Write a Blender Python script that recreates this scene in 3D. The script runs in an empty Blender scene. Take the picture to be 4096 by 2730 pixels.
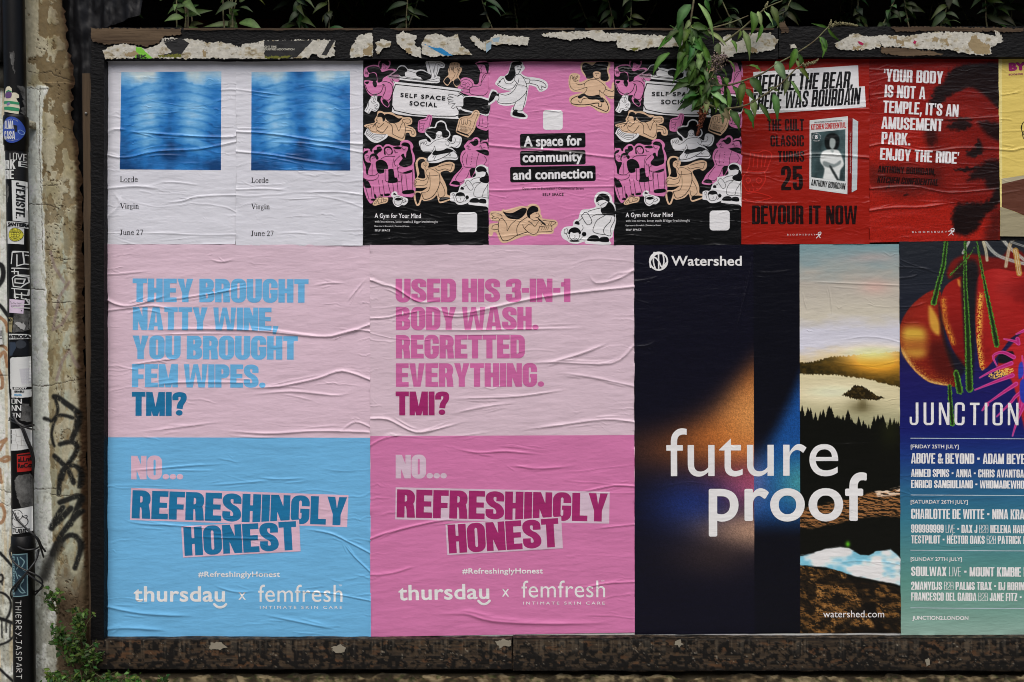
import bpy, math, random
import numpy as np
from mathutils import Vector, Matrix
from mathutils.geometry import tessellate_polygon
sc = bpy.context.scene
R = math.radians
# ------------------------------------------------------------------ camera, sky, sun, exposure
# the photograph is 4096 x 2730; on the poster wall (y = 0) one photo pixel measures S metres
S = 0.957e-3; CX, CY = 2048.0, 1365.0; ZC = 1.65
LENS = 35.0; D = 4096 * S * LENS / 36.0
cam = bpy.data.cameras.new('camera'); cam.lens = LENS; cam.sensor_width = 36; cam.clip_end = 500; cam.clip_start = .05
co = bpy.data.objects.new('camera', cam); sc.collection.objects.link(co)
co.location = (0, -D, ZC); co.rotation_euler = (R(90), 0, 0); sc.camera = co
w = bpy.data.worlds.new('World'); sc.world = w; w.use_nodes = True
SUN_EL, SUN_ROT = 58, 184
nt = w.node_tree; bg = nt.nodes['Background']; sky = nt.nodes.new('ShaderNodeTexSky')
sky.sky_type = 'NISHITA'; sky.sun_disc = False; sky.sun_elevation = R(SUN_EL); sky.sun_rotation = R(SUN_ROT)
sky.air_density = 1.0; sky.dust_density = 4.0; sky.ozone_density = 1.0
nt.links.new(sky.outputs[0], bg.inputs[0]); bg.inputs[1].default_value = 0.10
sl = bpy.data.lights.new('sun', 'SUN'); sl.energy = 2.0; sl.angle = R(56); sl.color = (1, .97, .93)
so = bpy.data.objects.new('sun', sl); sc.collection.objects.link(so)
_d = Vector((-math.sin(R(-4)) * math.cos(R(SUN_EL)), -math.cos(R(-4)) * math.cos(R(SUN_EL)), math.sin(R(SUN_EL))))
so.rotation_euler = _d.to_track_quat('Z', 'Y').to_euler()
sc.view_settings.view_transform = 'Standard'; sc.view_settings.look = 'None'
sc.cycles.filter_width = 1.0
sc.view_settings.exposure = 0.20; sc.view_settings.gamma = 1.0; sc.view_settings.use_curve_mapping = False
GAIN = 0.80   # albedo = linear(display colour) / GAIN

# ------------------------------------------------------------------ helpers
def X(px, y=0.0): return (np.asarray(px, float) - CX) * S * (D + y) / D
def Z(py, y=0.0): return ZC + (CY - np.asarray(py, float)) * S * (D + y) / D
def P3(px, py, y=0.0): return Vector((float(X(px, y)), y, float(Z(py, y))))
def lin(c): return np.where(np.asarray(c) <= .04045, np.asarray(c) / 12.92, ((np.asarray(c) + .055) / 1.055) ** 2.4)
def alb(rgb): return np.clip(lin(np.asarray(rgb, float) / 255.) / GAIN, .0015, .86)
class Crop:
    def __init__(s, ox, oy, k, f=None): s.o = np.array([ox, oy], float); s.k = k; s.f = f
    def __call__(s, pts):
        p = np.asarray(pts, float).reshape(-1, 2) / s.k + s.o
        return s.f(p) if s.f else p
    def with_f(s, f): return Crop(s.o[0], s.o[1], s.k, f)
ID = Crop(0, 0, 1)
def pts(t): return np.array([[float(v) for v in a.split(',')] for a in t.split()])
def smooth(p, n=4, closed=False):
    p = np.asarray(p, float)
    if len(p) < 3: return p
    N = len(p); out = []
    for i in range(N if closed else N - 1):
        if closed: a, b, c, d = p[(i - 1) % N], p[i], p[(i + 1) % N], p[(i + 2) % N]
        else: a, b, c, d = p[max(i - 1, 0)], p[i], p[i + 1], p[min(i + 2, N - 1)]
        for k in range(n):
            t = k / n
            out.append(.5 * ((2 * b) + (c - a) * t + (2 * a - 5 * b + 4 * c - d) * t * t + (3 * b - a - 3 * c + d) * t ** 3))
    if not closed: out.append(p[-1])
    return np.array(out)
def fill(loops):
    """triangles of a polygon with holes"""
    loops = [np.asarray(l, float) for l in loops]
    allp = np.concatenate(loops)
    tr = tessellate_polygon([[Vector((a[0], a[1], 0)) for a in l] for l in loops])
    return allp[np.array(tr, int).reshape(-1, 3)] if len(tr) else np.zeros((0, 3, 2))
def ribbon(p, w, cap=True, taper=False):
    """triangles of a brush line of width w along p"""
    p = np.asarray(p, float)
    keep = np.r_[True, np.linalg.norm(np.diff(p, axis=0), axis=1) > 1e-6]; p = p[keep]
    if len(p) < 2: return np.zeros((0, 3, 2))
    d = np.diff(p, axis=0); d /= np.linalg.norm(d, axis=1)[:, None]
    t = np.vstack([d[:1], d[:-1] + d[1:], d[-1:]]); ln = np.linalg.norm(t, axis=1); ln[ln < 1e-6] = 1; t /= ln[:, None]
    n = np.stack([-t[:, 1], t[:, 0]], 1)
    cosv = np.clip(np.r_[1, (t[1:-1] * d[1:]).sum(1), 1], .55, 1)
    ww = np.full(len(p), w / 2.) if np.isscalar(w) else np.asarray(w) / 2.
    if taper: ww = ww * np.clip(np.sin(np.linspace(.25, math.pi - .25, len(p))) * 1.3, 0, 1)
    o = n * (ww / cosv)[:, None]
    a, b = p + o, p - o
    tr = np.concatenate([np.stack([a[:-1], b[:-1], b[1:]], 1), np.stack([a[:-1], b[1:], a[1:]], 1)])
    if cap:
        for q, dd, r in ((p[0], -t[0], ww[0]), (p[-1], t[-1], ww[-1])):
            th = math.atan2(dd[1], dd[0]) + np.linspace(-math.pi / 2, math.pi / 2, 6)
            arc = q + r * np.stack([np.cos(th), np.sin(th)], 1)
            tr = np.concatenate([tr, np.stack([np.tile(q, (5, 1)), arc[:-1], arc[1:]], 1)])
    return tr
def circle(cx, cy, r, n=24, ry=None):
    th = np.linspace(0, 2 * math.pi, n, endpoint=False)
    return np.stack([cx + r * np.cos(th), cy + (ry or r) * np.sin(th)], 1)
def rrect(x0, y0, x1, y1, r, n=5):
    out = []
    for cx, cy, a in ((x1 - r, y1 - r, 0), (x0 + r, y1 - r, 90), (x0 + r, y0 + r, 180), (x1 - r, y0 + r, 270)):
        for k in range(n + 1):
            th = R(a + 90 * k / n); out.append((cx + r * math.cos(th), cy + r * math.sin(th)))
    return np.array(out)
def rough(p, step, amp, rng):
    """torn outline: subdivide a closed polygon and jitter it"""
    p = np.asarray(p, float); out = []
    for i in range(len(p)):
        a, b = p[i], p[(i + 1) % len(p)]; n = max(1, int(np.linalg.norm(b - a) / step))
        for k in range(n):
            q = a + (b - a) * k / n; out.append(q + rng.normal(0, amp, 2))
    return np.array(out)
# value noise
def _h(i, j, s):
    n = (i.astype(np.int64) * 374761393 + j.astype(np.int64) * 668265263 + s * 1442695041) & 0xffffffff
    n = ((n ^ (n >> 13)) * 1274126177) & 0xffffffff
    return ((n ^ (n >> 16)) & 0xffff) / 65535.0
def vn(x, y, s=0):
    i, j = np.floor(x), np.floor(y); u, v = x - i, y - j
    u = u * u * u * (u * (u * 6 - 15) + 10); v = v * v * v * (v * (v * 6 - 15) + 10)
    a, b, c, d = _h(i, j, s), _h(i + 1, j, s), _h(i, j + 1, s), _h(i + 1, j + 1, s)
    return a + (b - a) * u + (c - a) * v + (a - b - c + d) * u * v
def fbm(x, y, s=0, o=4):
    t = 0; a = .5
    for k in range(o): t = t + a * vn(x, y, s + k * 17); x = x * 2.03; y = y * 2.03; a *= .5
    return t / (1 - .5 ** o)
def sstep(a, b, v): t = np.clip((v - a) / (b - a), 0, 1); return t * t * (3 - 2 * t)
def inpoly(px, py, poly):
    poly = np.asarray(poly); c = np.zeros(px.shape, bool); j = len(poly) - 1
    for i in range(len(poly)):
        (xi, yi), (xj, yj) = poly[i], poly[j]
        if yi != yj: c ^= ((yi > py) != (yj > py)) & (px < (xj - xi) * (py - yi) / (yj - yi) + xi)
        j = i
    return c
def seg_d(px, py, poly, closed=False):
    """distance to a polyline, and position along it 0..1"""
    poly = np.asarray(poly, float); best = np.full(px.shape, 1e9); pos = np.zeros(px.shape); sg = np.zeros(px.shape)
    q = np.vstack([poly, poly[:1]]) if closed else poly
    L = np.r_[0, np.cumsum(np.linalg.norm(np.diff(q, axis=0), axis=1))]
    for i in range(len(q) - 1):
        a, b = q[i], q[i + 1]; ab = b - a; l2 = max(ab @ ab, 1e-9)
        t = np.clip(((px - a[0]) * ab[0] + (py - a[1]) * ab[1]) / l2, 0, 1)
        dx, dy = px - a[0] - t * ab[0], py - a[1] - t * ab[1]; d = np.hypot(dx, dy); m = d < best
        best = np.where(m, d, best); pos = np.where(m, (L[i] + t * math.sqrt(l2)) / L[-1], pos)
        sg = np.where(m, np.sign(ab[0] * dy - ab[1] * dx), sg)
    return best, pos, sg
def soft(px, py, poly, r):
    """soft mask of a polygon: 1 inside, falling over r pixels round its edge"""
    d = seg_d(px, py, poly, True)[0] * np.where(inpoly(px, py, poly), 1, -1)
    return sstep(-r, r, d)

# ------------------------------------------------------------------ surfaces that printed shapes are laid on
def _clip2(P, ax, c, sign):
    """clip convex polygons P (N,K,2; padded with their last point) to sign * (P.ax - c) >= 0"""
    d = sign * (P @ ax - c[:, None]); K = P.shape[1]
    Q = np.roll(P, -1, 1); dq = np.roll(d, -1, 1); ins = d >= 0; crs = ins != (dq >= 0)
    den = np.where(crs, d - dq, 1.0); I = P + (Q - P) * (d / den)[..., None]
    out = np.empty((len(P), 2 * K, 2)); out[:, 0::2] = P; out[:, 1::2] = I
    m = np.empty((len(P), 2 * K), bool); m[:, 0::2] = ins; m[:, 1::2] = crs
    cnt = m.sum(1); o = np.argsort(~m, axis=1, kind='stable'); kmax = max(int(cnt.max()) if len(cnt) else 0, 3)
    out = np.take_along_axis(out, o[:, :kmax, None], 1); last = np.clip(cnt - 1, 0, None)
    idx = np.minimum(np.arange(kmax)[None], last[:, None]); out = np.take_along_axis(out, idx[..., None], 1)
    return out[cnt >= 3], np.where(cnt >= 3)[0]
def split_tris(T, g):
    """cut triangles along the lines of the sheet's own grid, so that they follow its relief exactly"""
    P = np.asarray(T, float)
    for ax in ((1, 0), (0, 1), (1, 1)):
        ax = np.array(ax, float); s = P @ ax / g
        lo = np.floor(s.min(1) + 1e-6).astype(int); hi = np.ceil(s.max(1) - 1e-6).astype(int); k = np.maximum(hi - lo, 1)
        one = k == 1; A = P[one]; B = P[~one]
        if len(B):
            kb = k[~one]; rep = np.repeat(np.arange(len(B)), kb); st = np.arange(kb.sum()) - np.repeat(np.cumsum(kb) - kb, kb)
            l = (lo[~one][rep] + st) * g; Bp = B[rep]
            d = Bp @ ax
            # clip to the strip's lower line, then its upper one (polygons that vanish drop out with their line)
            ok = (np.maximum(d - l[:, None], 0).max(1) > 1e-9) & (np.maximum(l[:, None] + g - d, 0).max(1) > 1e-9); Bp, l = Bp[ok], l[ok]
            Bq = _clip2(Bp, ax, l, 1.0); Bq = _clip2(Bq[0], ax, l[Bq[1]] + g, -1.0)[0]
            kk = max(A.shape[1], Bq.shape[1])
            def pad(Z_): return np.concatenate([Z_, np.repeat(Z_[:, -1:], kk - Z_.shape[1], 1)], 1) if Z_.shape[1] < kk else Z_
            P = np.concatenate([pad(A), pad(Bq)])
        else: P = A
    out = [np.stack([P[:, 0], P[:, i], P[:, i + 1]], 1) for i in range(1, P.shape[1] - 1)]
    T = np.concatenate(out)
    ar = np.abs((T[:, 1, 0] - T[:, 0, 0]) * (T[:, 2, 1] - T[:, 0, 1]) - (T[:, 1, 1] - T[:, 0, 1]) * (T[:, 2, 0] - T[:, 0, 0]))
    return T[ar > 1e-11]
class Sheet:
    """a wrinkled sheet standing near the plane y = -base; hf(px, py) gives its relief in metres"""
    def __init__(s, px0, py0, px1, py1, base, hf=None, g=.004):
        s.g = g; s.base = base; s.k = S * (D - base) / D
        x0, x1 = sorted((float(X(px0, -base)), float(X(px1, -base)))); z0, z1 = sorted((float(Z(py0, -base)), float(Z(py1, -base))))
        s.i0, s.j0 = int(math.floor(x0 / g)) - 2, int(math.floor(z0 / g)) - 2
        ni, nj = int(x1 / g - s.i0) + 4, int(z1 / g - s.j0) + 4
        xx, zz = np.meshgrid((np.arange(ni) + s.i0) * g, (np.arange(nj) + s.j0) * g, indexing='ij')
        s.H = hf(xx / s.k + CX, CY - (zz - ZC) / s.k) if hf else np.zeros(xx.shape)
    def world(s, p): p = np.asarray(p, float); return np.stack([(p[..., 0] - CX) * s.k, ZC + (CY - p[..., 1]) * s.k], -1)
    def height(s, x, z):
        u, v = x / s.g - s.i0, z / s.g - s.j0
        u = np.clip(u, 0, s.H.shape[0] - 1.001); v = np.clip(v, 0, s.H.shape[1] - 1.001)
        i, j = np.floor(u + 1e-7).astype(int), np.floor(v + 1e-7).astype(int); u = u - i; v = v - j
        H = s.H; h00, h10, h01, h11 = H[i, j], H[i + 1, j], H[i, j + 1], H[i + 1, j + 1]
        return np.where(u + v <= 1, h00 + u * (h10 - h00) + v * (h01 - h00), h11 + (1 - u) * (h01 - h11) + (1 - v) * (h10 - h11))
    def lift(s, xz, off):
        return np.stack([xz[:, 0], -(s.base + off + s.height(xz[:, 0], xz[:, 1])), xz[:, 1]], 1)
class PipeSkin:
    """the skin of a leaning round pipe; y0 is the depth its axis runs at"""
    def __init__(s, ys, xs, rad, yc, g=.004):
        s.ys, s.xs, s.rad, s.yc, s.g = np.array(ys, float), np.array(xs, float), rad, yc, g; s.f = yc - rad * .6
    def axis(s, z):
        py = CY - (z - ZC) / (S * (D + s.yc) / D)
        return X(np.interp(py, s.ys, s.xs), s.yc)
    def world(s, p): p = np.asarray(p, float); return np.stack([X(p[..., 0], s.f), Z(p[..., 1], s.f)], -1)
    def lift(s, xz, off):
        ax = s.axis(xz[:, 1]); r = s.rad + off; a = np.clip(xz[:, 0] - ax, -r * .995, r * .995)
        return np.stack([ax + a, s.yc - np.sqrt(np.maximum(r * r - a * a, 0)), xz[:, 1]], 1)

col = sc.collection
MATS = {}
def new_mat(name):
    m = bpy.data.materials.new(name); m.use_nodes = True; return m, m.node_tree, m.node_tree.nodes['Principled BSDF']
def N(nt, t, **k):
    n = nt.nodes.new(t)
    for a, b in k.items(): setattr(n, a, b)
    return n
def paper_bump(nt, p, sc_=(26, 1, 110), strength=.5, dist=.0016):
    ge = N(nt, 'ShaderNodeNewGeometry'); mp = N(nt, 'ShaderNodeMapping'); mp.inputs['Scale'].default_value = sc_
    no = N(nt, 'ShaderNodeTexNoise'); no.inputs['Scale'].default_value = 1; no.inputs['Detail'].default_value = 5; no.inputs['Roughness'].default_value = .55; no.inputs['Distortion'].default_value = .6
    bu = N(nt, 'ShaderNodeBump'); bu.inputs['Strength'].default_value = strength; bu.inputs['Distance'].default_value = dist
    nt.links.new(ge.outputs['Position'], mp.inputs['Vector']); nt.links.new(mp.outputs[0], no.inputs['Vector'])
    nt.links.new(no.outputs['Fac'], bu.inputs['Height']); nt.links.new(bu.outputs[0], p.inputs['Normal'])
    return ge
def tone(nt, ge, src, p, amt=.10, scale=5.0):
    """faint damp blotches in the print's colour"""
    no = N(nt, 'ShaderNodeTexNoise'); no.inputs['Scale'].default_value = scale; no.inputs['Detail'].default_value = 6; no.inputs['Roughness'].default_value = .65
    mr = N(nt, 'ShaderNodeMapRange'); mr.inputs[1].default_value = .3; mr.inputs[2].default_value = .7; mr.inputs[3].default_value = 1 - amt; mr.inputs[4].default_value = 1 + amt * .4
    mx = N(nt, 'ShaderNodeVectorMath', operation='SCALE')
    nt.links.new(ge.outputs['Position'], no.inputs['Vector']); nt.links.new(no.outputs['Fac'], mr.inputs[0]); nt.links.new(mr.outputs[0], mx.inputs['Scale'])
    if isinstance(src, (tuple, list, np.ndarray)): mx.inputs[0].default_value = tuple(float(v) for v in src[:3])
    else: nt.links.new(src, mx.inputs[0])
    nt.links.new(mx.outputs[0], p.inputs['Base Color'])
def ink(rgb, rough=.36, spec=.25):
    key = ('ink', tuple(rgb), rough, spec)
    if key not in MATS:
        m, nt, p = new_mat('printed_paper'); p.inputs['Roughness'].default_value = rough; p.inputs['Specular IOR Level'].default_value = spec
        tone(nt, paper_bump(nt, p), alb(rgb), p, .06); MATS[key] = m
    return MATS[key]
def picture_mat(rough=.36, spec=.25, bump=True, name='printed_picture'):
    key = ('pic', rough, spec, bump, name)
    if key not in MATS:
        m, nt, p = new_mat(name); p.inputs['Roughness'].default_value = rough; p.inputs['Specular IOR Level'].default_value = spec
        at = N(nt, 'ShaderNodeAttribute', attribute_name='Col')
        if bump: tone(nt, paper_bump(nt, p), at.outputs['Vector'], p, .05)
        else: tone(nt, N(nt, 'ShaderNodeNewGeometry'), at.outputs['Vector'], p, .25, 60)
        MATS[key] = m
    return MATS[key]
def tag(o, label=None, cat=None, group=None, kind=None):
    for k, v in (('label', label), ('category', cat), ('group', group), ('kind', kind)):
        if v: o[k] = v
    return o
def empty(name, loc, label, cat, group=None):
    o = bpy.data.objects.new(name, None); o.empty_display_size = .1; col.objects.link(o); o.location = loc
    return tag(o, label, cat, group)
def link(o, parent):
    col.objects.link(o)
    if parent is not None:
        o.parent = parent
        l = Vector(parent.location); q = parent.parent
        while q is not None: l += Vector(q.location); q = q.parent
        o.location = -l
    return o
def mesh_obj(name, V, F, mats, parent=None, mi=None, colors=None, smooth_=True, sharp=None):
    """V (n,3); F (m,3) or list of faces"""
    me = bpy.data.meshes.new(name); V = np.asarray(V, float)
    if isinstance(F, np.ndarray):
        me.vertices.add(len(V)); me.vertices.foreach_set('co', V.astype(np.float32).ravel())
        me.loops.add(F.size); me.loops.foreach_set('vertex_index', F.astype(np.int32).ravel())
        me.polygons.add(len(F)); k = F.shape[1]
        me.polygons.foreach_set('loop_start', np.arange(0, F.size, k, dtype=np.int32))
        me.polygons.foreach_set('loop_total', np.full(len(F), k, np.int32))
        me.update(calc_edges=True)
    else: me.from_pydata([tuple(v) for v in V], [], [tuple(f) for f in F])
    for m in (mats if isinstance(mats, (list, tuple)) else [mats]): me.materials.append(m)
    if mi is not None: me.polygons.foreach_set('material_index', np.asarray(mi, np.int32))
    if smooth_: me.polygons.foreach_set('use_smooth', np.ones(len(me.polygons), bool))
    if colors is not None:
        a = me.color_attributes.new('Col', 'FLOAT_COLOR', 'POINT')
        a.data.foreach_set('color', np.c_[colors, np.ones(len(colors))].astype(np.float32).ravel())
    me.validate(); me.update()
    if sharp: me.set_sharp_from_angle(angle=R(sharp))
    return link(bpy.data.objects.new(name, me), parent)
def drape(name, surf, layers, parent, off=0.0, sub=1, paint=None):
    """layers: [(triangles in photo pixels, material)], each laid a hair above the one before"""
    Vs, Fs, Ms, mats, n = [], [], [], [], 0
    for k, (T, m) in enumerate(layers):
        if len(T) == 0: continue
        W = surf.world(T); T = split_tris(W, surf.g / sub)
        # all faces look towards the street
        ar = (T[:, 1, 0] - T[:, 0, 0]) * (T[:, 2, 1] - T[:, 0, 1]) - (T[:, 1, 1] - T[:, 0, 1]) * (T[:, 2, 0] - T[:, 0, 0])
        T[ar < 0] = T[ar < 0][:, ::-1]
        q, inv = np.unique(np.round(T.reshape(-1, 2), 6), axis=0, return_inverse=True)
        f = inv.reshape(-1, 3); f = f[(f[:, 0] != f[:, 1]) & (f[:, 1] != f[:, 2]) & (f[:, 0] != f[:, 2])]
        Vs.append(surf.lift(q, off + k * 4e-5)); Fs.append(f + n); n += len(q)
        if m not in mats: mats.append(m)
        Ms.append(np.full(len(f), mats.index(m)))
    if not Vs: return None
    V = np.concatenate(Vs); c = None
    if paint:
        k_ = getattr(surf, 'k', S); c = alb(paint(V[:, 0] / k_ + CX, CY - (V[:, 2] - ZC) / k_))
    return mesh_obj(name, V, np.concatenate(Fs), mats, parent, np.concatenate(Ms), c)
# ------------------------------------------------------------------ lettering
_FC = {}
def font_tris(body, track=1.0):
    """plain sans lettering: Blender's built-in face, as triangles in units of its size"""
    key = (body, track)
    if key not in _FC:
        cu = bpy.data.curves.new('lettering', 'FONT'); cu.body = body; cu.size = 1; cu.space_character = track; cu.resolution_u = 3 if len(body) > 30 else 8
        ob = bpy.data.objects.new('lettering', cu); col.objects.link(ob)
        dg = bpy.context.evaluated_depsgraph_get(); dg.update()
        ev = ob.evaluated_get(dg); me = ev.to_mesh(); me.calc_loop_triangles()
        v = np.empty(len(me.vertices) * 3); me.vertices.foreach_get('co', v); v = v.reshape(-1, 3)[:, :2]
        t = np.empty(len(me.loop_triangles) * 3, np.int32); me.loop_triangles.foreach_get('vertices', t)
        _FC[key] = v[t.reshape(-1, 3)]; ev.to_mesh_clear(); bpy.data.objects.remove(ob); bpy.data.curves.remove(cu)
    return _FC[key]
# heavy grotesque capitals, drawn here: every glyph is a list of polygons (outer, holes...) in a box w wide and 1 high
def arc(cx, cy, rx, ry, a0, a1, n=6):
    th = np.radians(np.linspace(a0, a1, n + 1)); return [(cx + rx * math.cos(t), cy + ry * math.sin(t)) for t in th]
def rect(x0, y0, x1, y1): return [[(x0, y0), (x1, y0), (x1, y1), (x0, y1)]]
def glyph(ch, st):
    s, t, W = st['s'], st['t'], st['w']; r = st.get('r', .24); r2 = max(r - min(s, t), .03); ri = min(r2, .12)
    sc_ = s / t
    def path(p, n=5):   # a brush line whose weight is s across and t up
        q = np.array(p, float); q[:, 0] /= sc_; tr = ribbon(smooth(q, n), t, cap=False); tr = tr.copy(); tr[..., 0] *= sc_; return ('tri', tr)
    w = W
    if ch == ' ': return [], st.get('sp', .2)
    if ch == 'I': return [rect(0, 0, s, 1)], s
    if ch == '1': return [rect(w * .62 - s, 0, w * .62, 1), [[(0, .66), (w * .62 - s, .66), (w * .62 - s, 1), (w * .62 - s * .8, 1), (w * .3, .86), (0, .84)]]], w * .62
    if ch == 'L': w *= .84; return [rect(0, 0, s, 1), rect(s, 0, w, t)], w
    if ch == 'T': w *= .95; return [rect(0, 1 - t, w, 1), rect((w - s) / 2, 0, (w + s) / 2, 1 - t)], w
    if ch == 'H': return [rect(0, 0, s, 1), rect(w - s, 0, w, 1), rect(s, .5 - t / 2, w - s, .5 + t / 2)], w
    if ch in 'EÉ':
        w *= .88; g = [rect(0, 0, s, 1), rect(s, 0, w, t), rect(s, 1 - t, w, 1), rect(s, .5 - t * .46, w * .94, .5 + t * .46)]
        if ch == 'É': g.append([[(w * .35, 1.06), (w * .6, 1.24), (w * .95, 1.24), (w * .6, 1.06)]])
        return g, w
    if ch == 'F': w *= .84; return [rect(0, 0, s, 1), rect(s, 1 - t, w, 1), rect(s, .46 - t * .46, w * .94, .46 + t * .46)], w
    if ch == 'N': w *= 1.04; return [rect(0, 0, s * .86, 1), rect(w - s * .86, 0, w, 1), [[(0, 1), (s * 1.0, 1), (w, 0), (w - s * 1.0, 0)]]], w
    if ch == 'M': w *= 1.32; c = w / 2; a = s * .42; return [rect(0, 0, s * .9, 1), rect(w - s * .9, 0, w, 1), [[(0, 1), (s * 1.05, 1), (c, .38), (w - s * 1.05, 1), (w, 1), (c + a, 0), (c - a, 0)]]], w
    if ch == 'A':
        w *= 1.08; c = w / 2; a = s * .56; y0, y1 = .17, .17 + t * .8
        def xo(y): return (c - a) * y
        def xi(y): return s * .92 + (c - s * .92) * y / .86
        return [[[(0, 0), (c - a, 1), (c + a, 1), (w, 0), (w - s * .92, 0), (w - xi(y0), y0), (xi(y0), y0), (s * .92, 0)], [(xi(y1), y1), (w - xi(y1), y1), (c, .84)]]], w
    if ch == 'V': w *= 1.06; c = w / 2; a = s * .56; return [[[(0, 1), (s * .96, 1), (c, .2), (w - s * .96, 1), (w, 1), (c + a, 0), (c - a, 0)]]], w
    if ch == 'W':
        w *= 1.62; q = w / 4; a = s * .5; k = .26; u = s * .86
        return [[[(0, 1), (u, 1), (q, k), (2 * q - u * .42, 1), (2 * q + u * .42, 1), (3 * q, k), (w - u, 1), (w, 1), (3 * q + a, 0), (3 * q - a, 0), (2 * q, .66), (q + a, 0), (q - a, 0)]]], w
    if ch == 'Y': w *= 1.05; c = w / 2; return [[[(0, 1), (s * .98, 1), (c, .6), (w - s * .98, 1), (w, 1), (c + s / 2, .38), (c + s / 2, 0), (c - s / 2, 0), (c - s / 2, .38)]]], w
    if ch == 'K': w *= 1.04; return [rect(0, 0, s, 1), [[(s, .3), (s, .56), (w - s * 1.06, 1), (w, 1), (w * .62, .58), (w, 0), (w - s * 1.06, 0), (w * .45, .42)]]], w
    if ch == 'X': w *= 1.04; return [[[(0, 1), (s, 1), (w, 0), (w - s, 0)]], [[(w - s, 1), (w, 1), (s, 0), (0, 0)]]], w
    if ch == 'Z': w *= .92; return [rect(0, 1 - t, w, 1), rect(0, 0, w, t), [[(w - s * 1.1, 1 - t), (w, 1 - t), (s * 1.1, t), (0, t)]]], w
    if ch in 'OQ0':
        g = [[rrect(0, -.01, w, 1.01, r), rrect(s, t * .8, w - s, 1 - t * .8, ri)]]
        if ch == 'Q': g.append([[(w * .5, .2), (w * .75, .26), (w * 1.05, -.06), (w * .8, -.1)]])
        return g, w
    if ch == 'D': return [[[(0, 0)] + arc(w - r, r, r, r, -90, 0) + arc(w - r, 1 - r, r, r, 0, 90) + [(0, 1)], [(s, t), (s, 1 - t)] + arc(w - s - ri, 1 - t - ri, ri, ri, 90, 0) + arc(w - s - ri, t + ri, ri, ri, 0, -90)]], w
    if ch == 'U': return [[[(0, 1)] + arc(r, r, r, r + .01, 180, 270) + arc(w - r, r, r, r + .01, 270, 360) + [(w, 1), (w - s, 1)] + arc(w - s - ri, t * .85 + ri, ri, ri, 0, -90) + arc(s + ri, t * .85 + ri, ri, ri, 270, 180) + [(s, 1)]]], w
    if ch == 'J': w *= .86; return [[[(w, 1), (w - s, 1)] + arc(w - s - ri, t * .85 + ri, ri, ri, 0, -90) + [(s * .8 + ri, t * .85)] + arc(s * .8 + ri, t * .85 + ri, ri, ri, 270, 180) + [(s * .8, .36), (0, .36)] + arc(r, r, r, r + .01, 180, 270) + arc(w - r, r, r, r + .01, 270, 360)]], w
    if ch in 'CG':
        e = .63
        o = [(w, e)] + arc(w - r, 1 - r, r, r + .01, 0, 90) + arc(r, 1 - r, r, r + .01, 90, 180) + arc(r, r, r, r + .01, 180, 270)
        i_ = arc(s + ri, t * .85 + ri, ri, ri, 270, 180) + arc(s + ri, 1 - t * .85 - ri, ri, ri, 180, 90) + arc(w - s - ri, 1 - t * .85 - ri, ri, ri, 90, 0) + [(w - s, e)]
        if ch == 'C': return [[o + arc(w - r, r, r, r + .01, 270, 360) + [(w, 1 - e), (w - s, 1 - e)] + arc(w - s - ri, t * .85 + ri, ri, ri, 0, -90) + i_]], w
        return [[o + arc(w - r, r, r, r + .01, 270, 360) + [(w, .54), (w * .5, .54), (w * .5, .54 - t * .75), (w - s, .54 - t * .75)] + arc(w - s - ri, t * .85 + ri, ri, ri, 0, -90) + i_]], w
    if ch in 'PR':
        w *= .98; b = .4
        g = [rect(0, 0, s, b), [[(0, b)] + arc(w - r, b + r, r, r, -90, 0) + arc(w - r, 1 - r, r, r, 0, 90) + [(0, 1)], [(s, b + t * .85), (s, 1 - t)] + arc(w - s - ri, 1 - t - ri, ri, ri, 90, 0) + arc(w - s - ri, b + t * .85 + ri, ri, ri, 0, -90)]]
        if ch == 'R': g.append([[(w * .4, b + .02), (w * .92, b + .1), (w * .98, .3), (w * 1.02, 0), (w * 1.0 - s, 0), (w - s * 1.05, .28), (w * .5, b)]]); w *= 1.02
        return g, w
    if ch == 'B':
        rr = min(r * .8, .24); k = min(ri, .07)
        def bowl(y0, y1, ww): return [[(0, y0)] + arc(ww - rr, y0 + rr, rr, rr, -90, 0) + arc(ww - rr, y1 - rr, rr, rr, 0, 90) + [(0, y1)], [(s, y0 + t * .8), (s, y1 - t * .8)] + arc(ww - s - k, y1 - t * .8 - k, k, k, 90, 0) + arc(ww - s - k, y0 + t * .8 + k, k, k, 0, -90)]
        return [bowl(0, .54, w), bowl(.47, 1, w * .96)], w
    if ch == 'S':
        a, b = s / 2, t / 2
        return [path([(w - a, .64), (w - a, .8), (w - a - .05, 1 - b - .03), (w / 2, 1 - b), (a + .05, 1 - b - .03), (a, .78), (a + .02, .64), (w * .42, .53), (w * .62, .46), (w - a - .01, .34), (w - a, .2), (w - a - .06, b + .03), (w / 2, b), (a + .05, b + .03), (a, .2), (a, .36)])], w
    if ch == '2':
        a, b = s / 2, t / 2; return [path([(a, .62), (a, .82), (a + .06, 1 - b - .02), (w / 2, 1 - b), (w - a - .05, 1 - b - .02), (w - a, .8), (w - a, .64), (w * .62, .42), (a + .02, .2), (a, .1)]), rect(0, 0, w, t)], w
    if ch == '3':
        a, b = s / 2, t / 2; return [path([(a, .66), (a, .84), (w / 2, 1 - b), (w - a, .86), (w - a, .66), (w * .7, .54), (w * .4, .52)]), path([(w * .4, .52), (w * .72, .49), (w - a, .36), (w - a, .14), (w / 2, b), (a, .14), (a, .34)])], w
    if ch == '5':
        a, b = s / 2, t / 2; return [rect(0, 1 - t, w * .94, 1), rect(0, .44, s, 1 - t), path([(s * .6, .56), (w * .5, .62), (w - a - .02, .56), (w - a, .4), (w - a, .2), (w - a - .05, b + .02), (w / 2, b), (a + .04, b + .02), (a, .2), (a, .32)])], w
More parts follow.
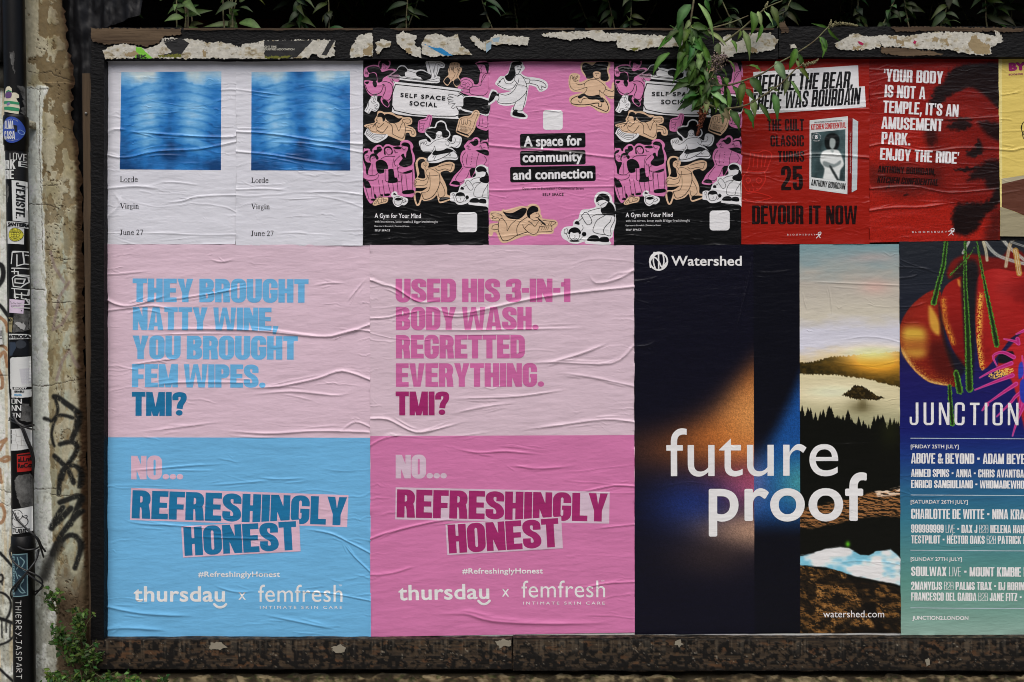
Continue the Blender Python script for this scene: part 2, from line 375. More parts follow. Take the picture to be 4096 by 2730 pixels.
    if ch == '7': return [rect(0, 1 - t, w, 1), [[(w - s, 1 - t), (w, 1 - t), (w * .55, 0), (w * .55 - s, 0)]]], w
    if ch == '9':
        a, b = s / 2, t / 2; return [[rrect(0, .36, w, 1.01, r), rrect(s, .36 + t * .8, w - s, 1 - t * .8, ri)], path([(w - a, .6), (w - a, .2), (w - a - .05, b + .02), (w / 2, b), (a + .04, b + .02), (a, .16), (a, .28)])], w
    if ch == '?':
        a, b = s / 2, t / 2; q = [path([(a, .66), (a, .82), (a + .06, 1 - b - .02), (w / 2, 1 - b), (w - a - .04, 1 - b - .02), (w - a, .8), (w - a - .02, .66), (w * .56, .48), (w * .5, .3)])]
        return q + [[circle(w * .48, s * .5 if st.get('dot') else .1, s * .56, 16, s * .44)]], w
    if ch == '.': return [[circle(s * .5, s * .42, s * .52, 16, s * .44)] if st.get('dot') else rect(0, 0, s, s * .9)], s
    if ch == ',': return [[[(s * .1, .2), (s * 1.05, .2), (s * .6, -.16), (s * .1, -.16)]]], s
    if ch in "'’‘": k = s * .7; return [[[(0, 1), (k, 1), (k * .7, .68), (k * .2, .68)]] if ch != '‘' else [[(k * .2, 1), (k * .7, 1), (k, .68), (0, .68)]]], k
    if ch == '-': return [rect(0, .4, w * .48, .4 + t)], w * .48
    if ch == '▪': k = .2; return [rect(.04, .5 - k / 2, .04 + k, .5 + k / 2)], k + .08
    if ch == '&':
        return [path([(w * 1.1, .02), (w * .6, .4), (w * .25, .74), (w * .3, .9), (w * .5, .93), (w * .68, .88), (w * .66, .74), (w * .3, .46), (s * .5, .3), (s * .6, .12), (w * .4, .06), (w * .72, .12), (w * 1.05, .5)])], w * 1.12
    return [rect(0, 0, s, 1)], s
def heavy_tris(body, st):
    x = 0; out = []; k = 0; thin = False; base = dict(st); lay = []
    for ch in body:
        if ch == '~': thin = not thin; continue
        cur = dict(base)
        if thin: cur['s'] = base['s'] * .38; cur['t'] = base['t'] * .42; cur['w'] = base['w'] * .84
        g, w = glyph(ch, cur)
        for n_, poly in enumerate(g):
            tr = poly[1] if poly[0] is not None and isinstance(poly, tuple) and poly[0] == 'tri' else fill(poly)
            tr = np.array(tr, float); tr[..., 0] += x
            while len(lay) <= n_: lay.append([])
            lay[n_].append(tr)
        x += w + st['gap']
    return [np.concatenate(l) for l in lay], x - st['gap']
FEM = dict(w=.62, s=.265, t=.2, gap=.03, sp=.19, r=.26, dot=True)
COND = dict(w=.43, s=.165, t=.13, gap=.045, sp=.17, r=.15)
COND_B = dict(w=.47, s=.185, t=.14, gap=.045, sp=.2, r=.16)
LINE = dict(w=.37, s=.15, t=.125, gap=.035, sp=.15, r=.13)
TITLE = dict(w=.47, s=.125, t=.105, gap=.24, sp=.3, r=.16)
def place(T, x0, base, sx, sy, rot, shear, crop):
    """lettering units -> photo pixels, standing on the baseline point (x0, base), turned by rot degrees clockwise"""
    T = np.array(T, float); x = T[..., 0] * sx + T[..., 1] * sy * shear; y = -T[..., 1] * sy
    c, s = math.cos(R(rot)), math.sin(R(rot))
    return crop(np.stack([x0 + x * c - y * s, base + x * s + y * c], -1)).reshape(T.shape)
def heavy(body, x0, x1, base, cap, style, mat, crop=ID, rot=0, shear=0, prefix=None):
    lay, w = heavy_tris(body, style)
    if prefix: w = heavy_tris(prefix, style)[1]
    L = (x1 - x0) / math.cos(R(rot)) - shear * cap
    return [(place(l, x0, base, L / w, cap, rot, shear, crop), mat) for l in lay]
def plain(body, x0, x1, base, cap, mat, crop=ID, rot=0, bold=0, track=1.0, shear=0, ref='H', prefix=None):
    """built-in face fitted between x0 and x1; cap is the height of ref; bold thickens by overprinting shifted copies"""
    T = font_tris(body, track); Q = T if not prefix else font_tris(prefix, track)
    h = font_tris(ref)[..., 1].max(); lo, hi = Q[..., 0].min(), Q[..., 0].max()
    L = (x1 - x0) / math.cos(R(rot)); b = bold * cap
    T = T - np.array([lo, 0]); sx = (L - 2 * b) / (hi - lo); sy = (cap - b) / h
    offs = [(0, 0)] if not bold else [(b * math.cos(a), b * math.sin(a) * .8) for a in np.linspace(0, 2 * math.pi, 9)[:-1]]
    return [(place(T * np.array([sx, sy]) + np.array([b + dx, dy + b * .5]), x0, base, 1, 1, rot, shear, crop), mat) for dx, dy in offs]
def turn(T, cx, cy, deg):
    c, s = math.cos(R(deg)), math.sin(R(deg)); T = np.asarray(T, float) - (cx, cy)
    return np.stack([cx + T[..., 0] * c - T[..., 1] * s, cy + T[..., 0] * s + T[..., 1] * c], -1)
def arc_text(body, cx, cy, r, a0, a1, cap, mat, crop=ID, flip=False):
    """letters standing round a circle from angle a0 to a1 (degrees, clockwise from 12 o'clock)"""
    out = []; h = font_tris('H')[..., 1].max()
    for k, ch in enumerate(body):
        if ch == ' ': continue
        a = a0 + (a1 - a0) * k / max(len(body) - 1, 1); T = font_tris(ch).copy(); T[..., 0] -= (T[..., 0].min() + T[..., 0].max()) / 2
        T = T * cap / h; rr = r if not flip else r + cap
        x, y = cx + rr * math.sin(R(a)), cy - rr * math.cos(R(a))
        out.append(place(T, x, y, 1, 1, a + (180 if flip else 0), 0, crop))
    return [(np.concatenate(out), mat)]
# a book serif for the two white posters: brush lines of two weights, capital height 1
def serif_tris(body):
    K, F_ = .15, .075; out = []; x = 0
    def ln(p, w=K, cap=False): out.append(ribbon(smooth(np.array(p, float) + (x, 0), 4) if len(p) > 2 else np.array(p, float) + (x, 0), w, cap))
    def ring(cx, cy, rx, ry, k=.11, f=.04): out.append(fill([circle(cx + x, cy, rx, 24, ry), circle(cx + x, cy, rx - k, 24, ry - f)]))
    for ch in body:
        if ch == 'L': ln([(.2, .03), (.2, .97)]); ln([(.04, .97), (.38, .97)], F_); ln([(.04, .03), (.6, .03)], F_); ln([(.6, .03), (.66, .27)], F_); a = .74
        elif ch == 'V': ln([(.14, 1), (.44, 0)]); ln([(.42, 0), (.74, 1)], F_); ln([(0, .98), (.3, .98)], F_); ln([(.6, .98), (.86, .98)], F_); a = .84
        elif ch == 'J': ln([(.3, .97), (.3, .3), (.26, .06), (.12, 0), (.02, .08)]); ln([(.12, .97), (.48, .97)], F_); a = .54
        elif ch == 'o': ring(.3, .33, .28, .35); a = .64
        elif ch == 'e': ln([(.09, .4), (.5, .4)], F_); ln([(.51, .4), (.45, .6), (.3, .66), (.15, .58), (.08, .34), (.15, .1), (.32, .02), (.54, .14)], .085); a = .62
        elif ch == 'd': ring(.27, .33, .25, .34); ln([(.5, 0), (.5, 1)], K * .9); ln([(.38, 1), (.5, 1)], F_); ln([(.5, .03), (.62, .03)], F_); a = .68
        elif ch == 'r': ln([(.17, .02), (.17, .66)]); ln([(.04, .02), (.34, .02)], F_); ln([(.05, .64), (.17, .64)], F_); ln([(.2, .48), (.3, .62), (.44, .6)], .09); a = .47
        elif ch == 'i': ln([(.17, .02), (.17, .66)]); ln([(.04, .02), (.31, .02)], F_); ln([(.05, .64), (.17, .64)], F_); out.append(fill([circle(.16 + x, .9, .08, 12)])); a = .37
        elif ch == 'n': ln([(.17, .02), (.17, .66)]); ln([(.04, .02), (.31, .02)], F_); ln([(.05, .64), (.17, .64)], F_); ln([(.2, .5), (.32, .64), (.46, .6), (.5, .4), (.5, .02)], .1); ln([(.38, .02), (.64, .02)], F_); a = .68
        elif ch == 'u': ln([(.15, .66), (.15, .2), (.22, .04), (.36, .04), (.47, .16)], .1); ln([(.5, .66), (.5, .02)]); ln([(.03, .64), (.16, .64)], F_); ln([(.5, .03), (.63, .03)], F_); a = .68
        elif ch == 'g': ring(.26, .44, .2, .23, .09); ln([(.14, .22), (.1, .1), (.4, .06), (.5, -.06), (.4, -.22), (.2, -.24), (.08, -.14), (.2, .02)], .06); ln([(.4, .62), (.56, .64)], F_); a = .6
        elif ch == '2': ln([(.08, .74), (.14, .93), (.32, .95), (.46, .8), (.4, .55), (.1, .08)], .09); ln([(.06, .05), (.52, .05)], .1); a = .62
        elif ch == '7': ln([(.06, .95), (.54, .95)], .09); ln([(.52, .95), (.24, 0)], .09); a = .6
        else: a = .3
        x += a
    return out, x
def serif(body, x0, x1, base, cap, mat, crop=ID, rot=0):
    l, w = serif_tris(body); return [(place(t, x0, base, (x1 - x0) / w, cap, rot, 0, crop), mat) for t in l]
def shape(t, mat, crop=ID, sm=3, holes=()):
    p = pts(t) if isinstance(t, str) else np.asarray(t, float)
    return (fill([crop(smooth(p, sm, True) if sm > 1 else p)] + [crop(h) for h in holes]), mat)
def brush(t, wd, mat, crop=ID, sm=3, taper=False):
    p = pts(t) if isinstance(t, str) else np.asarray(t, float)
    q = crop(smooth(p, sm) if sm > 1 else p); return (ribbon(q, wd / crop.k, True, taper), mat)
# ------------------------------------------------------------------ posters
def relief(seed, box, creases=(), n=16, amp=1.0, low=1.0):
    """wrinkles of pasted paper: a slow swell, the listed creases (in photo pixels) and n chance ones"""
    rng = np.random.default_rng(seed); x0, y0, x1, y1 = box; L = list(creases)
    for _ in range(int(n * 2.4)):
        ln = rng.choice([rng.uniform(30, 120), rng.uniform(90, 330)]); yy = rng.uniform(y0 + 8, y1 - 8); left = rng.random() < .45
        xx = x0 - 5 if left and rng.random() < .5 else (x1 - ln + 5 if not left and rng.random() < .5 else rng.uniform(x0, max(x0 + 1, x1 - ln)))
        a = rng.normal(0, .09); bow = rng.normal(0, .07) * ln
        t = np.linspace(0, 1, 7); p = np.stack([xx + t * ln, yy + a * ln * t + bow * t * (1 - t) * 3 + rng.normal(0, 2.0, 7)], 1)
        L.append((p, rng.uniform(.25, .85), rng.uniform(2.2, 4.8)))
    for p, a_, wd in list(L):                       # every fold drags a few short ones along with it
        for _ in range(2 if a_ > 1.2 else 1):
            i = rng.uniform(.05, .6); j = i + rng.uniform(.25, .4); q = smooth(p, 6); q = q[int(i * len(q)):max(int(j * len(q)), int(i * len(q)) + 3)]
            if len(q) > 2: L.append((q + (rng.normal(0, 4), rng.choice([-1, 1]) * rng.uniform(6, 20)) + np.stack([np.zeros(len(q)), np.linspace(-1, 1, len(q)) * rng.normal(0, 6)], 1), a_ * rng.uniform(.35, .6), wd * .7))
    def hf(px, py):
        h = .0026 * low * (fbm(px / 230, py / 70, seed, 3) - .3) + .0011 * low * fbm(px / 85 + 5, py / 17 + py * 0 + px / 300, seed + 5, 3)
        h = h + .0006 * np.abs(fbm(px / 60, py / 22 + px / 160, seed + 9, 3) - .5) * 2
        for e_, k_ in ((px - x0, 1), (x1 - px, 2)):      # edges that did not stick down
            h = h + .0030 * np.exp(-np.clip(e_, 0, None) / 7) * sstep(.55, .8, vn(py / 55, py * 0 + k_, seed + 70))
        h = h + .0022 * np.exp(-np.clip(y1 - py, 0, None) / 8) * sstep(.5, .8, vn(px / 70, px * 0, seed + 73))
        for p, a, wd in L:
            lo, hi = p.min(0) - wd * 7, p.max(0) + wd * 7
            i = np.where((px[:, 0] >= lo[0]) & (px[:, 0] <= hi[0]))[0]; j = np.where((py[0] >= lo[1]) & (py[0] <= hi[1]))[0]
            if not len(i) or not len(j): continue
            sl_ = (slice(i[0], i[-1] + 1), slice(j[0], j[-1] + 1)); X_, Y_ = px[sl_], py[sl_]
            q = smooth(p, 4); d, t, sg = seg_d(X_, Y_, q)
            # runs fade out inside the sheet but carry on to its edges
            e0 = 1.0 if (abs(p[0, 0] - x0) < 12 or abs(p[0, 0] - x1) < 12) else 0.; e1 = 1.0 if (abs(p[-1, 0] - x1) < 12 or abs(p[-1, 0] - x0) < 12) else 0.
            tp = np.clip(np.maximum(sstep(0, .35, t), e0) * np.maximum(sstep(0, .35, 1 - t), e1), 0, 1)
            ws = np.where(sg > 0, wd * .48, wd * .85)
            h[sl_] += a * 2.15e-3 * amp * tp * (np.exp(-(d / ws) ** 1.4) - .22 * np.exp(-(d / (wd * 3.2)) ** 2))
        return np.maximum(h, -.0006)
    return hf
def cr(crop, *items):
    return [(crop(pts(t)), a, wd) for t, a, wd in items]
def poster(name, quad, label, base, hf, group, paper, g=.003, cat='poster'):
    """quad: corners in photo pixels TL, TR, BR, BL. Returns the thing and its surface, with the sheet laid"""
    q = np.asarray(quad, float); lo, hi = q.min(0), q.max(0)
    s = Sheet(lo[0], lo[1], hi[0], hi[1], base, hf, g)
    t = empty(name, (float(X(q[:, 0].mean())), -base, float(Z(hi[1]))), label, cat, group)
    if paper is not None: drape('paper_sheet', s, [(fill([rough(q, 45, .7, np.random.default_rng(int(lo[0])))]), paper)], t)
    return t, s
BK = ink((11, 12, 14), .28, .36); WH = ink((203, 204, 212)); PK = ink((198, 118, 164)); PE = ink((204, 172, 142)); WT = ink((212, 212, 214))
L1 = Crop(400, 220, 2.0104)
SER = ink((22, 22, 26), .5, .1)
def blue_picture(x0, y0, x1, y1, sd):
    """a soft blue medical-scan-like image of cloudy masses"""
    def f(px, py):
        u, v = (px - x0) / (x1 - x0), (py - y0) / (y1 - y0); n = fbm(u * 5, v * 5, sd, 4); n2 = fbm(u * 16, v * 16, sd + 3, 3)
        u = u + .03 * (n - .5); v = v + .03 * (n2 - .5); s = np.abs(u - .5) * 2
        d = .52 + .18 * sstep(.55, 1.0, s) + .14 * v
        d = d - .50 * sstep(.2, .02, v) * sstep(.16, .4, s)                                       # blank corners of the film
        d = d - .30 * np.exp(-(((s - .46) / .27) ** 2 + ((v - .50) / .30) ** 2) ** 1.5)             # two paler fields
        d = d + .22 * np.exp(-(s / .17) ** 2) * (.8 + .3 * np.sin(v * 46))                       # spine
        for k in range(8): d = d + .15 * np.exp(-((v - .12 - .09 * k - .16 * s * s + .05 * s) / .014) ** 2) * sstep(.10, .2, s) * sstep(.95, .75, s)   # ribs
        d = d + .22 * sstep(.74, .9, v + .18 * (1 - s) - .1) - .34 * np.exp(-((u - .52) / .2) ** 2 - ((v - 1.02) / .1) ** 2)
        d = np.clip(d + .22 * (n - .5) + .16 * (n2 - .5) + .03, 0, 1)[:, None]
        a, b, c, e = np.array([200, 216, 230.]), np.array([104, 166, 212.]), np.array([38, 112, 180.]), np.array([18, 62, 112.])
        return np.where(d < .4, a + (b - a) * d / .4, np.where(d < .75, b + (c - b) * (d - .4) / .35, c + (e - c) * (d - .75) / .25))
    return f
specs = [((422, 242), (945, 248), (944, 978), (416, 978), 'white paper poster with a blue scan picture, beside the black side beam', 3,
          ((172, 140), (977, 135), (973, 928), (160, 922)), ((160, 308, 1022), (163, 316, 1236), (160, 350, 1449)),
          (("30,800 200,830 450,780 800,760 1095,700", 2.2, 6), ("160,620 400,630 600,650 1000,665 1095,655", 2.2, 6), ("940,290 1040,280 1097,285", 1.6, 5), ("30,1080 300,1060 550,1090", 1.8, 7), ("450,1025 650,1030 850,1060", 1.1, 4), ("480,1190 650,1180 750,1150 900,1135 1095,1128", 1.8, 4), ("180,1440 500,1435 800,1450 1095,1447", 1.2, 4), ("100,1100 160,1200 60,1300", 1.3, 9), ("40,640 120,600 230,610", 2, 8))),
         ((945, 248), (1453, 242), (1452, 984), (944, 982), 'white paper poster with a blue scan picture, beside a black cartoon poster', 4,
          ((1219, 140), (2010, 132), (2013, 932), (1216, 930)), ((1217, 1358, 1030), (1217, 1368, 1241), (1214, 1398, 1457)),
          (("1097,620 1400,640 1800,700 2115,720", 2.2, 6), ("1097,780 1400,810 1700,860 1900,880 2020,860", 2.3, 6), ("1097,1085 1350,1080 1550,1095", 1.6, 4), ("1550,1110 1900,1105 2117,1130", 1.6, 4), ("1300,700 1700,720 2115,790", 1.6, 5), ("1400,1440 1600,1430 1700,1450", 1.0, 4), ("1097,280 1250,300 1500,330", 1.4, 4), ("1400,1165 1600,1160 1800,1150", 1.0, 4)))]
for tl, tr, br, bl, lab, sd, pq, tx, cs in specs:
    box = (tl[0], tl[1], tr[0], br[1])
    t, s = poster('scan_picture_poster', (tl, tr, br, bl), lab, .002, relief(sd, box, cr(L1, *cs), 20, .9), 'white posters with a blue scan picture', WH, .003)
    q = L1(pq); lo, hi = q.min(0), q.max(0)
    drape('picture', s, [(fill([q]), picture_mat())], t, .0003, 2, blue_picture(lo[0], lo[1], hi[0], hi[1], sd * 11))
    for body, (a, b, c) in zip(('Lorde', 'Virgin', 'June 27'), tx): drape('lettering', s, serif(body, a, b, c, 42, SER, L1), t, .0003)

# ---- black and pink cartoon posters
CA, CB, CC, CD = Crop(1450, 230, 4.1255), Crop(1450, 540, 4.6137), Crop(1950, 230, 4.525), Crop(1950, 750, 4.525)
# each figure: name, crop, fill colour, outline, [solid black shapes], [(brush line, width)]
FIGS = [
 ('dancing_figure', 'A', 'P', "20,260 30,200 60,165 150,130 230,130 262,140 258,95 290,40 340,20 400,25 455,60 462,120 430,180 400,200 520,190 600,260 605,390 520,440 505,560 490,680 440,740 445,800 415,828 360,800 310,740 300,690 320,640 240,640 150,640 90,590 50,500 35,440 34,385 110,385 200,400 240,380 230,300 190,260 110,275 100,320 60,330 30,310",
  ["75,190 110,160 200,150 270,165 300,210 330,245 430,215 520,225 470,270 400,310 340,350 325,400 260,420 245,370 235,280 190,250 110,260", "285,180 275,130 290,85 320,50 370,42 420,60 445,100 430,140 390,130 350,105 325,110 318,150 310,200", "165,420 200,380 235,420 238,470 215,498 185,480", "330,700 400,720 435,770 420,820 380,800 340,760", "40,410 110,400 90,440 60,440"],
  [("50,460 90,560 180,620 270,600 320,550 350,450", 11), ("330,450 370,470 375,560 340,640 345,690 440,705 490,600 500,520 470,440 400,405 330,410", 11), ("345,180 365,195 385,190", 6), ("350,120 354,134", 8), ("375,160 395,175 375,180", 6), ("40,240 60,290 55,230 80,290 75,230 95,290", 6), ("460,370 500,420 490,360 530,420", 7)]),
 ('lying_figure', 'A', 'W', "415,310 440,270 480,250 560,210 590,160 640,130 700,140 745,190 800,195 880,215 960,203 1030,220 1075,250 1055,150 1050,68 1210,70 1290,72 1340,95 1360,130 1340,180 1280,180 1260,230 1230,310 1270,320 1280,360 1235,430 900,405 600,370 430,345",
  ["475,295 560,230 590,180 650,150 710,170 740,215 720,240 700,260 700,310 640,320 600,290 540,290", "890,300 890,250 950,225 1020,235 1100,275 1140,300 1120,360 1000,378 960,330 930,325"],
  [("440,315 1000,380 1190,365 1250,340 1210,405 440,320", 7), ("720,240 760,225 890,265", 7), ("700,300 720,330 930,360 1000,370", 7), ("1090,80 1110,180 1140,300", 8), ("1180,240 1200,130 1240,85 1320,110 1335,140 1300,155 1250,120 1240,210 1205,320", 7), ("1165,190 1195,340", 7), ("1085,95 1190,95", 6)]),
 ('clapping_hands', 'A', 'E', "1440,130 1450,100 1500,85 1570,90 1610,120 1605,160 1640,180 1635,230 1600,290 1590,330 1620,400 1630,450 1570,490 1540,490 1500,430 1490,390 1450,420 1410,470 1370,455 1335,400 1370,340 1420,290 1410,220 1430,170",
  ["1400,330 1450,370 1440,410 1405,455 1355,420 1350,385", "1500,400 1570,345 1615,400 1610,440 1545,475"],
  [("1435,230 1440,180 1460,160 1465,220 1480,150 1485,225 1505,150 1500,240 1530,260 1510,330 1460,385", 6), ("1525,180 1580,150 1560,215 1610,180 1570,240 1600,220 1560,300 1560,340", 6), ("1470,105 1480,130", 6), ("1520,100 1522,125", 6), ("1570,110 1560,132", 6)]),
 ('figure_with_brain', 'A', 'P', "1865,95 2075,88 2078,690 1700,610 1600,560 1570,490 1600,440 1600,400 1640,350 1710,335 1790,360 1830,400 1850,450 1915,430 1935,300 1950,250 1920,190 1890,130",
  ["1895,100 2075,92 2075,260 2050,240 2030,180 2010,130 1940,120 1900,125"],
  [("1955,130 1960,170 1935,190 1970,205 1960,260 2000,260", 7), ("1610,470 1620,410 1680,370 1750,380 1800,420 1820,470 1780,500 1740,480 1720,510 1650,490 1610,470", 7), ("1650,430 1690,410 1700,450 1740,420 1770,460", 6), ("1640,460 1680,450 1700,480", 6), ("2075,265 2000,290 1960,400 1945,470 1820,490 1770,520", 8), ("1770,515 1770,590 1830,620 2000,630 2075,560", 8), ("1770,540 1690,520 1640,530 1650,570 1770,580", 7), ("2040,290 1960,420", 8), ("1985,140 1990,152", 7)]),
 ('standing_legs', 'A', 'P', "1885,1040 1930,960 2078,955 2078,1195 1950,1190 1880,1140", [], [("1940,960 1930,1110 1900,1120 1960,1140 2065,1150 2060,960", 8), ("1970,980 1985,1100", 6)]),
 ('held_sign', 'A', 'W', "520,430 560,410 1590,520 1605,570 1680,640 1700,640 2078,680 2078,965 1920,930 1700,900 1600,860 1575,990 1530,1018 700,960 500,910 490,870",
  ["1700,655 2078,715 2078,935 1900,915 1650,850 1640,820 1665,790"],
  [("545,450 530,880 1530,975 1555,830", 15), ("545,450 1575,565 1572,640", 15), ("1580,650 1500,620 1430,615 1425,640 1500,665 1420,660 1408,690 1500,710 1420,700 1425,735 1500,735 1430,745 1425,775 1530,760 1490,800 1470,830 1500,845 1560,810 1650,815", 8), ("1580,590 1640,620 1680,660", 8)]),
 ('hand_with_pencil', 'A', 'W', "35,880 70,820 90,760 130,680 150,650 200,600 240,595 245,640 240,720 275,760 275,820 240,880 200,900 150,880 110,930 60,910", [],
  [("55,890 100,800 100,720 150,670 200,680", 7), ("140,720 170,760 220,750", 7), ("190,810 240,780 250,800 200,840 250,850 200,880 130,850 100,910", 6), ("175,720 205,640 225,620 225,660 195,740 175,720", 6)]),
 ('writing_figure', 'A', 'E', "30,1140 60,1110 200,1080 200,1030 240,960 250,900 300,885 370,910 480,910 560,960 640,970 680,990 780,990 820,1030 810,1100 760,1120 740,1130 830,1160 880,1220 885,1290 850,1315 790,1300 770,1250 710,1260 700,1350 650,1380 560,1350 400,1290 250,1300 150,1260 100,1180",
  ["245,990 260,935 300,915 350,935 375,990 370,1040 335,1065 325,1000 280,985", "365,970 380,940 430,935 520,965 600,1010 655,1000 610,1060 540,1085 460,1080 400,1040"],
  [("440,1080 540,1100 600,1220 640,1110 680,1070", 8), ("500,1270 660,1340 710,1200 690,1090", 9), ("370,1050 470,1110 495,1180 490,1270", 9), ("660,1070 670,1030 770,1020 790,1070 750,1090 700,1080", 7), ("700,1150 780,1170 840,1200 855,1260 820,1280 800,1210 715,1215", 7), ("240,1130 270,1160 350,1090", 8), ("250,1210 330,1250 420,1140", 9), ("60,1140 200,1100 220,1140 240,1230 150,1220 60,1140", 6), ("100,1150 110,1180", 6), ("130,1150 140,1180", 6), ("235,1075 170,1150", 12), ("250,1000 225,1040 250,1050 255,1085 290,1090", 6)]),
 ('open_booklet', 'A', 'W', "35,1260 90,1170 150,1240 290,1270 415,1275 390,1340 240,1415 130,1380 50,1290", [],
  [("90,1190 180,1270 320,1280 380,1275 330,1340 230,1370 90,1290 65,1250 90,1190", 7), ("80,1220 190,1300 325,1300", 6), ("75,1250 200,1330 320,1330", 6), ("320,1280 330,1340", 6)]),
 ('thumbs_up_hand', 'A', 'P', "915,1210 930,1050 1040,1010 1080,950 1140,960 1150,1010 1110,1150 1040,1240 960,1245", [],
  [("940,1200 940,1070 980,1050 1060,1040 1090,970 1130,980 1120,1040 1095,1150", 7), ("950,1100 1020,1090 1010,1120", 6), ("955,1140 1010,1130 1005,1160", 6), ("960,1180 1005,1170 990,1210", 6)]),
 ('meditating_figure', 'A', 'W', "1025,1230 1050,1170 1130,1150 1190,1150 1220,1080 1290,1045 1360,1070 1390,1130 1400,1180 1440,1230 1450,1290 1420,1340 1390,1350 1470,1400 1490,1310 1540,1285 1630,1320 1635,1400 1600,1480 1540,1500 1450,1470 1520,1540 1560,1600 1580,1660 1540,1700 1400,1690 1250,1740 1130,1745 1060,1730 1050,1690 1110,1620 1140,1570 1000,1560 950,1480 930,1400 960,1370 1050,1350 1080,1390 1130,1400 1110,1340 1050,1290",
  ["1045,1240 1070,1190 1150,1170 1210,1165 1235,1095 1290,1070 1350,1090 1370,1140 1385,1200 1425,1240 1430,1290 1390,1330 1320,1320 1310,1240 1260,1220 1215,1260 1210,1330 1170,1360 1110,1310", "1190,1540 1250,1547 1340,1530 1400,1503 1500,1540 1450,1574 1300,1600 1210,1618 1150,1600"],
  [("957,1413 957,1502 993,1547 1073,1556 1162,1538 1190,1467 1207,1538", 7), ("1055,1458 1109,1449 1198,1377 1270,1355 1359,1350 1430,1404 1413,1467 1368,1431", 7), ("1430,1413 1502,1422 1538,1368 1520,1333", 7), ("1430,1485 1520,1494 1600,1431 1610,1350", 7), ("1153,1556 1082,1636 1073,1700 1118,1718 1252,1690 1395,1619 1448,1574", 10), ("1502,1547 1565,1610 1556,1663 1466,1663 1341,1663", 10), ("966,1386 975,1431 1001,1395 1010,1440 1037,1386 1064,1413 1028,1449", 6), ("1245,1280 1255,1290", 6), ("1280,1280 1290,1290", 6), ("1215,1265 1230,1310 1265,1325 1300,1305 1310,1265", 6), ("1160,1660 1200,1600 1230,1590 1180,1690", 7), ("1420,1590 1440,1630 1460,1600", 6)]),
 ('foam_finger', 'A', 'E', "1545,1200 1570,1100 1600,1010 1680,975 1780,960 1830,890 1890,872 1930,910 1930,970 1880,1080 1850,1200 1760,1310 1720,1320 1560,1250",
  ["1560,1215 1735,1275 1740,1300 1570,1240"], [("1570,1190 1600,1090 1620,1020 1700,1000 1790,1000 1850,910 1890,895 1905,940 1860,1050 1830,1150 1740,1270 1575,1215 1570,1190", 7), ("1630,1030 1640,1110 1670,1105 1660,1030", 7), ("1690,1020 1700,1100 1730,1100 1730,1020", 7), ("1740,1040 1790,1060 1770,1130", 7)]),
 ('huddled_group', 'B', 'P', "20,310 60,260 130,265 150,310 180,310 190,260 270,190 340,195 380,230 430,180 500,180 570,205 690,200 700,140 760,105 840,105 910,150 940,220 920,280 960,380 970,480 950,580 975,1110 750,1140 600,1150 400,1160 250,1180 180,1260 130,1255 60,1120 20,900",
  ["20,350 60,300 110,295 90,340 50,360 40,400 50,470 90,510 160,530 110,660 100,740 70,720 60,600 20,480", "130,430 150,370 220,345 290,400 295,450 260,460 230,400 180,400 150,440 150,500 130,480", "210,330 220,280 260,280 270,230 330,220 360,270 340,310 300,330 260,370", "245,560 260,490 340,460 430,500 470,580 470,630 400,640 400,700 290,710", "400,310 400,250 450,215 510,220 550,270 560,340 520,370 540,300 500,250 440,250 420,290 430,370 400,360", "570,235 640,215 700,225 715,260 650,270 580,255", "480,650 570,640 590,780 640,800 640,880 470,885 490,800",
   "715,190 760,145 840,155 880,200 890,280 920,400 920,540 850,580 780,600 690,570 680,520 740,440 710,380 760,350 780,400 800,420 810,330 830,290 840,230 760,210", "680,690 740,700 900,650 910,690 820,720 720,710", "740,1040 850,1020 940,1020 940,1080 760,1095", "410,1095 500,1085 495,1125 410,1130", "320,1110 375,1100 370,1140", "215,1110 240,1100 265,1160 230,1180", "160,1190 220,1180 230,1215 165,1215", "20,800 70,840 110,860 160,960 140,980 40,970"],
  [("70,560 80,650 110,740 230,750 290,700", 8), ("30,810 150,850 270,810 300,740", 8), ("340,450 430,400 600,400", 8), ("420,640 420,820 440,860 480,850 480,640", 8), ("580,440 560,560 590,780 620,820 640,780", 8), ("640,570 670,790", 8), ("690,390 600,480 590,540 620,580", 8), ("700,590 660,610 660,680 700,690", 8), ("800,740 830,1030", 8), ("710,720 740,1030", 8), ("920,640 930,1010", 8), ("370,840 410,1110", 8), ("310,960 330,1110", 8), ("560,890 580,1060", 8), ("640,870 660,1070", 8), ("470,890 520,1080", 8), ("60,980 120,1180", 8), ("160,960 180,1180", 7), ("200,960 220,1110", 7), ("290,830 310,920", 7), ("600,860 720,850 730,700", 7), ("430,300 440,330 480,370 530,350", 7), ("460,275 462,285", 8), ("490,270 492,280", 8), ("600,280 585,300 610,310 600,330 650,325", 7), ("740,220 720,240 745,255 760,280 800,260", 7), ("60,380 110,390 120,410 90,430", 7), ("190,400 240,420 180,440", 6), ("180,540 180,740", 7)]),
 ('running_figure', 'B', 'E', "980,560 985,500 1030,430 1100,415 1180,440 1220,490 1225,560 1210,610 1360,580 1460,530 1600,500 1690,530 1700,600 1680,660 1620,695 1560,660 1440,700 1480,800 1530,900 1560,1000 1565,1105 1630,1130 1640,1190 1560,1230 1430,1265 1390,1190 1370,1120 1290,1190 1150,1225 1095,1200 1060,1290 1020,1315 985,1290 950,1180 945,1080 960,1045 1100,1040 1200,970 1130,980 980,980 945,940 945,850 990,800 1010,760",
  ["1020,560 1025,490 1070,450 1130,450 1160,490 1130,500 1090,530 1080,580 1100,620 1140,650 1150,720 1160,790 1120,810 1060,800 1020,780 1050,720", "985,1075 1070,1080 1075,1150 1020,1285 985,1180", "1430,1170 1540,1150 1630,1170 1560,1200 1430,1235"],
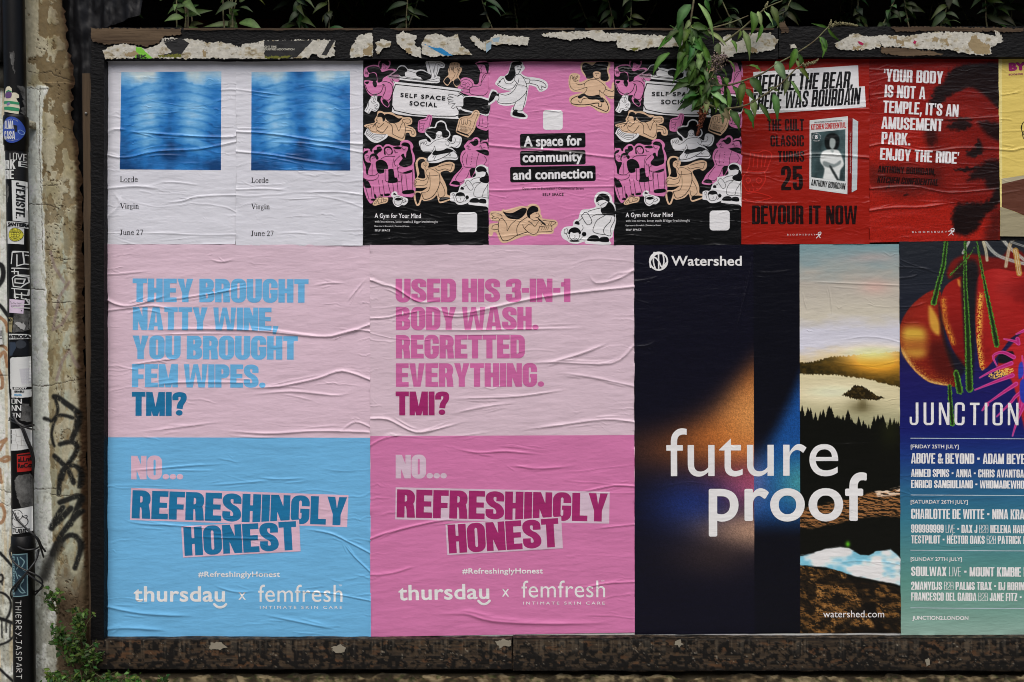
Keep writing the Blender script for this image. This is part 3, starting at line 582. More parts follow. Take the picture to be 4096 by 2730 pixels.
  [("1190,640 1170,700 1180,740 1230,760 1420,740 1350,670 1260,630 1190,640", 8), ("1240,700 1250,900 1240,980 1200,1050 1090,1070", 9), ("1220,780 1200,880 1150,930 1000,940 970,910 1000,870 970,850 1020,820 1100,850 1180,820 1200,760", 8), ("1420,740 1430,850 1400,980 1330,1100 1250,1170 1140,1190 1090,1080", 12), ("1430,860 1500,980 1520,1110 1420,1160 1390,1040", 9), ("1350,620 1400,660 1530,630 1620,660 1650,590 1660,545 1560,550 1400,590", 8), ("1120,530 1130,545 1140,535", 7), ("1150,500 1180,520 1170,535", 7), ("1140,565 1180,560 1150,610 1170,640", 7)]),
 ('embracing_couple', 'B', 'P', "1870,210 1900,175 1950,110 2010,100 2060,55 2120,50 2165,90 2170,160 2200,115 2280,105 2322,110 2325,600 2080,700 2000,850 1930,890 1840,950 1790,935 1750,960 1640,945 1605,915 1640,850 1690,760 1760,690 1840,590 1805,480 1810,380 1850,300 1900,280",
  ["1960,170 2000,130 2050,120 2070,90 2110,80 2140,120 2130,180 2080,210 2040,200 2000,160", "2160,170 2230,140 2322,150 2322,280 2290,170 2230,160", "2100,290 2230,270 2322,300 2322,390 2200,350 2100,300", "1985,640 2080,610 2060,700 2000,790", "1650,880 1700,850 1790,890 1785,930 1640,910"],
  [("1900,320 1850,400 1840,480 1880,590", 9), ("1900,600 2000,610 2100,600 2110,480 2160,300", 8), ("1940,370 1920,480 1930,560", 8), ("1850,620 1760,740 1720,840 1830,880 1930,780 1980,650", 9), ("1960,190 1920,215 1975,225 1940,265 2000,270", 7), ("2190,190 2160,215 2200,225 2190,250 2250,240", 7), ("2250,400 2290,470 2240,560", 8), ("2024,355 2026,360", 12), ("2020,400 2022,405", 12), ("2014,445 2016,450", 12), ("2008,495 2010,500", 12), ("1998,545 2000,550", 12)]),
 ('gardening_figure', 'B', 'W', "1620,1140 1625,1080 1680,1060 1760,1060 1800,950 1880,880 1890,820 2000,800 2090,760 2080,680 2090,610 2150,560 2230,555 2300,600 2325,650 2325,1322 2280,1325 1965,1290 1970,1250 1860,1290 1760,1290 1700,1240 1620,1220",
  ["2095,640 2120,600 2180,580 2250,600 2290,650 2280,690 2220,680 2130,690", "2170,800 2260,760 2280,680 2322,740 2322,890 2180,870", "1715,1130 1740,1080 1810,1060 1880,1090 1895,1160 1870,1130 1800,1140 1740,1130 1725,1170", "1985,1250 1990,1200 2050,1170 2130,1180 2160,1250", "2140,1250 2150,1200 2210,1180 2275,1200 2275,1270", "1810,990 1830,960 1870,985 1865,1015 1810,1010", "1900,1150 1930,1120 1965,1150 1950,1190 1915,1190"],
  [("1895,890 1955,840 2045,970 1985,1025 1895,890", 8), ("1905,940 1870,960 1840,985", 8), ("2000,850 2060,810 2170,790", 8), ("2040,920 2080,890 2180,880", 8), ("2180,880 2080,980 2060,1130 2200,1150 2230,1060 2290,960 2320,900", 8), ("2310,920 2318,1180", 8), ("2310,1170 2200,1150", 8), ("1730,1170 1750,1230 1800,1250 1860,1230 1880,1170", 8), ("1650,1110 1680,1080 1700,1120 1660,1130", 7), ("1680,1140 1700,1210", 7), ("1930,1180 1890,1230", 7), ("1810,1170 1815,1200 1800,1205", 6)]),
 ('croissant', 'B', 'E', "190,1290 205,1240 260,1180 300,1130 350,1120 400,1150 465,1160 475,1210 440,1260 340,1280 240,1310", [], [("215,1280 240,1240 280,1220 250,1270 215,1280", 7), ("270,1200 300,1250 290,1270", 7), ("290,1190 330,1150 360,1180 345,1250", 7), ("360,1170 390,1180 395,1240", 7), ("400,1190 440,1195 430,1230 395,1240 300,1270", 7)]),
 ('coffee_cup', 'B', 'W', "530,1130 540,1080 580,1045 640,1060 650,1110 740,1140 830,1180 840,1240 780,1300 720,1300 660,1335 600,1310 560,1240 565,1170", ["600,1185 660,1160 730,1180 720,1205 660,1220 610,1205", "565,1100 590,1075 630,1110 590,1110"], [("585,1160 590,1260 640,1300 700,1290 735,1230 740,1170", 9), ("740,1215 790,1200 800,1230 740,1260", 9), ("585,1160 660,1140 740,1170", 7)]),
]
SS = dict(P=PK, W=WT, E=PE)
def figure(name, s, t, crop, colr, outline, blacks, lines, off):
    drape(name, s, [shape(outline, colr, crop)] + [shape(b, BK, crop) for b in blacks] + [brush(l, wd, BK, crop) for l, wd in lines], t, off)
CR2 = Crop(1440, 220, 2.0106)
def cartoon_poster(quad, label, sd, f, rot):
    t, s = poster('cartoon_poster', quad, label, .002, relief(sd, (quad[0][0], quad[0][1], quad[1][0], quad[2][1]), (), 26, .75), 'black posters covered with cartoon figures', BK)
    for k, (n, c, cl, o, b, l) in enumerate(FIGS):
        figure(n, s, t, dict(A=CA, B=CB)[c].with_f(f), SS[cl], o, b, l, .0003 + .0006 * (k in (9, 10, 12, 13, 14, 15, 16, 17)) + .0008 * (k == 15) + .0003 * (k in (5, 8, 17)) + .0004 * (k == 11))
    a = CA.with_f(f); c = CR2.with_f(f)
    drape('lettering', s, plain('SELF SPACE', 625, 1365, 655, 66, BK, a, 4.6 * rot, .05, 1.25) + plain('SOCIAL', 775, 1230, 792, 70, BK, a, 4.2 * rot, .05, 1.25), t, .0016)
    drape('lettering', s, plain('LESS SMALL TALK', 1612, 1785, 1150, 22, BK, a, 12) + plain('MORE BIG', 1612, 1735, 1185, 22, BK, a, 12) + plain('FEELINGS', 1612, 1725, 1215, 22, BK, a, 12), t, .0030)
    drape('lettering', s, plain('A Gym for Your Mind', 118, 490, 1312, 36, WT, c, .3, .025, 1.06), t, .0004)
    drape('lettering', s, plain('with less mirrors, better snacks & bigger breakthroughs', 120, 625, 1350, 19, WT, c, .3, 0, 1.08), t, .0004)
    drape('lettering', s, plain('Open now in Shoreditch | Commercial Street.', 116, 398, 1384, 12, WT, c, .3), t, .0004)
    drape('lettering', s, plain('SELF SPACE', 120, 242, 1420, 14, WT, c, 0, .04, 1.2), t, .0004)
    drape('label_panel', s, [(fill([c(rrect(783, 1267, 942, 1427, 26))]), WT)], t, .0004)
cartoon_poster(((1453, 236), (1954, 248), (1955, 980), (1452, 981)), 'black poster of pink, peach and white cartoon figures, between white and pink posters', 21, None, 1)
cartoon_poster(((2456, 247), (2965, 243), (2964, 980), (2456, 980)), 'black poster of cartoon figures partly hidden behind the hanging leafy branch', 22,
               lambda p: np.stack([2456 + (p[:, 0] - 1453) * 1.0155, p[:, 1] - 2 + (p[:, 0] - 1453) * -.012], 1), .25)
PF = [
 ('running_figure', CC, WT, "5,800 20,720 60,600 100,585 160,605 200,650 330,640 430,610 330,600 240,560 150,500 140,470 170,420 230,345 300,345 330,320 380,270 410,150 440,85 620,85 645,130 675,190 660,230 610,290 700,350 790,360 960,390 1060,440 1095,510 1080,570 1000,620 930,620 870,540 760,510 740,560 720,700 690,850 640,970 720,1040 720,1100 660,1122 520,1100 430,1070 415,1020 440,920 490,870 330,880 200,850 160,780 120,810 30,870".replace("5,800", "20,800").replace("30,870", "22,870"),
  ["315,345 370,310 410,200 440,110 490,85 610,85 620,130 560,150 510,160 490,190 500,230 510,300 480,370 440,420 390,435 340,410", "22,830 30,750 90,620 170,645 165,660 205,665 200,705 150,700 100,780", "480,955 545,955 545,1000 640,1020 695,1070 650,1085 540,1075 450,1040"],
  [("520,310 480,400 530,460 545,490 570,390", 9), ("545,490 700,530 715,590 660,690 540,790 400,840 190,820 210,740 200,660 330,690 440,640 500,570 540,480", 9), ("515,320 580,310 640,360 700,480 715,590", 9), ("715,590 690,750 650,900 620,970 470,950 510,820", 11), ("175,490 240,440 200,450 260,400 290,380 330,470 420,480 470,440", 9), ("180,500 270,550 370,580 460,560 530,460", 9), ("650,360 700,390 765,400 745,480 700,470", 9), ("770,415 900,420 1010,460 1060,520 1040,550 970,520 990,590 940,580 900,510 760,470", 9), ("540,170 550,185 560,170", 7), ("600,150 625,185 600,190", 8), ("540,215 570,230 600,220 560,300", 8)]),
 ('meditating_figure', CC, PE, "1480,790 1490,720 1600,670 1720,640 1560,630 1490,580 1465,450 1485,330 1540,290 1640,300 1680,350 1660,450 1760,420 1800,390 1760,340 1700,260 1680,150 1720,90 1860,85 2190,85 2220,160 2190,260 2220,330 2210,430 2130,465 2200,560 2240,570 2250,490 2288,460 2288,740 2210,745 2120,690 2200,820 2225,920 2190,1000 2120,1015 2000,980 1860,890 1700,905 1560,880 1500,830",
  ["1710,180 1730,120 1780,105 1850,130 1900,150 1960,100 2000,88 2170,88 2190,130 2160,220 2180,310 2195,390 2150,435 2090,430 2040,390 2055,310 2030,270 1960,255 1905,290 1910,370 1850,390 1790,380 1770,320 1720,240", "1640,705 1720,660 1760,660 1800,690 1900,700 2010,680 2060,730 2120,800 2060,820 2000,770 1850,765 1780,720 1740,710 1680,750 1640,740"],
  [("1500,350 1490,500 1530,570 1600,600 1720,570 1800,550 1780,620 1750,650", 9), ("1600,480 1680,500 1760,470 1830,420 1930,400 2000,420 2080,480 2140,560 2080,650 2030,600 2020,690", 9), ("1755,480 1745,550", 8), ("1640,700 1550,740 1510,790 1530,840 1640,860 1800,860 2000,830 2010,890 2060,890 2070,840", 14), ("2070,730 2150,810 2190,920 2150,980 2080,960 1870,865", 14), ("1510,340 1530,330 1540,400 1570,340 1560,430 1610,350 1640,340 1600,400 1580,440 1640,420", 8), ("2140,580 2250,620 2286,600", 9), ("2100,660 2180,710 2286,710", 9), ("1910,300 1920,360 1970,390 2030,370 2040,300", 8), ("1950,300 1965,285 1975,300", 6), ("1985,300 2000,285 2010,300", 6), ("1965,320 1970,335 1980,325", 6), ("1640,790 1690,830 1720,760 1790,740", 9)]),
 ('writing_figure', CD, PE, "30,880 30,680 120,650 200,640 190,620 100,610 40,560 40,480 80,430 240,430 280,395 330,410 480,370 600,340 710,345 760,310 830,298 920,330 960,420 960,480 990,530 985,560 1100,580 1220,590 1270,640 1260,700 1200,760 1190,830 1100,850 960,850 850,890 720,870 540,930 420,980 300,1010 230,980 190,900 160,830 110,815 90,870",
  ["710,450 735,390 790,345 850,340 910,370 920,430 880,450 840,460 790,490 770,510 775,565 730,540 712,490", "275,435 340,460 450,465 560,410 640,375 710,390 700,450 640,530 560,580 480,580 380,560 310,490", "910,570 950,580 1060,680 1020,680"],
  [("190,780 210,600 280,575 350,680 355,790 420,680 510,600", 10), ("200,690 195,780 260,940 310,970 400,950 540,870 720,810", 12), ("720,540 600,620 540,710 530,800 545,870", 11), ("640,670 650,720 720,800 820,850 900,820 950,700", 11), ("680,740 730,680 800,660", 9), ("740,615 800,650 860,710 920,620 960,610 1000,650 970,680", 9), ("220,590 190,550 110,575 80,550 120,530 85,510 80,470 150,465 250,500 265,575", 8), ("80,740 100,690 190,670", 8), ("75,755 200,770", 9), ("950,710 1150,700 1160,760 1150,800 900,810", 8), ("1000,600 1210,625 1230,650 1150,700", 8), ("990,720 980,770", 9), ("1030,720 1020,770", 9), ("1065,720 1055,770", 9), ("1100,720 1090,770", 9), ("1120,640 1105,680", 9), ("1155,640 1140,680", 9), ("910,470 950,520 920,530", 8), ("870,540 930,560 900,600 840,600 780,570", 8), ("880,465 884,475", 12)]),
 ('gardening_figure', CD, WT, "1330,830 1370,740 1440,710 1540,700 1550,640 1580,590 1640,570 1660,500 1690,430 1740,400 1850,390 1960,350 1930,260 1940,170 1990,100 2090,75 2190,100 2250,180 2260,260 2310,330 2320,500 2320,640 2270,830 2260,900 2200,950 2220,1038 1790,1025 1770,985 1700,1000 1620,1025 1500,1010 1440,970 1360,920",
  ["1965,260 1970,200 2020,130 2090,113 2170,140 2210,200 2200,270 2150,250 2110,230 2030,240 1980,275", "2050,390 2130,350 2190,265 2260,310 2305,400 2310,540 2280,515 2130,500 2070,480", "1460,840 1480,770 1540,730 1610,728 1670,770 1695,830 1660,850 1640,820 1560,830 1510,810 1490,850", "1810,970 1820,920 1890,870 1980,875 2020,920 2010,980", "2020,980 2030,920 2090,895 2180,910 2190,990", "1580,640 1610,610 1660,640 1660,680 1580,660", "1495,960 1650,960 1650,985 1510,985", "1705,850 1730,810 1780,820 1785,870 1740,890"],
  [("1700,520 1790,450 1890,620 1805,680 1700,520", 11), ("1715,560 1660,610 1630,620", 10), ("1820,440 1900,410 2070,370", 9), ("1890,530 1990,490 2130,500 2210,460", 9), ("2130,510 1990,590 1930,700 1910,800 2000,840 2110,850 2095,780 2150,690 2220,620 2240,550", 10), ("2300,520 2300,600 2230,740 2230,880 2110,850", 10), ("1480,860 1500,930 1580,970 1650,930 1670,860", 9), ("1390,770 1440,750 1450,820 1390,830 1390,770", 8), ("1420,830 1470,930", 8), ("1730,890 1670,950", 8), ("1700,790 1730,740 1720,690", 8), ("1580,870 1585,910 1570,915", 7), ("1540,920 1580,940 1620,925", 7), ("2010,280 1995,300 2025,325", 8), ("2040,340 2070,310 2150,270", 8)]),
]
t, s = poster('cartoon_poster', ((1954, 248), (2456, 247), (2456, 980), (1955, 980)), 'pink poster with four cartoon figures and three black text boxes', .002,
              relief(23, (1954, 248, 2456, 980), cr(CR2, ("1036,730 1200,745 1400,760 1700,790 2045,830", 2.4, 6), ("1036,1090 1200,1090 1500,1070 2050,1060", 1.7, 5), ("1300,470 1500,450 1700,480", 1, 4)), 24, .9), None, PK)
for n, c, cl, o, b, l in PF: figure(n, s, t, c, cl, o, b, l, .0003)
for body, x0, x1, base, cap, bx in (('A space for', 1318, 1785, 735, 82, (1287, 632, 1813, 750)), ('community', 1308, 1790, 862, 80, (1288, 770, 1814, 886)), ('and connection', 1230, 1872, 1002, 80, (1207, 897, 1895, 1021))):
    cx, cy = (bx[0] + bx[2]) / 2, (bx[1] + bx[3]) / 2
    b_ = drape('text_box', s, [(fill([CR2(turn(rrect(*bx, 16), cx, cy, -1))]), BK)], t, .0004)
    drape('lettering', s, plain(body, x0, x1, base + 4, cap, WT, CR2, -1.2, .05, 1.04), b_, .0006)
drape('lettering', s, plain('Open now in Shoreditch | Commercial Street', 1305, 1800, 1086, 20, BK, CR2, 0, 0, 1.06), t, .0004)
drape('lettering', s, plain('SELF SPACE', 1468, 1637, 1134, 20, BK, CR2, 0, .05, 1.25), t, .0004)
drape('label_panel', s, [(fill([CR2(rrect(1472, 446, 1630, 605, 24))]), WT)], t, .0004)

# ---- pastel posters
PP, PB, HP = ink((205, 180, 194)), ink((104, 170, 213)), ink((195, 114, 160))
LBT, DBT, MPT, DPT, LPT, OFF = ink((101, 168, 212)), ink((30, 108, 152)), ink((190, 98, 152)), ink((150, 40, 100)), ink((206, 172, 190)), ink((222, 226, 234))
F1, F2, F3, F4 = Crop(400, 970, 1.96), Crop(400, 1720, 1.7418), Crop(1450, 970, 1.96), Crop(1450, 1720, 1.7418)
cs = cr(F1, ("33,430 110,480 230,500 420,450 560,400", 3.0, 7), ("33,540 200,520 420,500 620,540", 2.2, 6), ("260,690 700,680 1200,690 1700,740 1900,720 2110,650", 3.0, 7), ("1800,740 2000,690 2118,700", 2.4, 5), ("1100,1150 1400,1130 1700,1070 1900,1010 2118,1080", 2.8, 7), ("1150,1200 1500,1170 1900,1200 2000,1110", 2.0, 7), ("200,970 450,930 650,910", 2, 5), ("300,1150 600,1100 1200,1100 1300,1090", 2, 6), ("1650,345 1800,320 1950,325", 1.6, 5), ("1930,480 2000,390 2090,280", 1.8, 4), ("850,130 950,155 1070,130", 1.6, 5), ("40,255 200,245 400,225", 1.4, 5), ("1880,1490 2000,1410 2118,1450", 2, 5), ("900,1470 1300,1500 1700,1480 2118,1490", 2.2, 7), ("300,1490 700,1440 1000,1400", 1.6, 7), ("420,470 900,400 1100,360 1300,340", 2, 5)) + \
     cr(F2, ("130,290 400,270 700,245 900,240", 1.8, 5), ("1070,330 1250,345 1450,335", 1.6, 5), ("700,390 1000,370 1250,350", 1.4, 5), ("120,600 250,650 500,665 900,700", 1.8, 5), ("1400,690 1600,720 1750,790 1884,860", 2.2, 5), ("1690,780 1770,880 1884,990", 2.2, 5), ("1300,1120 1600,1140 1884,1190", 1.8, 4), ("40,1230 300,1280 700,1300", 2.2, 10), ("1100,1280 1300,1320 1700,1400", 1.8, 8), ("600,740 800,750 1100,760 1300,770", 1.6, 5), ("33,1390 200,1380 500,1400", 2, 10), ("780,1080 950,1130 1100,1120", 1.4, 6))
QUAD = ((417, 978), (1480, 981), (1484, 2553), (417, 2551))
t, s = poster('slogan_poster', QUAD, 'large poster, pale pink above and sky blue below, with light blue slogan', .002, relief(31, (417, 978, 1480, 2553), cs, 30, .95), 'large two-colour slogan posters', PP, .003)
drape('colour_panel', s, [(fill([np.array([(417, 1750), (1481, 1752), (1484, 2553), (417, 2551)])]), PB)], t, .0003)
for body, x0, x1, base, cap, m in (('THEY BROUGHT', 256, 1635, 468, 184, LBT), ('NATTY WINE,', 258, 1398, 688, 180, LBT), ('YOU BROUGHT', 256, 1550, 915, 184, LBT), ('FEM WIPES.', 252, 1298, 1136, 182, LBT), ('TMI?', 250, 680, 1360, 187, DBT)):
    drape('lettering', s, heavy(body, x0, x1, base, cap, FEM, m, F1, .25), t, .0004)
drape('lettering', s, heavy('NO...', 218, 580, 345, 164, FEM, LPT, F2), t, .0006)
b_ = drape('text_box', s, [(fill([F2([(218, 404), (1732, 455), (1722, 678), (210, 628)])]), LPT)], t, .0006)
drape('lettering', s, heavy('REFRESHINGLY', 222, 1716, 616, 196, FEM, DBT, F2, 1.9), b_, .0008)
b_ = drape('text_box', s, [(fill([F2([(567, 672), (1388, 626), (1398, 846), (580, 890)])]), LPT)], t, .0012)
drape('lettering', s, heavy('HONEST', 592, 1376, 878, 200, FEM, DBT, F2, -3.1), b_, .0014)
drape('lettering', s, plain('#RefreshinglyHonest', 685, 1255, 1024, 37, OFF, F2, 0, .035, 1.06), t, .0006)
drape('lettering', s, plain('thursdau', 235, 872, 1196, 106, OFF, F2, 0, .032, 1.04, ref='d') + [brush("797,1214 818,1232 840,1236 862,1230 880,1214", 17, OFF, F2, 4)], t, .0006)
drape('lettering', s, plain('x', 966, 1018, 1184, 54, OFF, F2, 0, 0, ref='x'), t, .0006)
drape('lettering', s, plain('femfresh', 1103, 1690, 1198, 118, OFF, F2, 0, 0, 1.04, ref='h') + plain('TM', 1663, 1686, 1089, 11, OFF, F2) + plain('INTIMATE SKIN CARE', 1115, 1688, 1247, 20, OFF, F2, 0, .01, 1.5), t, .0006)
cs = cr(F3, ("60,295 150,330 260,360 450,470 650,440", 2.6, 6), ("60,600 200,590 280,570 500,530", 2.2, 5), ("340,490 500,500 700,560 900,540 1300,450 1650,400 2128,350", 2.8, 7), ("1770,240 1830,320 2000,290 2128,220", 2.2, 8), ("1400,960 1700,880 1950,780", 2.6, 8), ("1200,960 1500,940 1950,950 2128,810", 2.0, 7), ("650,1220 1000,1220 1300,1200 1680,1140", 2.0, 5), ("60,1385 200,1390 420,1490 640,1450 860,1390", 2.6, 7), ("650,1360 900,1300 1250,1250", 1.6, 7), ("1190,1480 1500,1440 1900,1390 2128,1410", 2.2, 7), ("1500,1020 1800,1060 2128,1130", 1.8, 8), ("280,680 700,690 1400,680 1860,670", 1.8, 5)) + \
     cr(F4, ("55,760 200,710 500,640 700,620", 2.4, 6), ("55,110 150,60 300,30", 1.6, 6), ("590,120 800,160 1000,150 1300,180", 2, 6), ("1000,230 1200,270 1500,250", 1.6, 7), ("1500,440 1750,390 1893,395", 2, 5), ("1500,1110 1700,1070 1893,1060", 2, 5), ("400,1300 700,1280 900,1330 1300,1350 1800,1340", 2.6, 13), ("1600,690 1893,660", 1.5, 5), ("60,1010 200,1000 400,940", 1.6, 6))
t, s = poster('slogan_poster', ((1480, 981), (2536, 981), (2539, 2530), (1482, 2548)), 'large poster, pale pink above and strong pink below, with pink slogan', .002, relief(32, (1480, 981, 2537, 2548), cs, 30, .95), 'large two-colour slogan posters', ink((202, 180, 192)), .003)
drape('colour_panel', s, [(fill([np.array([(1481, 1745), (2537, 1741), (2539, 2530), (1482, 2548)])]), HP)], t, .0003)
for body, x0, x1, base, cap, m in (('USED HIS 3-IN-1', 260, 1630, 470, 184, MPT), ('BODY WASH.', 262, 1380, 688, 180, MPT), ('REGRETTED', 262, 1273, 911, 184, MPT), ('EVERYTHING.', 262, 1423, 1133, 184, MPT), ('TMI?', 260, 680, 1357, 187, DPT)):
    drape('lettering', s, heavy(body, x0, x1, base, cap, FEM, m, F3, -.05), t, .0004)
OF2 = ink((198, 176, 192))
drape('lettering', s, heavy('NO...', 232, 587, 338, 164, FEM, OF2, F4), t, .0006)
b_ = drape('text_box', s, [(fill([F4([(232, 400), (1722, 432), (1718, 653), (228, 624)])]), OF2)], t, .0006)
drape('lettering', s, heavy('REFRESHINGLY', 238, 1706, 610, 196, FEM, DPT, F4, 1.15), b_, .0008)
b_ = drape('text_box', s, [(fill([F4([(578, 656), (1384, 604), (1396, 825), (591, 872)])]), OF2)], t, .0012)
drape('lettering', s, heavy('HONEST', 604, 1374, 861, 200, FEM, DPT, F4, -3.5), b_, .0014)
drape('lettering', s, plain('#RefreshinglyHonest', 695, 1257, 1002, 37, OFF, F4, -.2, .035, 1.06), t, .0006)
drape('lettering', s, plain('thursdau', 250, 884, 1188, 106, OFF, F4, -1, .032, 1.04, ref='d') + [brush("808,1192 828,1210 850,1214 870,1206 886,1190", 17, OFF, F4, 4)], t, .0006)
drape('lettering', s, plain('x', 972, 1022, 1162, 54, OFF, F4, 0, 0, ref='x'), t, .0006)
drape('lettering', s, plain('femfresh', 1108, 1690, 1168, 116, OFF, F4, -.2, 0, 1.04, ref='h') + plain('TM', 1662, 1684, 1058, 11, OFF, F4) + plain('INTIMATE SKIN CARE', 1120, 1688, 1217, 20, OFF, F4, 0, .01, 1.5), t, .0006)
# ---- dark landscape poster
W1, W2 = Crop(2500, 960, 1.96), Crop(2500, 1700, 1.742)
def mixc(c, col_, m): return c + (np.asarray(col_, float) - c) * np.clip(m, 0, 1)[:, None]
def flat(px, col_): return np.tile(np.asarray(col_, float), (len(px), 1))
def ga(px, py, x, y, sx, sy): return np.exp(-((px - x) / sx) ** 2 - ((py - y) / sy) ** 2)
def glow_paint(px, py):
    c = flat(px, (13, 13, 26)); g = (fbm(px / 2.2, py / 2.2, 4, 2) - .5)
    yb = 1745 - 300 * np.clip((px - 2540) / 475, 0, 1) ** 2; m = sstep(-120, 110, py - yb)
    c = mixc(c, (176, 98, 42), m * (ga(px, py, 3020, 1760, 430, 125) + .75 * ga(px, py, 3020, 1560, 120, 180))); c = mixc(c, (196, 138, 80), .8 * m * ga(px, py, 3020, 1660, 150, 150))
    c = mixc(c, (178, 82, 112), .85 * ga(px, py, 3020, 1950, 180, 90))
    c = mixc(c, (26, 46, 108), .85 * ga(px, py, 2770, 2020, 170, 105))
    c = mixc(c, (186, 148, 122), .9 * ga(px, py, 3020, 2125, 200, 75) * sstep(2330, 2180, py + (3013 - px) * .35))
    c = mixc(c, (70, 54, 48), .5 * ga(px, py, 2860, 2220, 180, 90)); return np.clip(c * (1 + g[:, None] * .5), 0, 255)
def strip_paint(px, py):
    c = flat(px, (10, 11, 20)); g = (fbm(px / 2.2, py / 2.2, 6, 2) - .5); yb = 1830 - 340 * np.clip((px - 3013) / 187, 0, 1) ** 1.3
    m = sstep(-60, 120, py - yb) * sstep(2160, 2010, py)
    c = mixc(c, (24, 74, 140), m * .95); c = mixc(c, (64, 140, 146), .9 * ga(px, py, 3210, 1930, 110, 95)); c = mixc(c, (120, 110, 150), .5 * ga(px, py, 3020, 1930, 50, 110))
    return np.clip(c * (1 + g[:, None] * .5), 0, 255)
def land_paint(px, py):
    t = np.array([960, 1040, 1130, 1260, 1330, 1390, 1450, 1700.]); cc = np.array([(104, 142, 150), (132, 150, 152), (172, 166, 156), (190, 184, 168), (196, 196, 208), (200, 200, 212), (208, 190, 150), (200, 180, 130)], float)
    n = fbm(px / 90, py / 34, 2, 4); yy = py + 70 * (n - .5)
    c = np.stack([np.interp(yy, t, cc[:, k]) for k in range(3)], 1)
    c = mixc(c, (206, 160, 150), .55 * ga(px, py, 3500, 1150, 60, 30) + .35 * ga(px, py, 3480, 1030, 120, 22))
    hill = W1(pts("1360,962 1500,945 1600,912 1750,902 1900,885 2160,868 2160,1150 1900,1085 1650,1052 1360,1047"))
    lake = (py > 1490); c = mixc(c, (204, 194, 156), 1.0 * lake); c = mixc(c, (228, 220, 186), lake * ga(px, py, 3330, 1570, 150, 40)); c = mixc(c, (134, 136, 104), lake * sstep(1570, 1710, py) * .7)
    jag = 7 * vn(px / 4, py * 0, 3); m = soft(px, py - jag, hill, 2); n2 = fbm(px / 16, py / 10, 9, 3)
    hc = mixc(flat(px, (34, 30, 14)), (92, 70, 24), n2 - .25); hc = mixc(hc, (226, 158, 48), ga(px, py, 3480, 1440, 120, 48) * 1.0 + .5 * ga(px, py, 3560, 1460, 120, 60)); c = c * (1 - m[:, None]) + hc * m[:, None]
    c = mixc(c, (250, 226, 160), .85 * ga(px, py, 3490, 1412, 130, 30))
    isl = W1(pts("1698,1212 1760,1172 1800,1132 1850,1138 1900,1165 1950,1200 2037,1236 1950,1250 1800,1242")); c = mixc(c, (70, 62, 34), .6 * ga(px, py, 3445, 1630, 50, 26)); c = mixc(c, mixc(flat(px, (34, 27, 12)), (78, 62, 30), sstep(.5, .7, fbm(px / 8, py / 6, 18, 3)) * .7), soft(px, py - 7 * vn(px / 2.5, py * 0, 8), isl, 1.5)); c = mixc(c, (70, 60, 30), .45 * sstep(26, 4, np.abs(px - 3450 + 6 * (vn(px / 3, py / 30, 6) - .5))) * sstep(1597, 1602, py) * sstep(1660, 1610, py))
    xs = np.array([3190, 3265, 3330, 3368, 3420, 3448, 3474, 3510, 3551, 3571, 3600]); ys = np.array([1635, 1660, 1645, 1655, 1672, 1690, 1715, 1665, 1700, 1675, 1690])
    ty = np.interp(px, xs, ys) + 22 - 8 * (vn(px / 5, py / 7, 6) - .5); m = sstep(-3, 3, py - ty); rg = np.random.default_rng(3)
    for x_ in np.sort(rg.uniform(3196, 3604, 44)):
        h_ = rg.uniform(14, 52); top = np.interp(x_, xs, ys) + 26 - h_; k = py - top; w_ = np.clip(k, 0, None) * rg.uniform(.2, .34) * (.75 + .5 * vn(py / 4, px * 0 + x_, 7)); m = np.maximum(m, sstep(1.2, -.8, np.abs(px - x_) - w_) * (k > 0))
    c = mixc(c, (12, 13, 9), m); c = mixc(c, (40, 44, 16), .4 * ga(px, py, 3560, 1720, 40, 70) * (py > 1690))
    rk = fbm(px / 30, py / 8, 12, 6)
    r1 = W2(pts("1215,590 1400,550 1550,522 1700,482 1920,440 1920,640 1700,640 1500,682 1300,722 1215,722")); m = soft(px, py + 14 * (rk - .5), r1, 6); c = mixc(c, (150, 102, 60), m * np.clip(.55 + 7 * (rk - fbm((px - 2.5) / 30, (py + 3) / 8, 12, 6)), .1, 1)); c = mixc(c, (224, 196, 172), soft(px, py + 20 * (rk - .5), W2(pts("1740,470 1920,435 1920,490 1760,505")), 5) * sstep(.35, .6, rk))
    sk = W2(pts("1215,912 1300,900 1400,862 1500,850 1560,860 1640,905 1700,910 1750,882 1850,868 1890,900 1920,932 1920,1118 1750,1082 1600,1052 1400,992 1215,978")); cl = fbm(px / 60, py / 30, 14, 4)
    m = soft(px + 5 * (rk - .5), py + 8 * (rk - .5), sk, 4); skc = mixc(flat(px, (118, 184, 206)), (224, 226, 228), sstep(.30, .62, fbm(px / 80, py / 44, 14, 3)) * .95); c = c * (1 - m[:, None]) + skc * m[:, None]
    gd = py - (2262 + np.interp(px, [3200, 3300, 3370, 3400, 3600], [0, 20, 10, 50, 90])); r3 = fbm(px / 36, py / 22, 19, 5); r4 = fbm(px / 7, py / 6, 29, 4); g3 = mixc(flat(px, (30, 23, 14)), (128, 88, 44), np.clip(.42 + 9 * (fbm(px / 24, py / 18, 19, 5) - fbm((px - 2.5) / 24, (py + 3.5) / 18, 19, 5)), 0, 1) * np.clip(1.5 * r3 + .1, .2, 1)); g3 = mixc(g3, (176, 128, 70), sstep(.60, .74, .4 * r3 + .6 * r4) * .8)
    g3 = mixc(g3, (18, 15, 12), sstep(.5, .32, fbm(px / 60, py / 40, 77, 3)) * .85); g3 = mixc(g3, (14, 12, 10), sstep(26, 10, np.abs((px - 3400) - (py - 2290) * .55 + 20 * (r3 - .5))) * .8); c = np.where(((gd > 0) & (m < .5))[:, None], g3, c)
    return mixc(c, (110, 220, 40), .75 * ga(px, py, 3391, 2177, 9, 11))
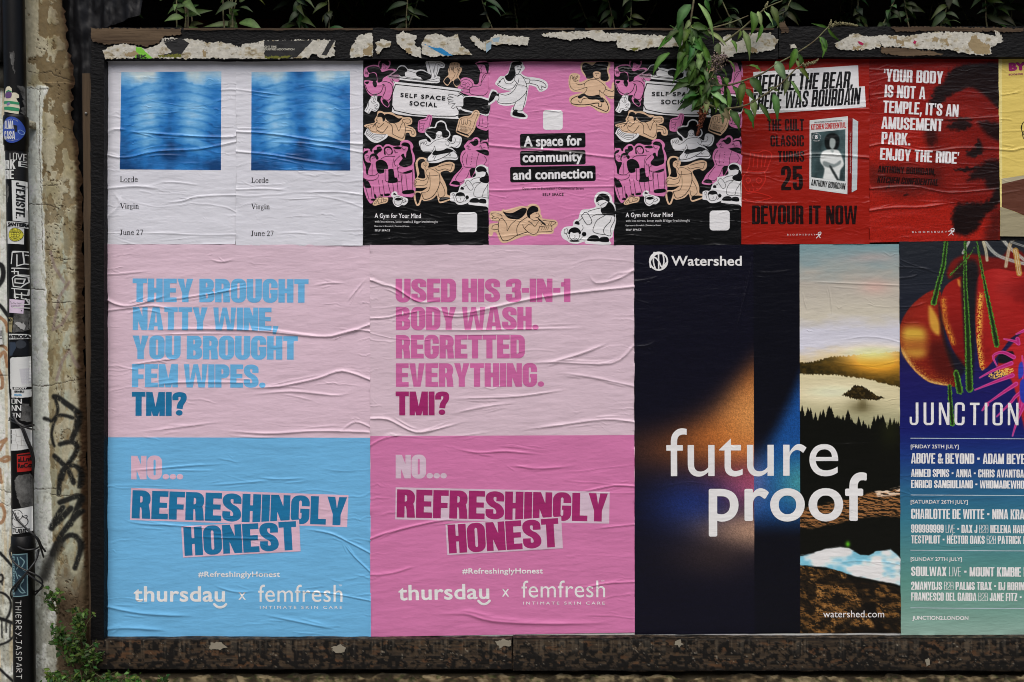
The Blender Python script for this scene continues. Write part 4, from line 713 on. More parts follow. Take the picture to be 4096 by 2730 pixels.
t, s = poster('landscape_poster', ((2536, 981), (3596, 978), (3602, 2531), (2539, 2538)), 'dark blue poster with glowing colour bands and a lake landscape strip', .002,
              relief(41, (2536, 978, 3600, 2535), cr(W1, ("1010,60 970,300 900,600 850,820", 1.6, 4), ("70,330 200,310 290,280", 1.5, 5), ("70,840 180,830 250,790", 1.6, 6), ("1590,350 1610,450 1620,580", 1.4, 4), ("1390,400 1410,500 1430,560", 1.2, 4), ("1000,250 1150,260 1360,230", 1.2, 5), ("1400,330 1700,340 2147,360", 1.2, 5)), 14, .7, .8), None, ink((13, 13, 25), .34, .3))
drape('colour_band', s, [(fill([np.array([(2536, 981), (3013, 980), (3018, 2535), (2539, 2538)])]), picture_mat(.32))], t, .0003, 1, glow_paint)
drape('colour_band', s, [(fill([np.array([(3013, 980), (3198, 979), (3201, 2533.5), (3018, 2535)])]), picture_mat(.32))], t, .0003, 1, strip_paint)
drape('landscape_picture', s, [(fill([np.array([(3198, 979), (3596, 978), (3602, 2531), (3201, 2533.5)])]), picture_mat(.32))], t, .0003, 2, land_paint)
lg = drape('emblem', s, [(fill([W1(circle(263, 168, 75, 40)), W1(circle(263, 168, 62, 40))]), OFF), brush("200,215 198,165 240,115 290,108 300,110", 12, OFF, W1, 5), brush("228,100 222,170 240,235", 11, OFF, W1, 5), brush("262,98 264,238", 11, OFF, W1, 2), brush("295,104 305,170 290,232", 11, OFF, W1, 5), brush("205,148 235,140 265,170 290,215 325,180", 11, OFF, W1, 5)], t, .0006)
drape('lettering', s, plain('Watershed', 362, 915, 203, 76, OFF, W1, 0, .03, 1.02, ref='h'), t, .0006)
drape('lettering', s, plain('future', 288, 1485, 358, 333, OFF, W2, -.2, 0, 1.0, ref='f'), t, .0006)
drape('lettering', s, plain('proof', 583, 1684, 668, 333, OFF, W2, -.1, .026, 1.04, ref='f'), t, .0010)
drape('lettering', s, plain('watershed.com', 1380, 1805, 1341, 47, OFF, W2, 0, 0, 1.03, ref='h'), t, .0006)

# ---- festival poster cut by the frame of the photograph
J1, J2 = Crop(3560, 940, 2.063), Crop(3560, 1600, 1.388)
def fruit_paint(px, py):
    t = np.array([960, 1250, 1500, 1720, 1830, 1960, 2080, 2200, 2330, 2450, 2545.]); cc = np.array([(30, 34, 40), (26, 30, 42), (26, 22, 84), (20, 26, 96), (24, 52, 116), (40, 92, 128), (52, 112, 132), (74, 128, 132), (86, 136, 126), (112, 150, 138), (138, 168, 156)], float)
    c = np.stack([np.interp(py, t, cc[:, k]) for k in range(3)], 1); up = py < 1830; sp = vn(px / 1.8, py / 1.8, 3); sp2 = vn(px / 3.4, py / 3.4, 9); n = fbm(px / 40, py / 40, 5, 4)
    def sh(tx, rgb, r=3, k=1.0): return soft(px, py, smooth(J1(pts(tx)), 3, True), r) * k * up
    def put(c, tx, rgb, r=3, k=1.0): return mixc(c, rgb, sh(tx, rgb, r, k))
    c = put(c, "500,230 600,170 700,160 900,190 1000,110 1120,180 1120,360 900,360 700,360 480,360", (104, 20, 16), 8); c = mixc(c, (26, 22, 24), sh("560,240 640,200 720,230 720,420 600,420 500,400", 0, 10) * .8)
    f1 = "80,780 110,680 200,560 340,460 420,480 430,700 460,900 520,1050 560,1240 470,1245 320,1215 200,1120 110,1000 85,900"
    c = put(c, f1, (112, 24, 16)); c = mixc(c, (160, 52, 24), sh(f1, 0) * (sp > .84)); c = mixc(c, (150, 36, 24), .7 * sh(f1, 0) * ga(px, py, 3690, 1250, 60, 80)); c = mixc(c, (60, 12, 10), sh("330,900 460,900 540,1180 420,1180 330,1050", 0, 25) * .7)
    c = mixc(c, (198, 158, 58), sh("110,770 200,745 290,790 300,960 240,1010 130,990 95,900", 0, 26) * (.75 + .25 * np.sin(py / 16) * 1.0)); c = mixc(c, (204, 156, 58), sh("320,590 370,640 410,740 400,830 330,760", 0, 10) * .9)
    m = sh(f1, 0); d = seg_d(px, py, J1(pts("90,950 200,1120 320,1215 470,1245")))[0]; c = mixc(c, (222, 190, 110), m * np.exp(-(d / 9) ** 2) * (.4 + .6 * sp2)); c = mixc(c, (206, 146, 60), m * np.exp(-(d / 26) ** 2) * (sp > .72))
    f2 = "415,650 420,520 460,420 550,360 620,370 640,700 640,1080 540,990 460,800"; c = put(c, f2, (138, 24, 20)); c = mixc(c, (90, 12, 12), sh(f2, 0) * sstep(1180, 1400, py) * .6); d = seg_d(px, py, J1(pts("440,540 450,700 520,890")))[0]; c = mixc(c, (214, 140, 50), sh(f2, 0) * np.exp(-(d / 12) ** 2) * (sp > .5))
    c = mixc(c, (196, 120, 50), sh("555,370 580,380 590,430 565,420", 0, 5))
    f3 = "700,450 740,330 850,280 1000,300 1150,350 1150,720 1000,850 900,980 760,1120 720,950 700,700"; c = put(c, f3, (150, 26, 24)); c = mixc(c, (96, 14, 15), sh(f3, 0) * sstep(.45, .8, fbm(px / 90, py / 90, 15, 3)) * .6); c = mixc(c, (176, 48, 44), sh(f3, 0) * .5 * ga(px, py, 4010, 1120, 50, 110))
    d = seg_d(px, py, J1(pts("745,500 735,800 730,900 760,1110")))[0]; c = mixc(c, (226, 170, 70), sh(f3, 0) * np.exp(-(d / 12) ** 2) * (sp2 > .45)); c = mixc(c, (20, 20, 24), sh("590,300 720,260 700,700 690,1150 640,1250 600,700", 0, 8) * .85); c = mixc(c, (20, 18, 22), sh("400,560 430,680 470,900 620,1080 560,1180 480,1020 420,800", 0, 10) * .8)
    c = put(c, "1010,900 1150,830 1150,1700 1080,1480 1000,1200 880,1090", (170, 32, 36), 5); c = put(c, "900,990 1010,960 1010,1040 900,1060", (16, 18, 26), 4)
    c = mixc(c, (222, 176, 82), sh("810,1160 900,1110 1010,1100 1000,1140 860,1190", 0, 3) * sstep(.3, .6, sp2))
    for tx in ("880,1080 850,1000 930,970 1020,1010", "740,1180 850,1120 1000,1060", "700,1280 850,1220 1010,1160", "790,1400 950,1290 1040,1230", "760,1450 800,1400", "880,1500 1000,1380 1040,1330 1150,1250", "1040,820 1150,770", "940,860 1030,880 1060,900 1050,860", "1010,1660 1060,1500 1120,1380", "1090,1000 1100,1200 1070,1420"):
        q = smooth(J1(pts(tx)), 3); d, tt, _ = seg_d(px, py, q); wd = 7 * (.5 + tt); c = mixc(c, (176, 36, 110), sstep(wd, wd - 3, d) * (py < 1840)); c = mixc(c, (214, 110, 180), sstep(2.5, .5, np.abs(d - wd * .6)) * .5 * (py < 1840))
    c = put(c, "1060,1080 1090,1050 1100,1150 1060,1190", (44, 60, 170), 3); c = put(c, "1070,1220 1110,1200 1110,1380 1075,1350", (40, 52, 160), 3)
    for tx, wd, rgb in (("780,55 860,150 960,200 1150,250", 9, (120, 124, 120)), ("910,15 1000,120 1150,240", 9, (140, 140, 132)), ("955,260 990,80 1040,20", 9, (150, 128, 92)), ("1035,130 1065,320", 13, (176, 140, 66)), ("770,60 790,130 800,210", 8, (150, 140, 104)), ("650,60 600,150", 7, (140, 140, 130)), ("1000,60 1150,110", 8, (40, 42, 46))):
        d, tt, _ = seg_d(px, py, smooth(J1(pts(tx)), 3)); c = mixc(c, rgb, sstep(wd, wd - 3, d) * (.6 + .4 * sp2)); c = mixc(c, (216, 216, 206), sstep(3, .5, np.abs(d - wd * .3)) * .5)
    for tx, w0, w1 in (("462,55 440,250 400,400 360,560", 10, 15), ("620,55 620,400 640,800 655,1270", 7, 20), ("715,55 760,300 830,650 880,905", 4, 16), ("490,1250 500,1400 515,1560", 11, 13), ("545,1140 575,1290", 15, 18), ("690,110 640,190 500,330", 3, 5)):
        d, tt, _ = seg_d(px, py, smooth(J1(pts(tx)), 3)); wd = .8 * (w0 + (w1 - w0) * tt) + 6 * (sp2 - .5); m = sstep(wd, wd - 2, d); c = mixc(c, (24, 40, 20), m); c = mixc(c, (104, 182, 56), m * sstep(wd * .45, wd, d + 2.0) * (.4 + .6 * sp))
    return c
t, s = poster('festival_poster', ((3596, 967), (4640, 960), (4650, 2536), (3602, 2541)), 'festival line-up poster with red fruit picture, cut off by the right edge', .002,
              relief(42, (3596, 960, 4650, 2540), cr(J1, ("75,270 250,275 350,290", 1.3, 4), ("75,360 180,350 260,310", 1.3, 5), ("75,600 200,590 330,550", 1.3, 5), ("420,1100 600,1060 720,1020", 1.0, 5)), 30, .75, .9), None, None)
drape('paper_sheet', s, [(fill([np.array([(3596, 967), (4640, 960), (4650, 2536), (3602, 2541)])]), picture_mat(.40))], t, 0, 2, fruit_paint)
LT = ink((224, 228, 232)); LD = ink((176, 190, 200))
drape('lettering', s, heavy('JUNCTION', 108, 712, 139, 124, TITLE, LT, J2, .2), t, .0004)
for body, x1, base, cap, pre in (('ABOVE & BEYOND ▪ ADAM BEYER', 748, 353, 57, 'ABOVE & BEYOND ▪ ADAM BEYE'), ('AHMED SPINS ▪ ANNA ▪ CHRIS AVANTGARDE', 742, 428, 44, 'AHMED SPINS ▪ ANNA ▪ CHRIS AVANTGA'), ('ENRICO SANGIULIANO ▪ WHOMADEWHO', 744, 489, 44, None), ('CHARLOTTE DE WITTE ▪ NINA KRAVIZ', 744, 660, 55, 'CHARLOTTE DE WITTE ▪ NINA KRA'), ('999999999 ~LIVE~ ▪ DAX J ~B2B~ HELENA HAUFF', 742, 737, 45, '999999999 ~LIVE~ ▪ DAX J ~B2B~ HELENA HAU'), ('TESTPILOT ▪ HÉCTOR OAKS ~B2B~ PATRICK MASON', 728, 797, 45, 'TESTPILOT ▪ HÉCTOR OAKS ~B2B~ PATRICK'),
                                 ('SOULWAX ~LIVE~ ▪ MOUNT KIMBIE ~LIVE~', 726, 978, 52, 'SOULWAX ~LIVE~ ▪ MOUNT KIMBIE'), ('2MANYDJS ~B2B~ PALMS TRAX ▪ DJ BORING', 742, 1054, 45, '2MANYDJS ~B2B~ PALMS TRAX ▪ DJ BORIN'), ('FRANCESCO DEL GARDA ~B2B~ JANE FITZ ▪ ', 706, 1114, 45, 'FRANCESCO DEL GARDA ~B2B~ JANE FITZ')):
    drape('lettering', s, heavy(body, 116, x1, base, cap, LINE, LT, J2, .35, prefix=pre), t, .0004)
for body, x1, base, cap in (('[FRIDAY 25TH JULY]', 380, 269, 20), ('[SATURDAY 26TH JULY]', 431, 576, 20), ('[SUNDAY 27TH JULY]', 398, 894, 20)): drape('lettering', s, plain(body, 114, x1, base, cap, LT, J2, .1, .02), t, .0004)
drape('lettering', s, plain('JUNCTION2.LONDON', 123, 434, 1221, 21, LT, J2, .1, .035), t, .0004)
for y in (213, 528, 835, 1155): drape('rule_line', s, [(ribbon(J2([(113, y), (1420, y + 8)]), 2.6, False), LD)], t, .0004)

# ---- red book posters
RD = ink((140, 25, 15), .32, .25); RDK = ink((26, 11, 11), .34, .22)
R1, R2 = Crop(2440, 220, 2.0106), Crop(3200, 220, 2.01); R3 = Crop(2500, 0, 2.353)
t, s = poster('book_poster', ((2965, 238), (3476, 232), (3477, 977), (2964, 978)), 'red poster advertising a book, with black-on-white headline strips', .002,
              relief(51, (2965, 235, 3477, 978), cr(R1, ("1060,800 1250,830 1500,820 1700,800 2085,830", 2.4, 6), ("1060,1180 1300,1200 1600,1190", 1.5, 5), ("1060,460 1300,450 2085,440", 1.4, 5), ("1060,950 1200,960 1350,940", 1.3, 5)), 26, .85), 'red book posters', RD)
b1 = drape('headline_strip', s, [(fill([R3([(1207, 682), (2193, 617), (2199, 830), (1210, 890)])]), WT)], t, .0004)
b2 = drape('headline_strip', s, [(fill([R3([(1165, 895), (2255, 815), (2265, 1012), (1185, 1080)])]), WT)], t, .0006)
drape('lettering', s, heavy('BEFORE THE BEAR,', 1212, 2165, 868, 156, COND_B, BK, R3, -2.4, .16), b1, .0008)
drape('lettering', s, heavy('THERE WAS BOURDAIN', 1182, 2230, 1041, 158, COND_B, BK, R3, -3.1, .16), b2, .0008)
for body, x0, x1, base, cap in (('THE CULT', 1265, 1560, 612, 93), ('CLASSIC', 1290, 1560, 738, 89), ('TURNS', 1350, 1562, 862, 88), ('25', 1376, 1550, 1090, 196)): drape('lettering', s, heavy(body, x0, x1, base, cap, dict(COND_B, gap=.07), RDK, R1, -.3), t, .0004)
drape('lettering', s, heavy('DEVOUR IT NOW', 1142, 1986, 1362, 150, dict(COND_B, w=.5, s=.2, sp=.25), RDK, R1, .1), t, .0004)
drape('lettering', s, plain('BLOOMSBURY', 1425, 1650, 1453, 12, WT, R1, 0, 0, 2.0), t, .0004)
ARCH = lambda C_, x, y, k: [brush([(x + a * k, y + b * k) for a, b in p], 5 * k, WT, C_, 3) for p in ([(10, 50), (25, 35), (30, 20), (45, 24), (30, 32), (42, 48)], [(25, 8), (44, 2), (48, 14), (36, 22), (28, 16)], [(28, 18), (8, 22)])]
drape('emblem', s, ARCH(R1, 1648, 1424, 1.0), t, .0004)
SK = ink((176, 34, 24), .34, .3)
drape('skull_drawing', s, [brush(l, 9, SK, R1, 3) for l in ("1130,780 1118,900 1110,935 1240,940 1270,900 1300,800 1240,770 1190,790 1130,780", "1160,800 1150,900", "1190,800 1185,905", "1225,800 1215,905", "1260,810 1240,900", "1110,940 1075,970 1062,1020 1080,1060 1110,1100 1180,1095 1220,1060 1250,1000 1240,940", "1090,1010 1110,990 1130,1010 1110,1035 1090,1010", "1170,1010 1195,990 1220,1010 1195,1035 1170,1010", "1140,1040 1150,1060", "1100,1120 1180,1110 1300,1150 1140,1180 1080,1160", "1120,1080 1125,1100", "1150,1080 1155,1100", "1180,1075 1185,1095")], t, .0003)
def portrait_paint(px, py):
    q = R1.o; u, v = (px - q[0]) * R1.k, (py - q[1]) * R1.k; c = flat(px, (52, 70, 72)); n = fbm(u / 60, v / 90, 3, 4); c = c * (.55 + .9 * n)[:, None]
    for tx, rgb in (("1750,640 1800,632 1840,660 1842,720 1815,770 1760,770 1730,740 1725,680", (14, 18, 18)), ("1768,680 1790,672 1812,690 1808,735 1788,760 1766,735", (150, 160, 158)), ("1700,790 1745,765 1820,765 1850,790 1880,880 1850,930 1830,1020 1715,1020 1725,920 1690,860", (206, 210, 208)), ("1720,855 1800,880 1850,850 1850,880 1780,910 1715,890", (120, 130, 130)), ("1765,905 1780,900 1840,1005 1825,1012", (40, 46, 46)), ("1770,765 1790,790 1800,765", (150, 160, 158))):
        c = mixc(c, rgb, soft(u, v, smooth(pts(tx), 3, True), 8))
    return c
bk = drape('book_cover', s, [(fill([R1([(1605, 528), (1912, 495), (1908, 1122), (1602, 1080)])]), ink((196, 200, 200), .34, .3))], t, .0004)
drape('cover_picture', s, [(fill([R1([(1618, 628), (1892, 600), (1888, 1018), (1618, 985)])]), picture_mat(.32))], bk, .0006, 2, portrait_paint)
drape('lettering', s, plain('NEW INTRODUCTION BY IRVINE WELSH', 1642, 1865, 550, 10, BK, R1, -4, .03, 1, .1), bk, .0006)
drape('lettering', s, heavy('KITCHEN CONFIDENTIAL', 1617, 1898, 605, 46, dict(COND, sp=.15), ink((170, 32, 30)), R1, -3.4), bk, .0006)
drape('lettering', s, heavy('ANTHONY BOURDAIN', 1614, 1888, 1052, 50, dict(COND, sp=.15), BK, R1, 7), bk, .0006)
drape('lettering', s, plain('25', 1646, 1670, 676, 26, WT, R1, -3, .1) + arc_text('ANNIVERSARY', 1660, 664, 28, -110, 110, 8, WT, R1) + arc_text('EDITION', 1660, 664, 28, 220, 140, 8, WT, R1, True), bk, .0009)
drape('book_spine', s, [(fill([R1([(1916, 498), (1950, 512), (1942, 1107), (1911, 1122)])]), ink((120, 20, 18), .34, .3))], t, .0004)
drape('book_pages', s, [(fill([R1([(1951, 512), (1994, 538), (1985, 1085), (1943, 1107)])]), ink((176, 186, 190), .34, .3))], t, .0004)
drape('lettering', s, [(R1(turn(place(font_tris('“Sex, drugs, bad behaviour and haute cuisine”'), 0, 0, 18.5, 16, 0, 0, ID), 0, 0, 90) + (1928, 620)).reshape(-1, 3, 2), ink((190, 170, 168)))], t, .0007)
def face_paint(px, py):
    u, v = (px - 3200) * 2.01, (py - 220) * 2.01; c = flat(px, (148, 28, 18)); c = mixc(c, (112, 18, 14), sstep(900, 100, v) * .8); n = fbm(u / 22, v / 22, 8, 3); g = vn(px / 1.7, py / 1.7, 2)
    face = smooth(pts("1120,420 1200,330 1400,270 1600,400 1600,1200 1480,1300 1250,1210 1100,1130 1050,900 1040,640"), 3, True); c = mixc(c, (92, 18, 14), soft(u, v, face, 70) * .7); c = mixc(c, (136, 30, 20), .5 * ga(u, v, 1330, 470, 130, 70) + .45 * ga(u, v, 1250, 720, 90, 90) + .3 * ga(u, v, 1260, 1030, 90, 70))
    def dk(tx, r, k=1.0, rgb=(24, 13, 13)):
        nonlocal c; c = mixc(c, rgb, soft(u + 34 * (n - .5), v + 34 * (n - .5), smooth(pts(tx), 3, True), r * 1.3) * k)
    dk("1040,430 1060,330 1090,270 1160,220 1180,160 1250,100 1400,75 1620,90 1620,430 1500,340 1400,275 1300,285 1200,335 1110,410", 16); dk("1180,590 1220,550 1300,520 1380,560 1340,600 1260,605", 12, .95); dk("1160,530 1280,505 1390,520 1300,530", 10, .8); dk("1440,540 1620,560 1620,700 1500,640", 22, .95); dk("1340,780 1400,760 1440,680 1470,780 1400,830 1335,805", 14)
    dk("1620,860 1480,860 1350,1000 1380,1020 1480,1000 1500,1070 1620,1060", 20, .95); dk("1230,915 1380,905 1440,900 1400,932 1300,938", 8); dk("1250,1210 1350,1190 1500,1180 1620,1020 1620,1180 1480,1300 1390,1440 1250,1440 1220,1320", 18); dk("1000,560 1070,560 1100,680 1060,740 1010,700", 25, .7); dk("560,900 1060,890 1120,1060 900,1150 700,1120 560,1040", 60, .45); dk("1540,1300 1620,1250 1620,1500 1480,1500", 40, .6); dk("700,1050 740,1030 690,1090", 8, .8); dk("830,1130 870,1120 850,1145", 6, .8)
    return np.clip(c * (.80 + .40 * g)[:, None], 0, 255)
t, s = poster('book_poster', ((3476, 230), (3993, 229), (4000, 961), (3477, 971)), 'red poster with a dark half-hidden face and a white quotation', .002,
              relief(52, (3476, 229, 4000, 971), cr(R2, ("553,740 700,720 1000,780 1300,750 1600,760", 1.8, 6), ("553,1255 750,1230 1000,1225 1300,1180", 2.2, 7), ("553,1080 900,1060 1200,1110 1600,1080", 1.6, 5), ("553,330 700,310 900,320", 1.3, 5), ("1000,520 1300,520 1600,500", 1.3, 5), ("560,120 700,130 900,160", 1.4, 5)), 26, .85), 'red book posters', None)
drape('paper_sheet', s, [(fill([np.array([(3476, 230), (3993, 229), (4000, 961), (3477, 971)])]), picture_mat(.32, .25))], t, 0, 2, face_paint)
for body, x0, x1, base, cap, r in (('‘YOUR BODY', 670, 1146, 214, 100, 2.5), ('IS NOT A', 677, 1005, 341, 100, 3.2), ('TEMPLE, IT’S AN', 665, 1270, 466, 98, 3.2), ('AMUSEMENT', 652, 1145, 595, 98, 2.4), ('PARK.', 652, 885, 719, 98, 2.6), ('ENJOY THE RIDE’', 640, 1275, 844, 95, 3.1)): drape('lettering', s, heavy(body, x0, x1, base, cap, COND_B, WT, R2, r), t, .0004)
drape('lettering', s, heavy('ANTHONY BOURDAIN,', 625, 1088, 946, 55, COND_B, RDK, R2, 3), t, .0004)
drape('lettering', s, heavy('KITCHEN CONFIDENTIAL', 618, 1114, 1028, 52, COND_B, RDK, R2, 3, .16), t, .0004)
drape('lettering', s, plain('BLOOMSBURY', 900, 1180, 1433, 14, WT, R2, -.5, 0, 2.0), t, .0004)
drape('emblem', s, ARCH(R2, 1183, 1394, 1.15), t, .0004)

# ---- yellow poster at the right edge
Y1 = Crop(3960, 220, 2.118)
YL = ink((206, 184, 98), .4, .25)
t, s = poster('beauty_poster', ((3993, 229), (4480, 222), (4480, 950), (4000, 945)), 'yellow poster with magenta letters, cut off by the right edge', .002,
              relief(61, (3993, 222, 4480, 948), cr(Y1, ("85,805 200,810 300,790 600,800", 2.2, 5), ("85,550 110,545 200,555", 1.4, 4), ("95,340 180,330 290,300", 1.2, 4), ("90,1180 200,1160 290,1150", 1.2, 4)), 22, .85), None, YL)
drape('edge_strip', s, [(fill([np.array([(3993, 229), (4007, 229), (4008, 945), (4000, 945)])]), ink((214, 200, 130), .4, .25))], t, .0003)
drape('arm_picture', s, [shape("97,1093 200,1070 300,1045 700,1000 700,1500 420,1420 300,1368 200,1325 97,1290", ink((88, 52, 40)), Y1, 1)], t, .0004)
drape('sleeve_picture', s, [shape("97,1050 290,1022 700,980 700,1002 300,1047 97,1095", ink((168, 160, 134)), Y1, 1), shape("84,1290 97,1292 200,1327 300,1370 420,1422 700,1502 700,1545 85,1538", ink((146, 138, 112)), Y1, 1)], t, .0006)
drape('lettering', s, plain('BY', 158, 302, 137, 66, ink((140, 28, 96)), Y1, -3, .12), t, .0004)
drape('lettering', s, plain('BOOSTED B', 157, 304, 176, 13, ink((140, 28, 96)), Y1, -3, .05), t, .0004)
drape('curl_drawing', s, [brush(l, 6, BK, Y1, 3, True) for l in ("290,560 268,600 270,650 300,690", "280,570 262,620 285,680", "300,640 275,665 285,710 310,720", "310,380 292,400 300,430")], t, .0004)
# ------------------------------------------------------------------ wall, pavement, back of the recess
def mix_mat(name, a, b, scale, lo, hi, rough=.7, bump=.5, dist=.002, stretch=(1, 1, 1), c=None, spec=.3, detail=8):
    """two (or three) colours broken up by noise, in place of paint flaking off a ground"""
    if name in MATS: return MATS[name]
    m, nt, p = new_mat(name); ge = N(nt, 'ShaderNodeNewGeometry'); mp = N(nt, 'ShaderNodeMapping'); mp.inputs['Scale'].default_value = stretch
    no = N(nt, 'ShaderNodeTexNoise'); no.inputs['Scale'].default_value = scale; no.inputs['Detail'].default_value = detail; no.inputs['Roughness'].default_value = .68
    ra = N(nt, 'ShaderNodeValToRGB'); e = ra.color_ramp.elements; e[0].position = lo; e[1].position = hi
    e[0].color = tuple(alb(a)) + (1,); e[1].color = tuple(alb(b)) + (1,)
    if c is not None: q = ra.color_ramp.elements.new(min(hi + .12, .98)); q.color = tuple(alb(c)) + (1,)
    no2 = N(nt, 'ShaderNodeTexNoise'); no2.inputs['Scale'].default_value = scale * 5; no2.inputs['Detail'].default_value = 6
    ad = N(nt, 'ShaderNodeMath', operation='ADD'); bu = N(nt, 'ShaderNodeBump'); bu.inputs['Strength'].default_value = bump; bu.inputs['Distance'].default_value = dist
    L = nt.links.new; L(ge.outputs['Position'], mp.inputs[0]); L(mp.outputs[0], no.inputs['Vector']); L(mp.outputs[0], no2.inputs['Vector']); L(no.outputs['Fac'], ra.inputs[0]); L(ra.outputs[0], p.inputs['Base Color'])
    L(ra.outputs[0], ad.inputs[0]); L(no2.outputs['Fac'], ad.inputs[1]); L(ad.outputs[0], bu.inputs['Height']); L(bu.outputs[0], p.inputs['Normal'])
    p.inputs['Roughness'].default_value = rough; p.inputs['Specular IOR Level'].default_value = spec; MATS[name] = m; return m
def box_geo(lo, hi, step=.05, amp=.0, seed=0):
    lo, hi = np.array(lo, float), np.array(hi, float); V, F, n = [], [], 0; c = (lo + hi) / 2
    for ax in range(3):
        u, v = [(1, 2), (2, 0), (0, 1)][ax]
        nu, nv = [max(1, min(120, int(math.ceil((hi[k] - lo[k]) / step)))) for k in (u, v)]
        A, B = np.meshgrid(np.linspace(lo[u], hi[u], nu + 1), np.linspace(lo[v], hi[v], nv + 1), indexing='ij')
        idx = np.arange((nu + 1) * (nv + 1)).reshape(nu + 1, nv + 1)
        q = np.stack([idx[:-1, :-1], idx[1:, :-1], idx[1:, 1:], idx[:-1, 1:]], -1).reshape(-1, 4)
        for side in (0, 1):
            P = np.zeros(A.shape + (3,)); P[..., ax] = hi[ax] if side else lo[ax]; P[..., u] = A; P[..., v] = B
            V.append(P.reshape(-1, 3)); F.append((q if side else q[:, ::-1]) + n); n += A.size
    V = np.concatenate(V); F = np.concatenate(F); q, inv = np.unique(np.round(V, 6), axis=0, return_inverse=True); F = inv.ravel()[F]
    if amp:
        d = np.sign(q - c) * (np.abs(np.abs(q - c) - (hi - lo) / 2) < 1e-6)
        q = q + d * ((fbm(q[:, 0] * 14 + q[:, 1] * 31, q[:, 2] * 14 + q[:, 1] * 9, seed, 4) - .5) * 2 * amp)[:, None]
    return q, F
def tube_geo(p, r, n=8):
    p = [Vector(a) for a in p]; V, F = [], []; up = Vector((0, -1, 0))
    for i, a in enumerate(p):
        t = (p[min(i + 1, len(p) - 1)] - p[max(i - 1, 0)]).normalized(); s = t.cross(up)
        if s.length < 1e-3: s = t.cross(Vector((1, 0, 0)))
        s.normalize(); u = s.cross(t); rr = r[i] if hasattr(r, '__len__') else r
        for k in range(n): th = 2 * math.pi * k / n; V.append(a + (s * math.cos(th) + u * math.sin(th)) * rr)
    for i in range(len(p) - 1):
        for k in range(n): F.append((i * n + k, i * n + (k + 1) % n, (i + 1) * n + (k + 1) % n, (i + 1) * n + k))
    m = len(V); V += [p[0], p[-1]]
    for k in range(n): F.append((m, (k + 1) % n, k)); F.append((m + 1, m - n + k, m - n + (k + 1) % n))
    return V, F
def join_geo(gs):
    V, F, n = [], [], 0
    for v, f in gs:
        V += [tuple(a) for a in v]; F += [tuple(int(k) + n for k in q) for q in f]; n += len(v)
    return V, F
# the leaning plastered wall end left of the hoarding
XB = lambda y: np.interp(y, [300, 350, 400, 600, 800, 1000, 1400, 1800, 2100, 2400, 2730], [120, 196, 172, 168, 172, 180, 192, 200, 208, 224, 226])
XR = lambda y: np.interp(y, [-200, 0, 150, 300, 450, 600, 700, 1000, 1400, 1700, 2000, 2300, 3100], [238, 241, 255, 279, 277, 300, 309, 309, 314, 323, 329, 345, 352])
Z3, Z4 = Crop(0, 1400, 2.24), Crop(0, 2030, 2.24)
SPRAY = [(Z3, "490,420 530,430 600,480 680,540 700,600 690,700 650,800", 26), (Z3, "500,430 525,520 510,600 480,680 465,760 480,830 492,860", 15), (Z3, "400,615 430,625 470,635 520,590 600,590 660,610", 17), (Z3, "545,845 620,825 680,840 690,900 640,990 580,1060 545,1130 540,1200 535,1290", 22), (Z3, "490,950 560,1010 620,1080 665,1190", 23), (Z3, "560,1160 600,1050 680,1040 720,1100 715,1225", 20), (Z3, "545,1365 600,1345 700,1310 720,1350 690,1430 640,1560", 26), (Z3, "570,1410 510,1500 470,1570", 26), (Z4, "640,10 560,90 480,165 465,185", 30), (Z4, "720,40 640,130 560,240 500,340 470,420", 27), (Z4, "560,300 620,250 690,260 725,330 715,420 680,540", 24)]
SPRAY_L = [(ID, "-40,1130 -10,1060 12,1075 10,1120 -20,1160", 24), (ID, "-30,1200 0,1222 18,1244 40,1275", 17), (ID, "-30,2190 0,2212 27,2240 52,2268", 13), (ID, "-30,2372 0,2370 27,2382 44,2412 38,2455 22,2482", 11), (ID, "-30,2474 0,2474 60,2496", 16), (ID, "-30,2590 0,2580 35,2566 60,2540", 11), (ID, "-40,2640 0,2676 27,2702 60,2732", 12), (ID, "-10,2305 8,2300 12,2320 -5,2330", 10), (ID, "8,2480 9,2550", 3), (ID, "25,2490 26,2530", 3), (ID, "42,2490 40,2550", 3), (ID, "8,2325 10,2340", 3)]
TAGS = [(Z3, "0,60 40,20 60,100 70,150", 7), (Z3, "-10,180 20,250 22,330 5,345", 7), (Z3, "0,900 30,840 60,800 0,830", 6), (Z3, "0,990 50,960 100,970 50,1000 0,985", 6), (Z3, "0,1070 15,1190", 6), (Z3, "-20,1560 20,1540 45,1470 20,1390 -10,1400", 7), (Crop(0, 700, 2.24), "-10,1270 50,1320 70,1400", 7), (Crop(0, 700, 2.24), "-10,1530 40,1540 60,1568", 6)]
CRACKS = [("112,285 150,295 175,290 205,288 215,300 280,320", 1.8), ("110,352 160,358 200,356", 1.5), ("110,815 140,820 170,818 200,822 240,836", 1.7), ("170,745 235,742", 1.2), ("118,1155 150,1158 180,1160", 1.7), ("215,1030 262,1040 310,1035", 1.5), ("215,1212 260,1212 315,1208", 1.3), ("126,1540 165,1546 195,1544 260,1530 330,1516", 2), ("132,1958 200,1956 232,1955", 1.8), ("200,1978 240,1985 330,1975", 1.3), ("0,780 30,784", 1.3), ("0,1500 35,1502", 1.6), ("0,1955 30,1970 48,1968", 1.5), ("0,2005 30,2025", 1.2), ("160,350 159,470 157,600 162,700 168,820 170,1000", 1.5), ("250,510 285,520", 1.2)]
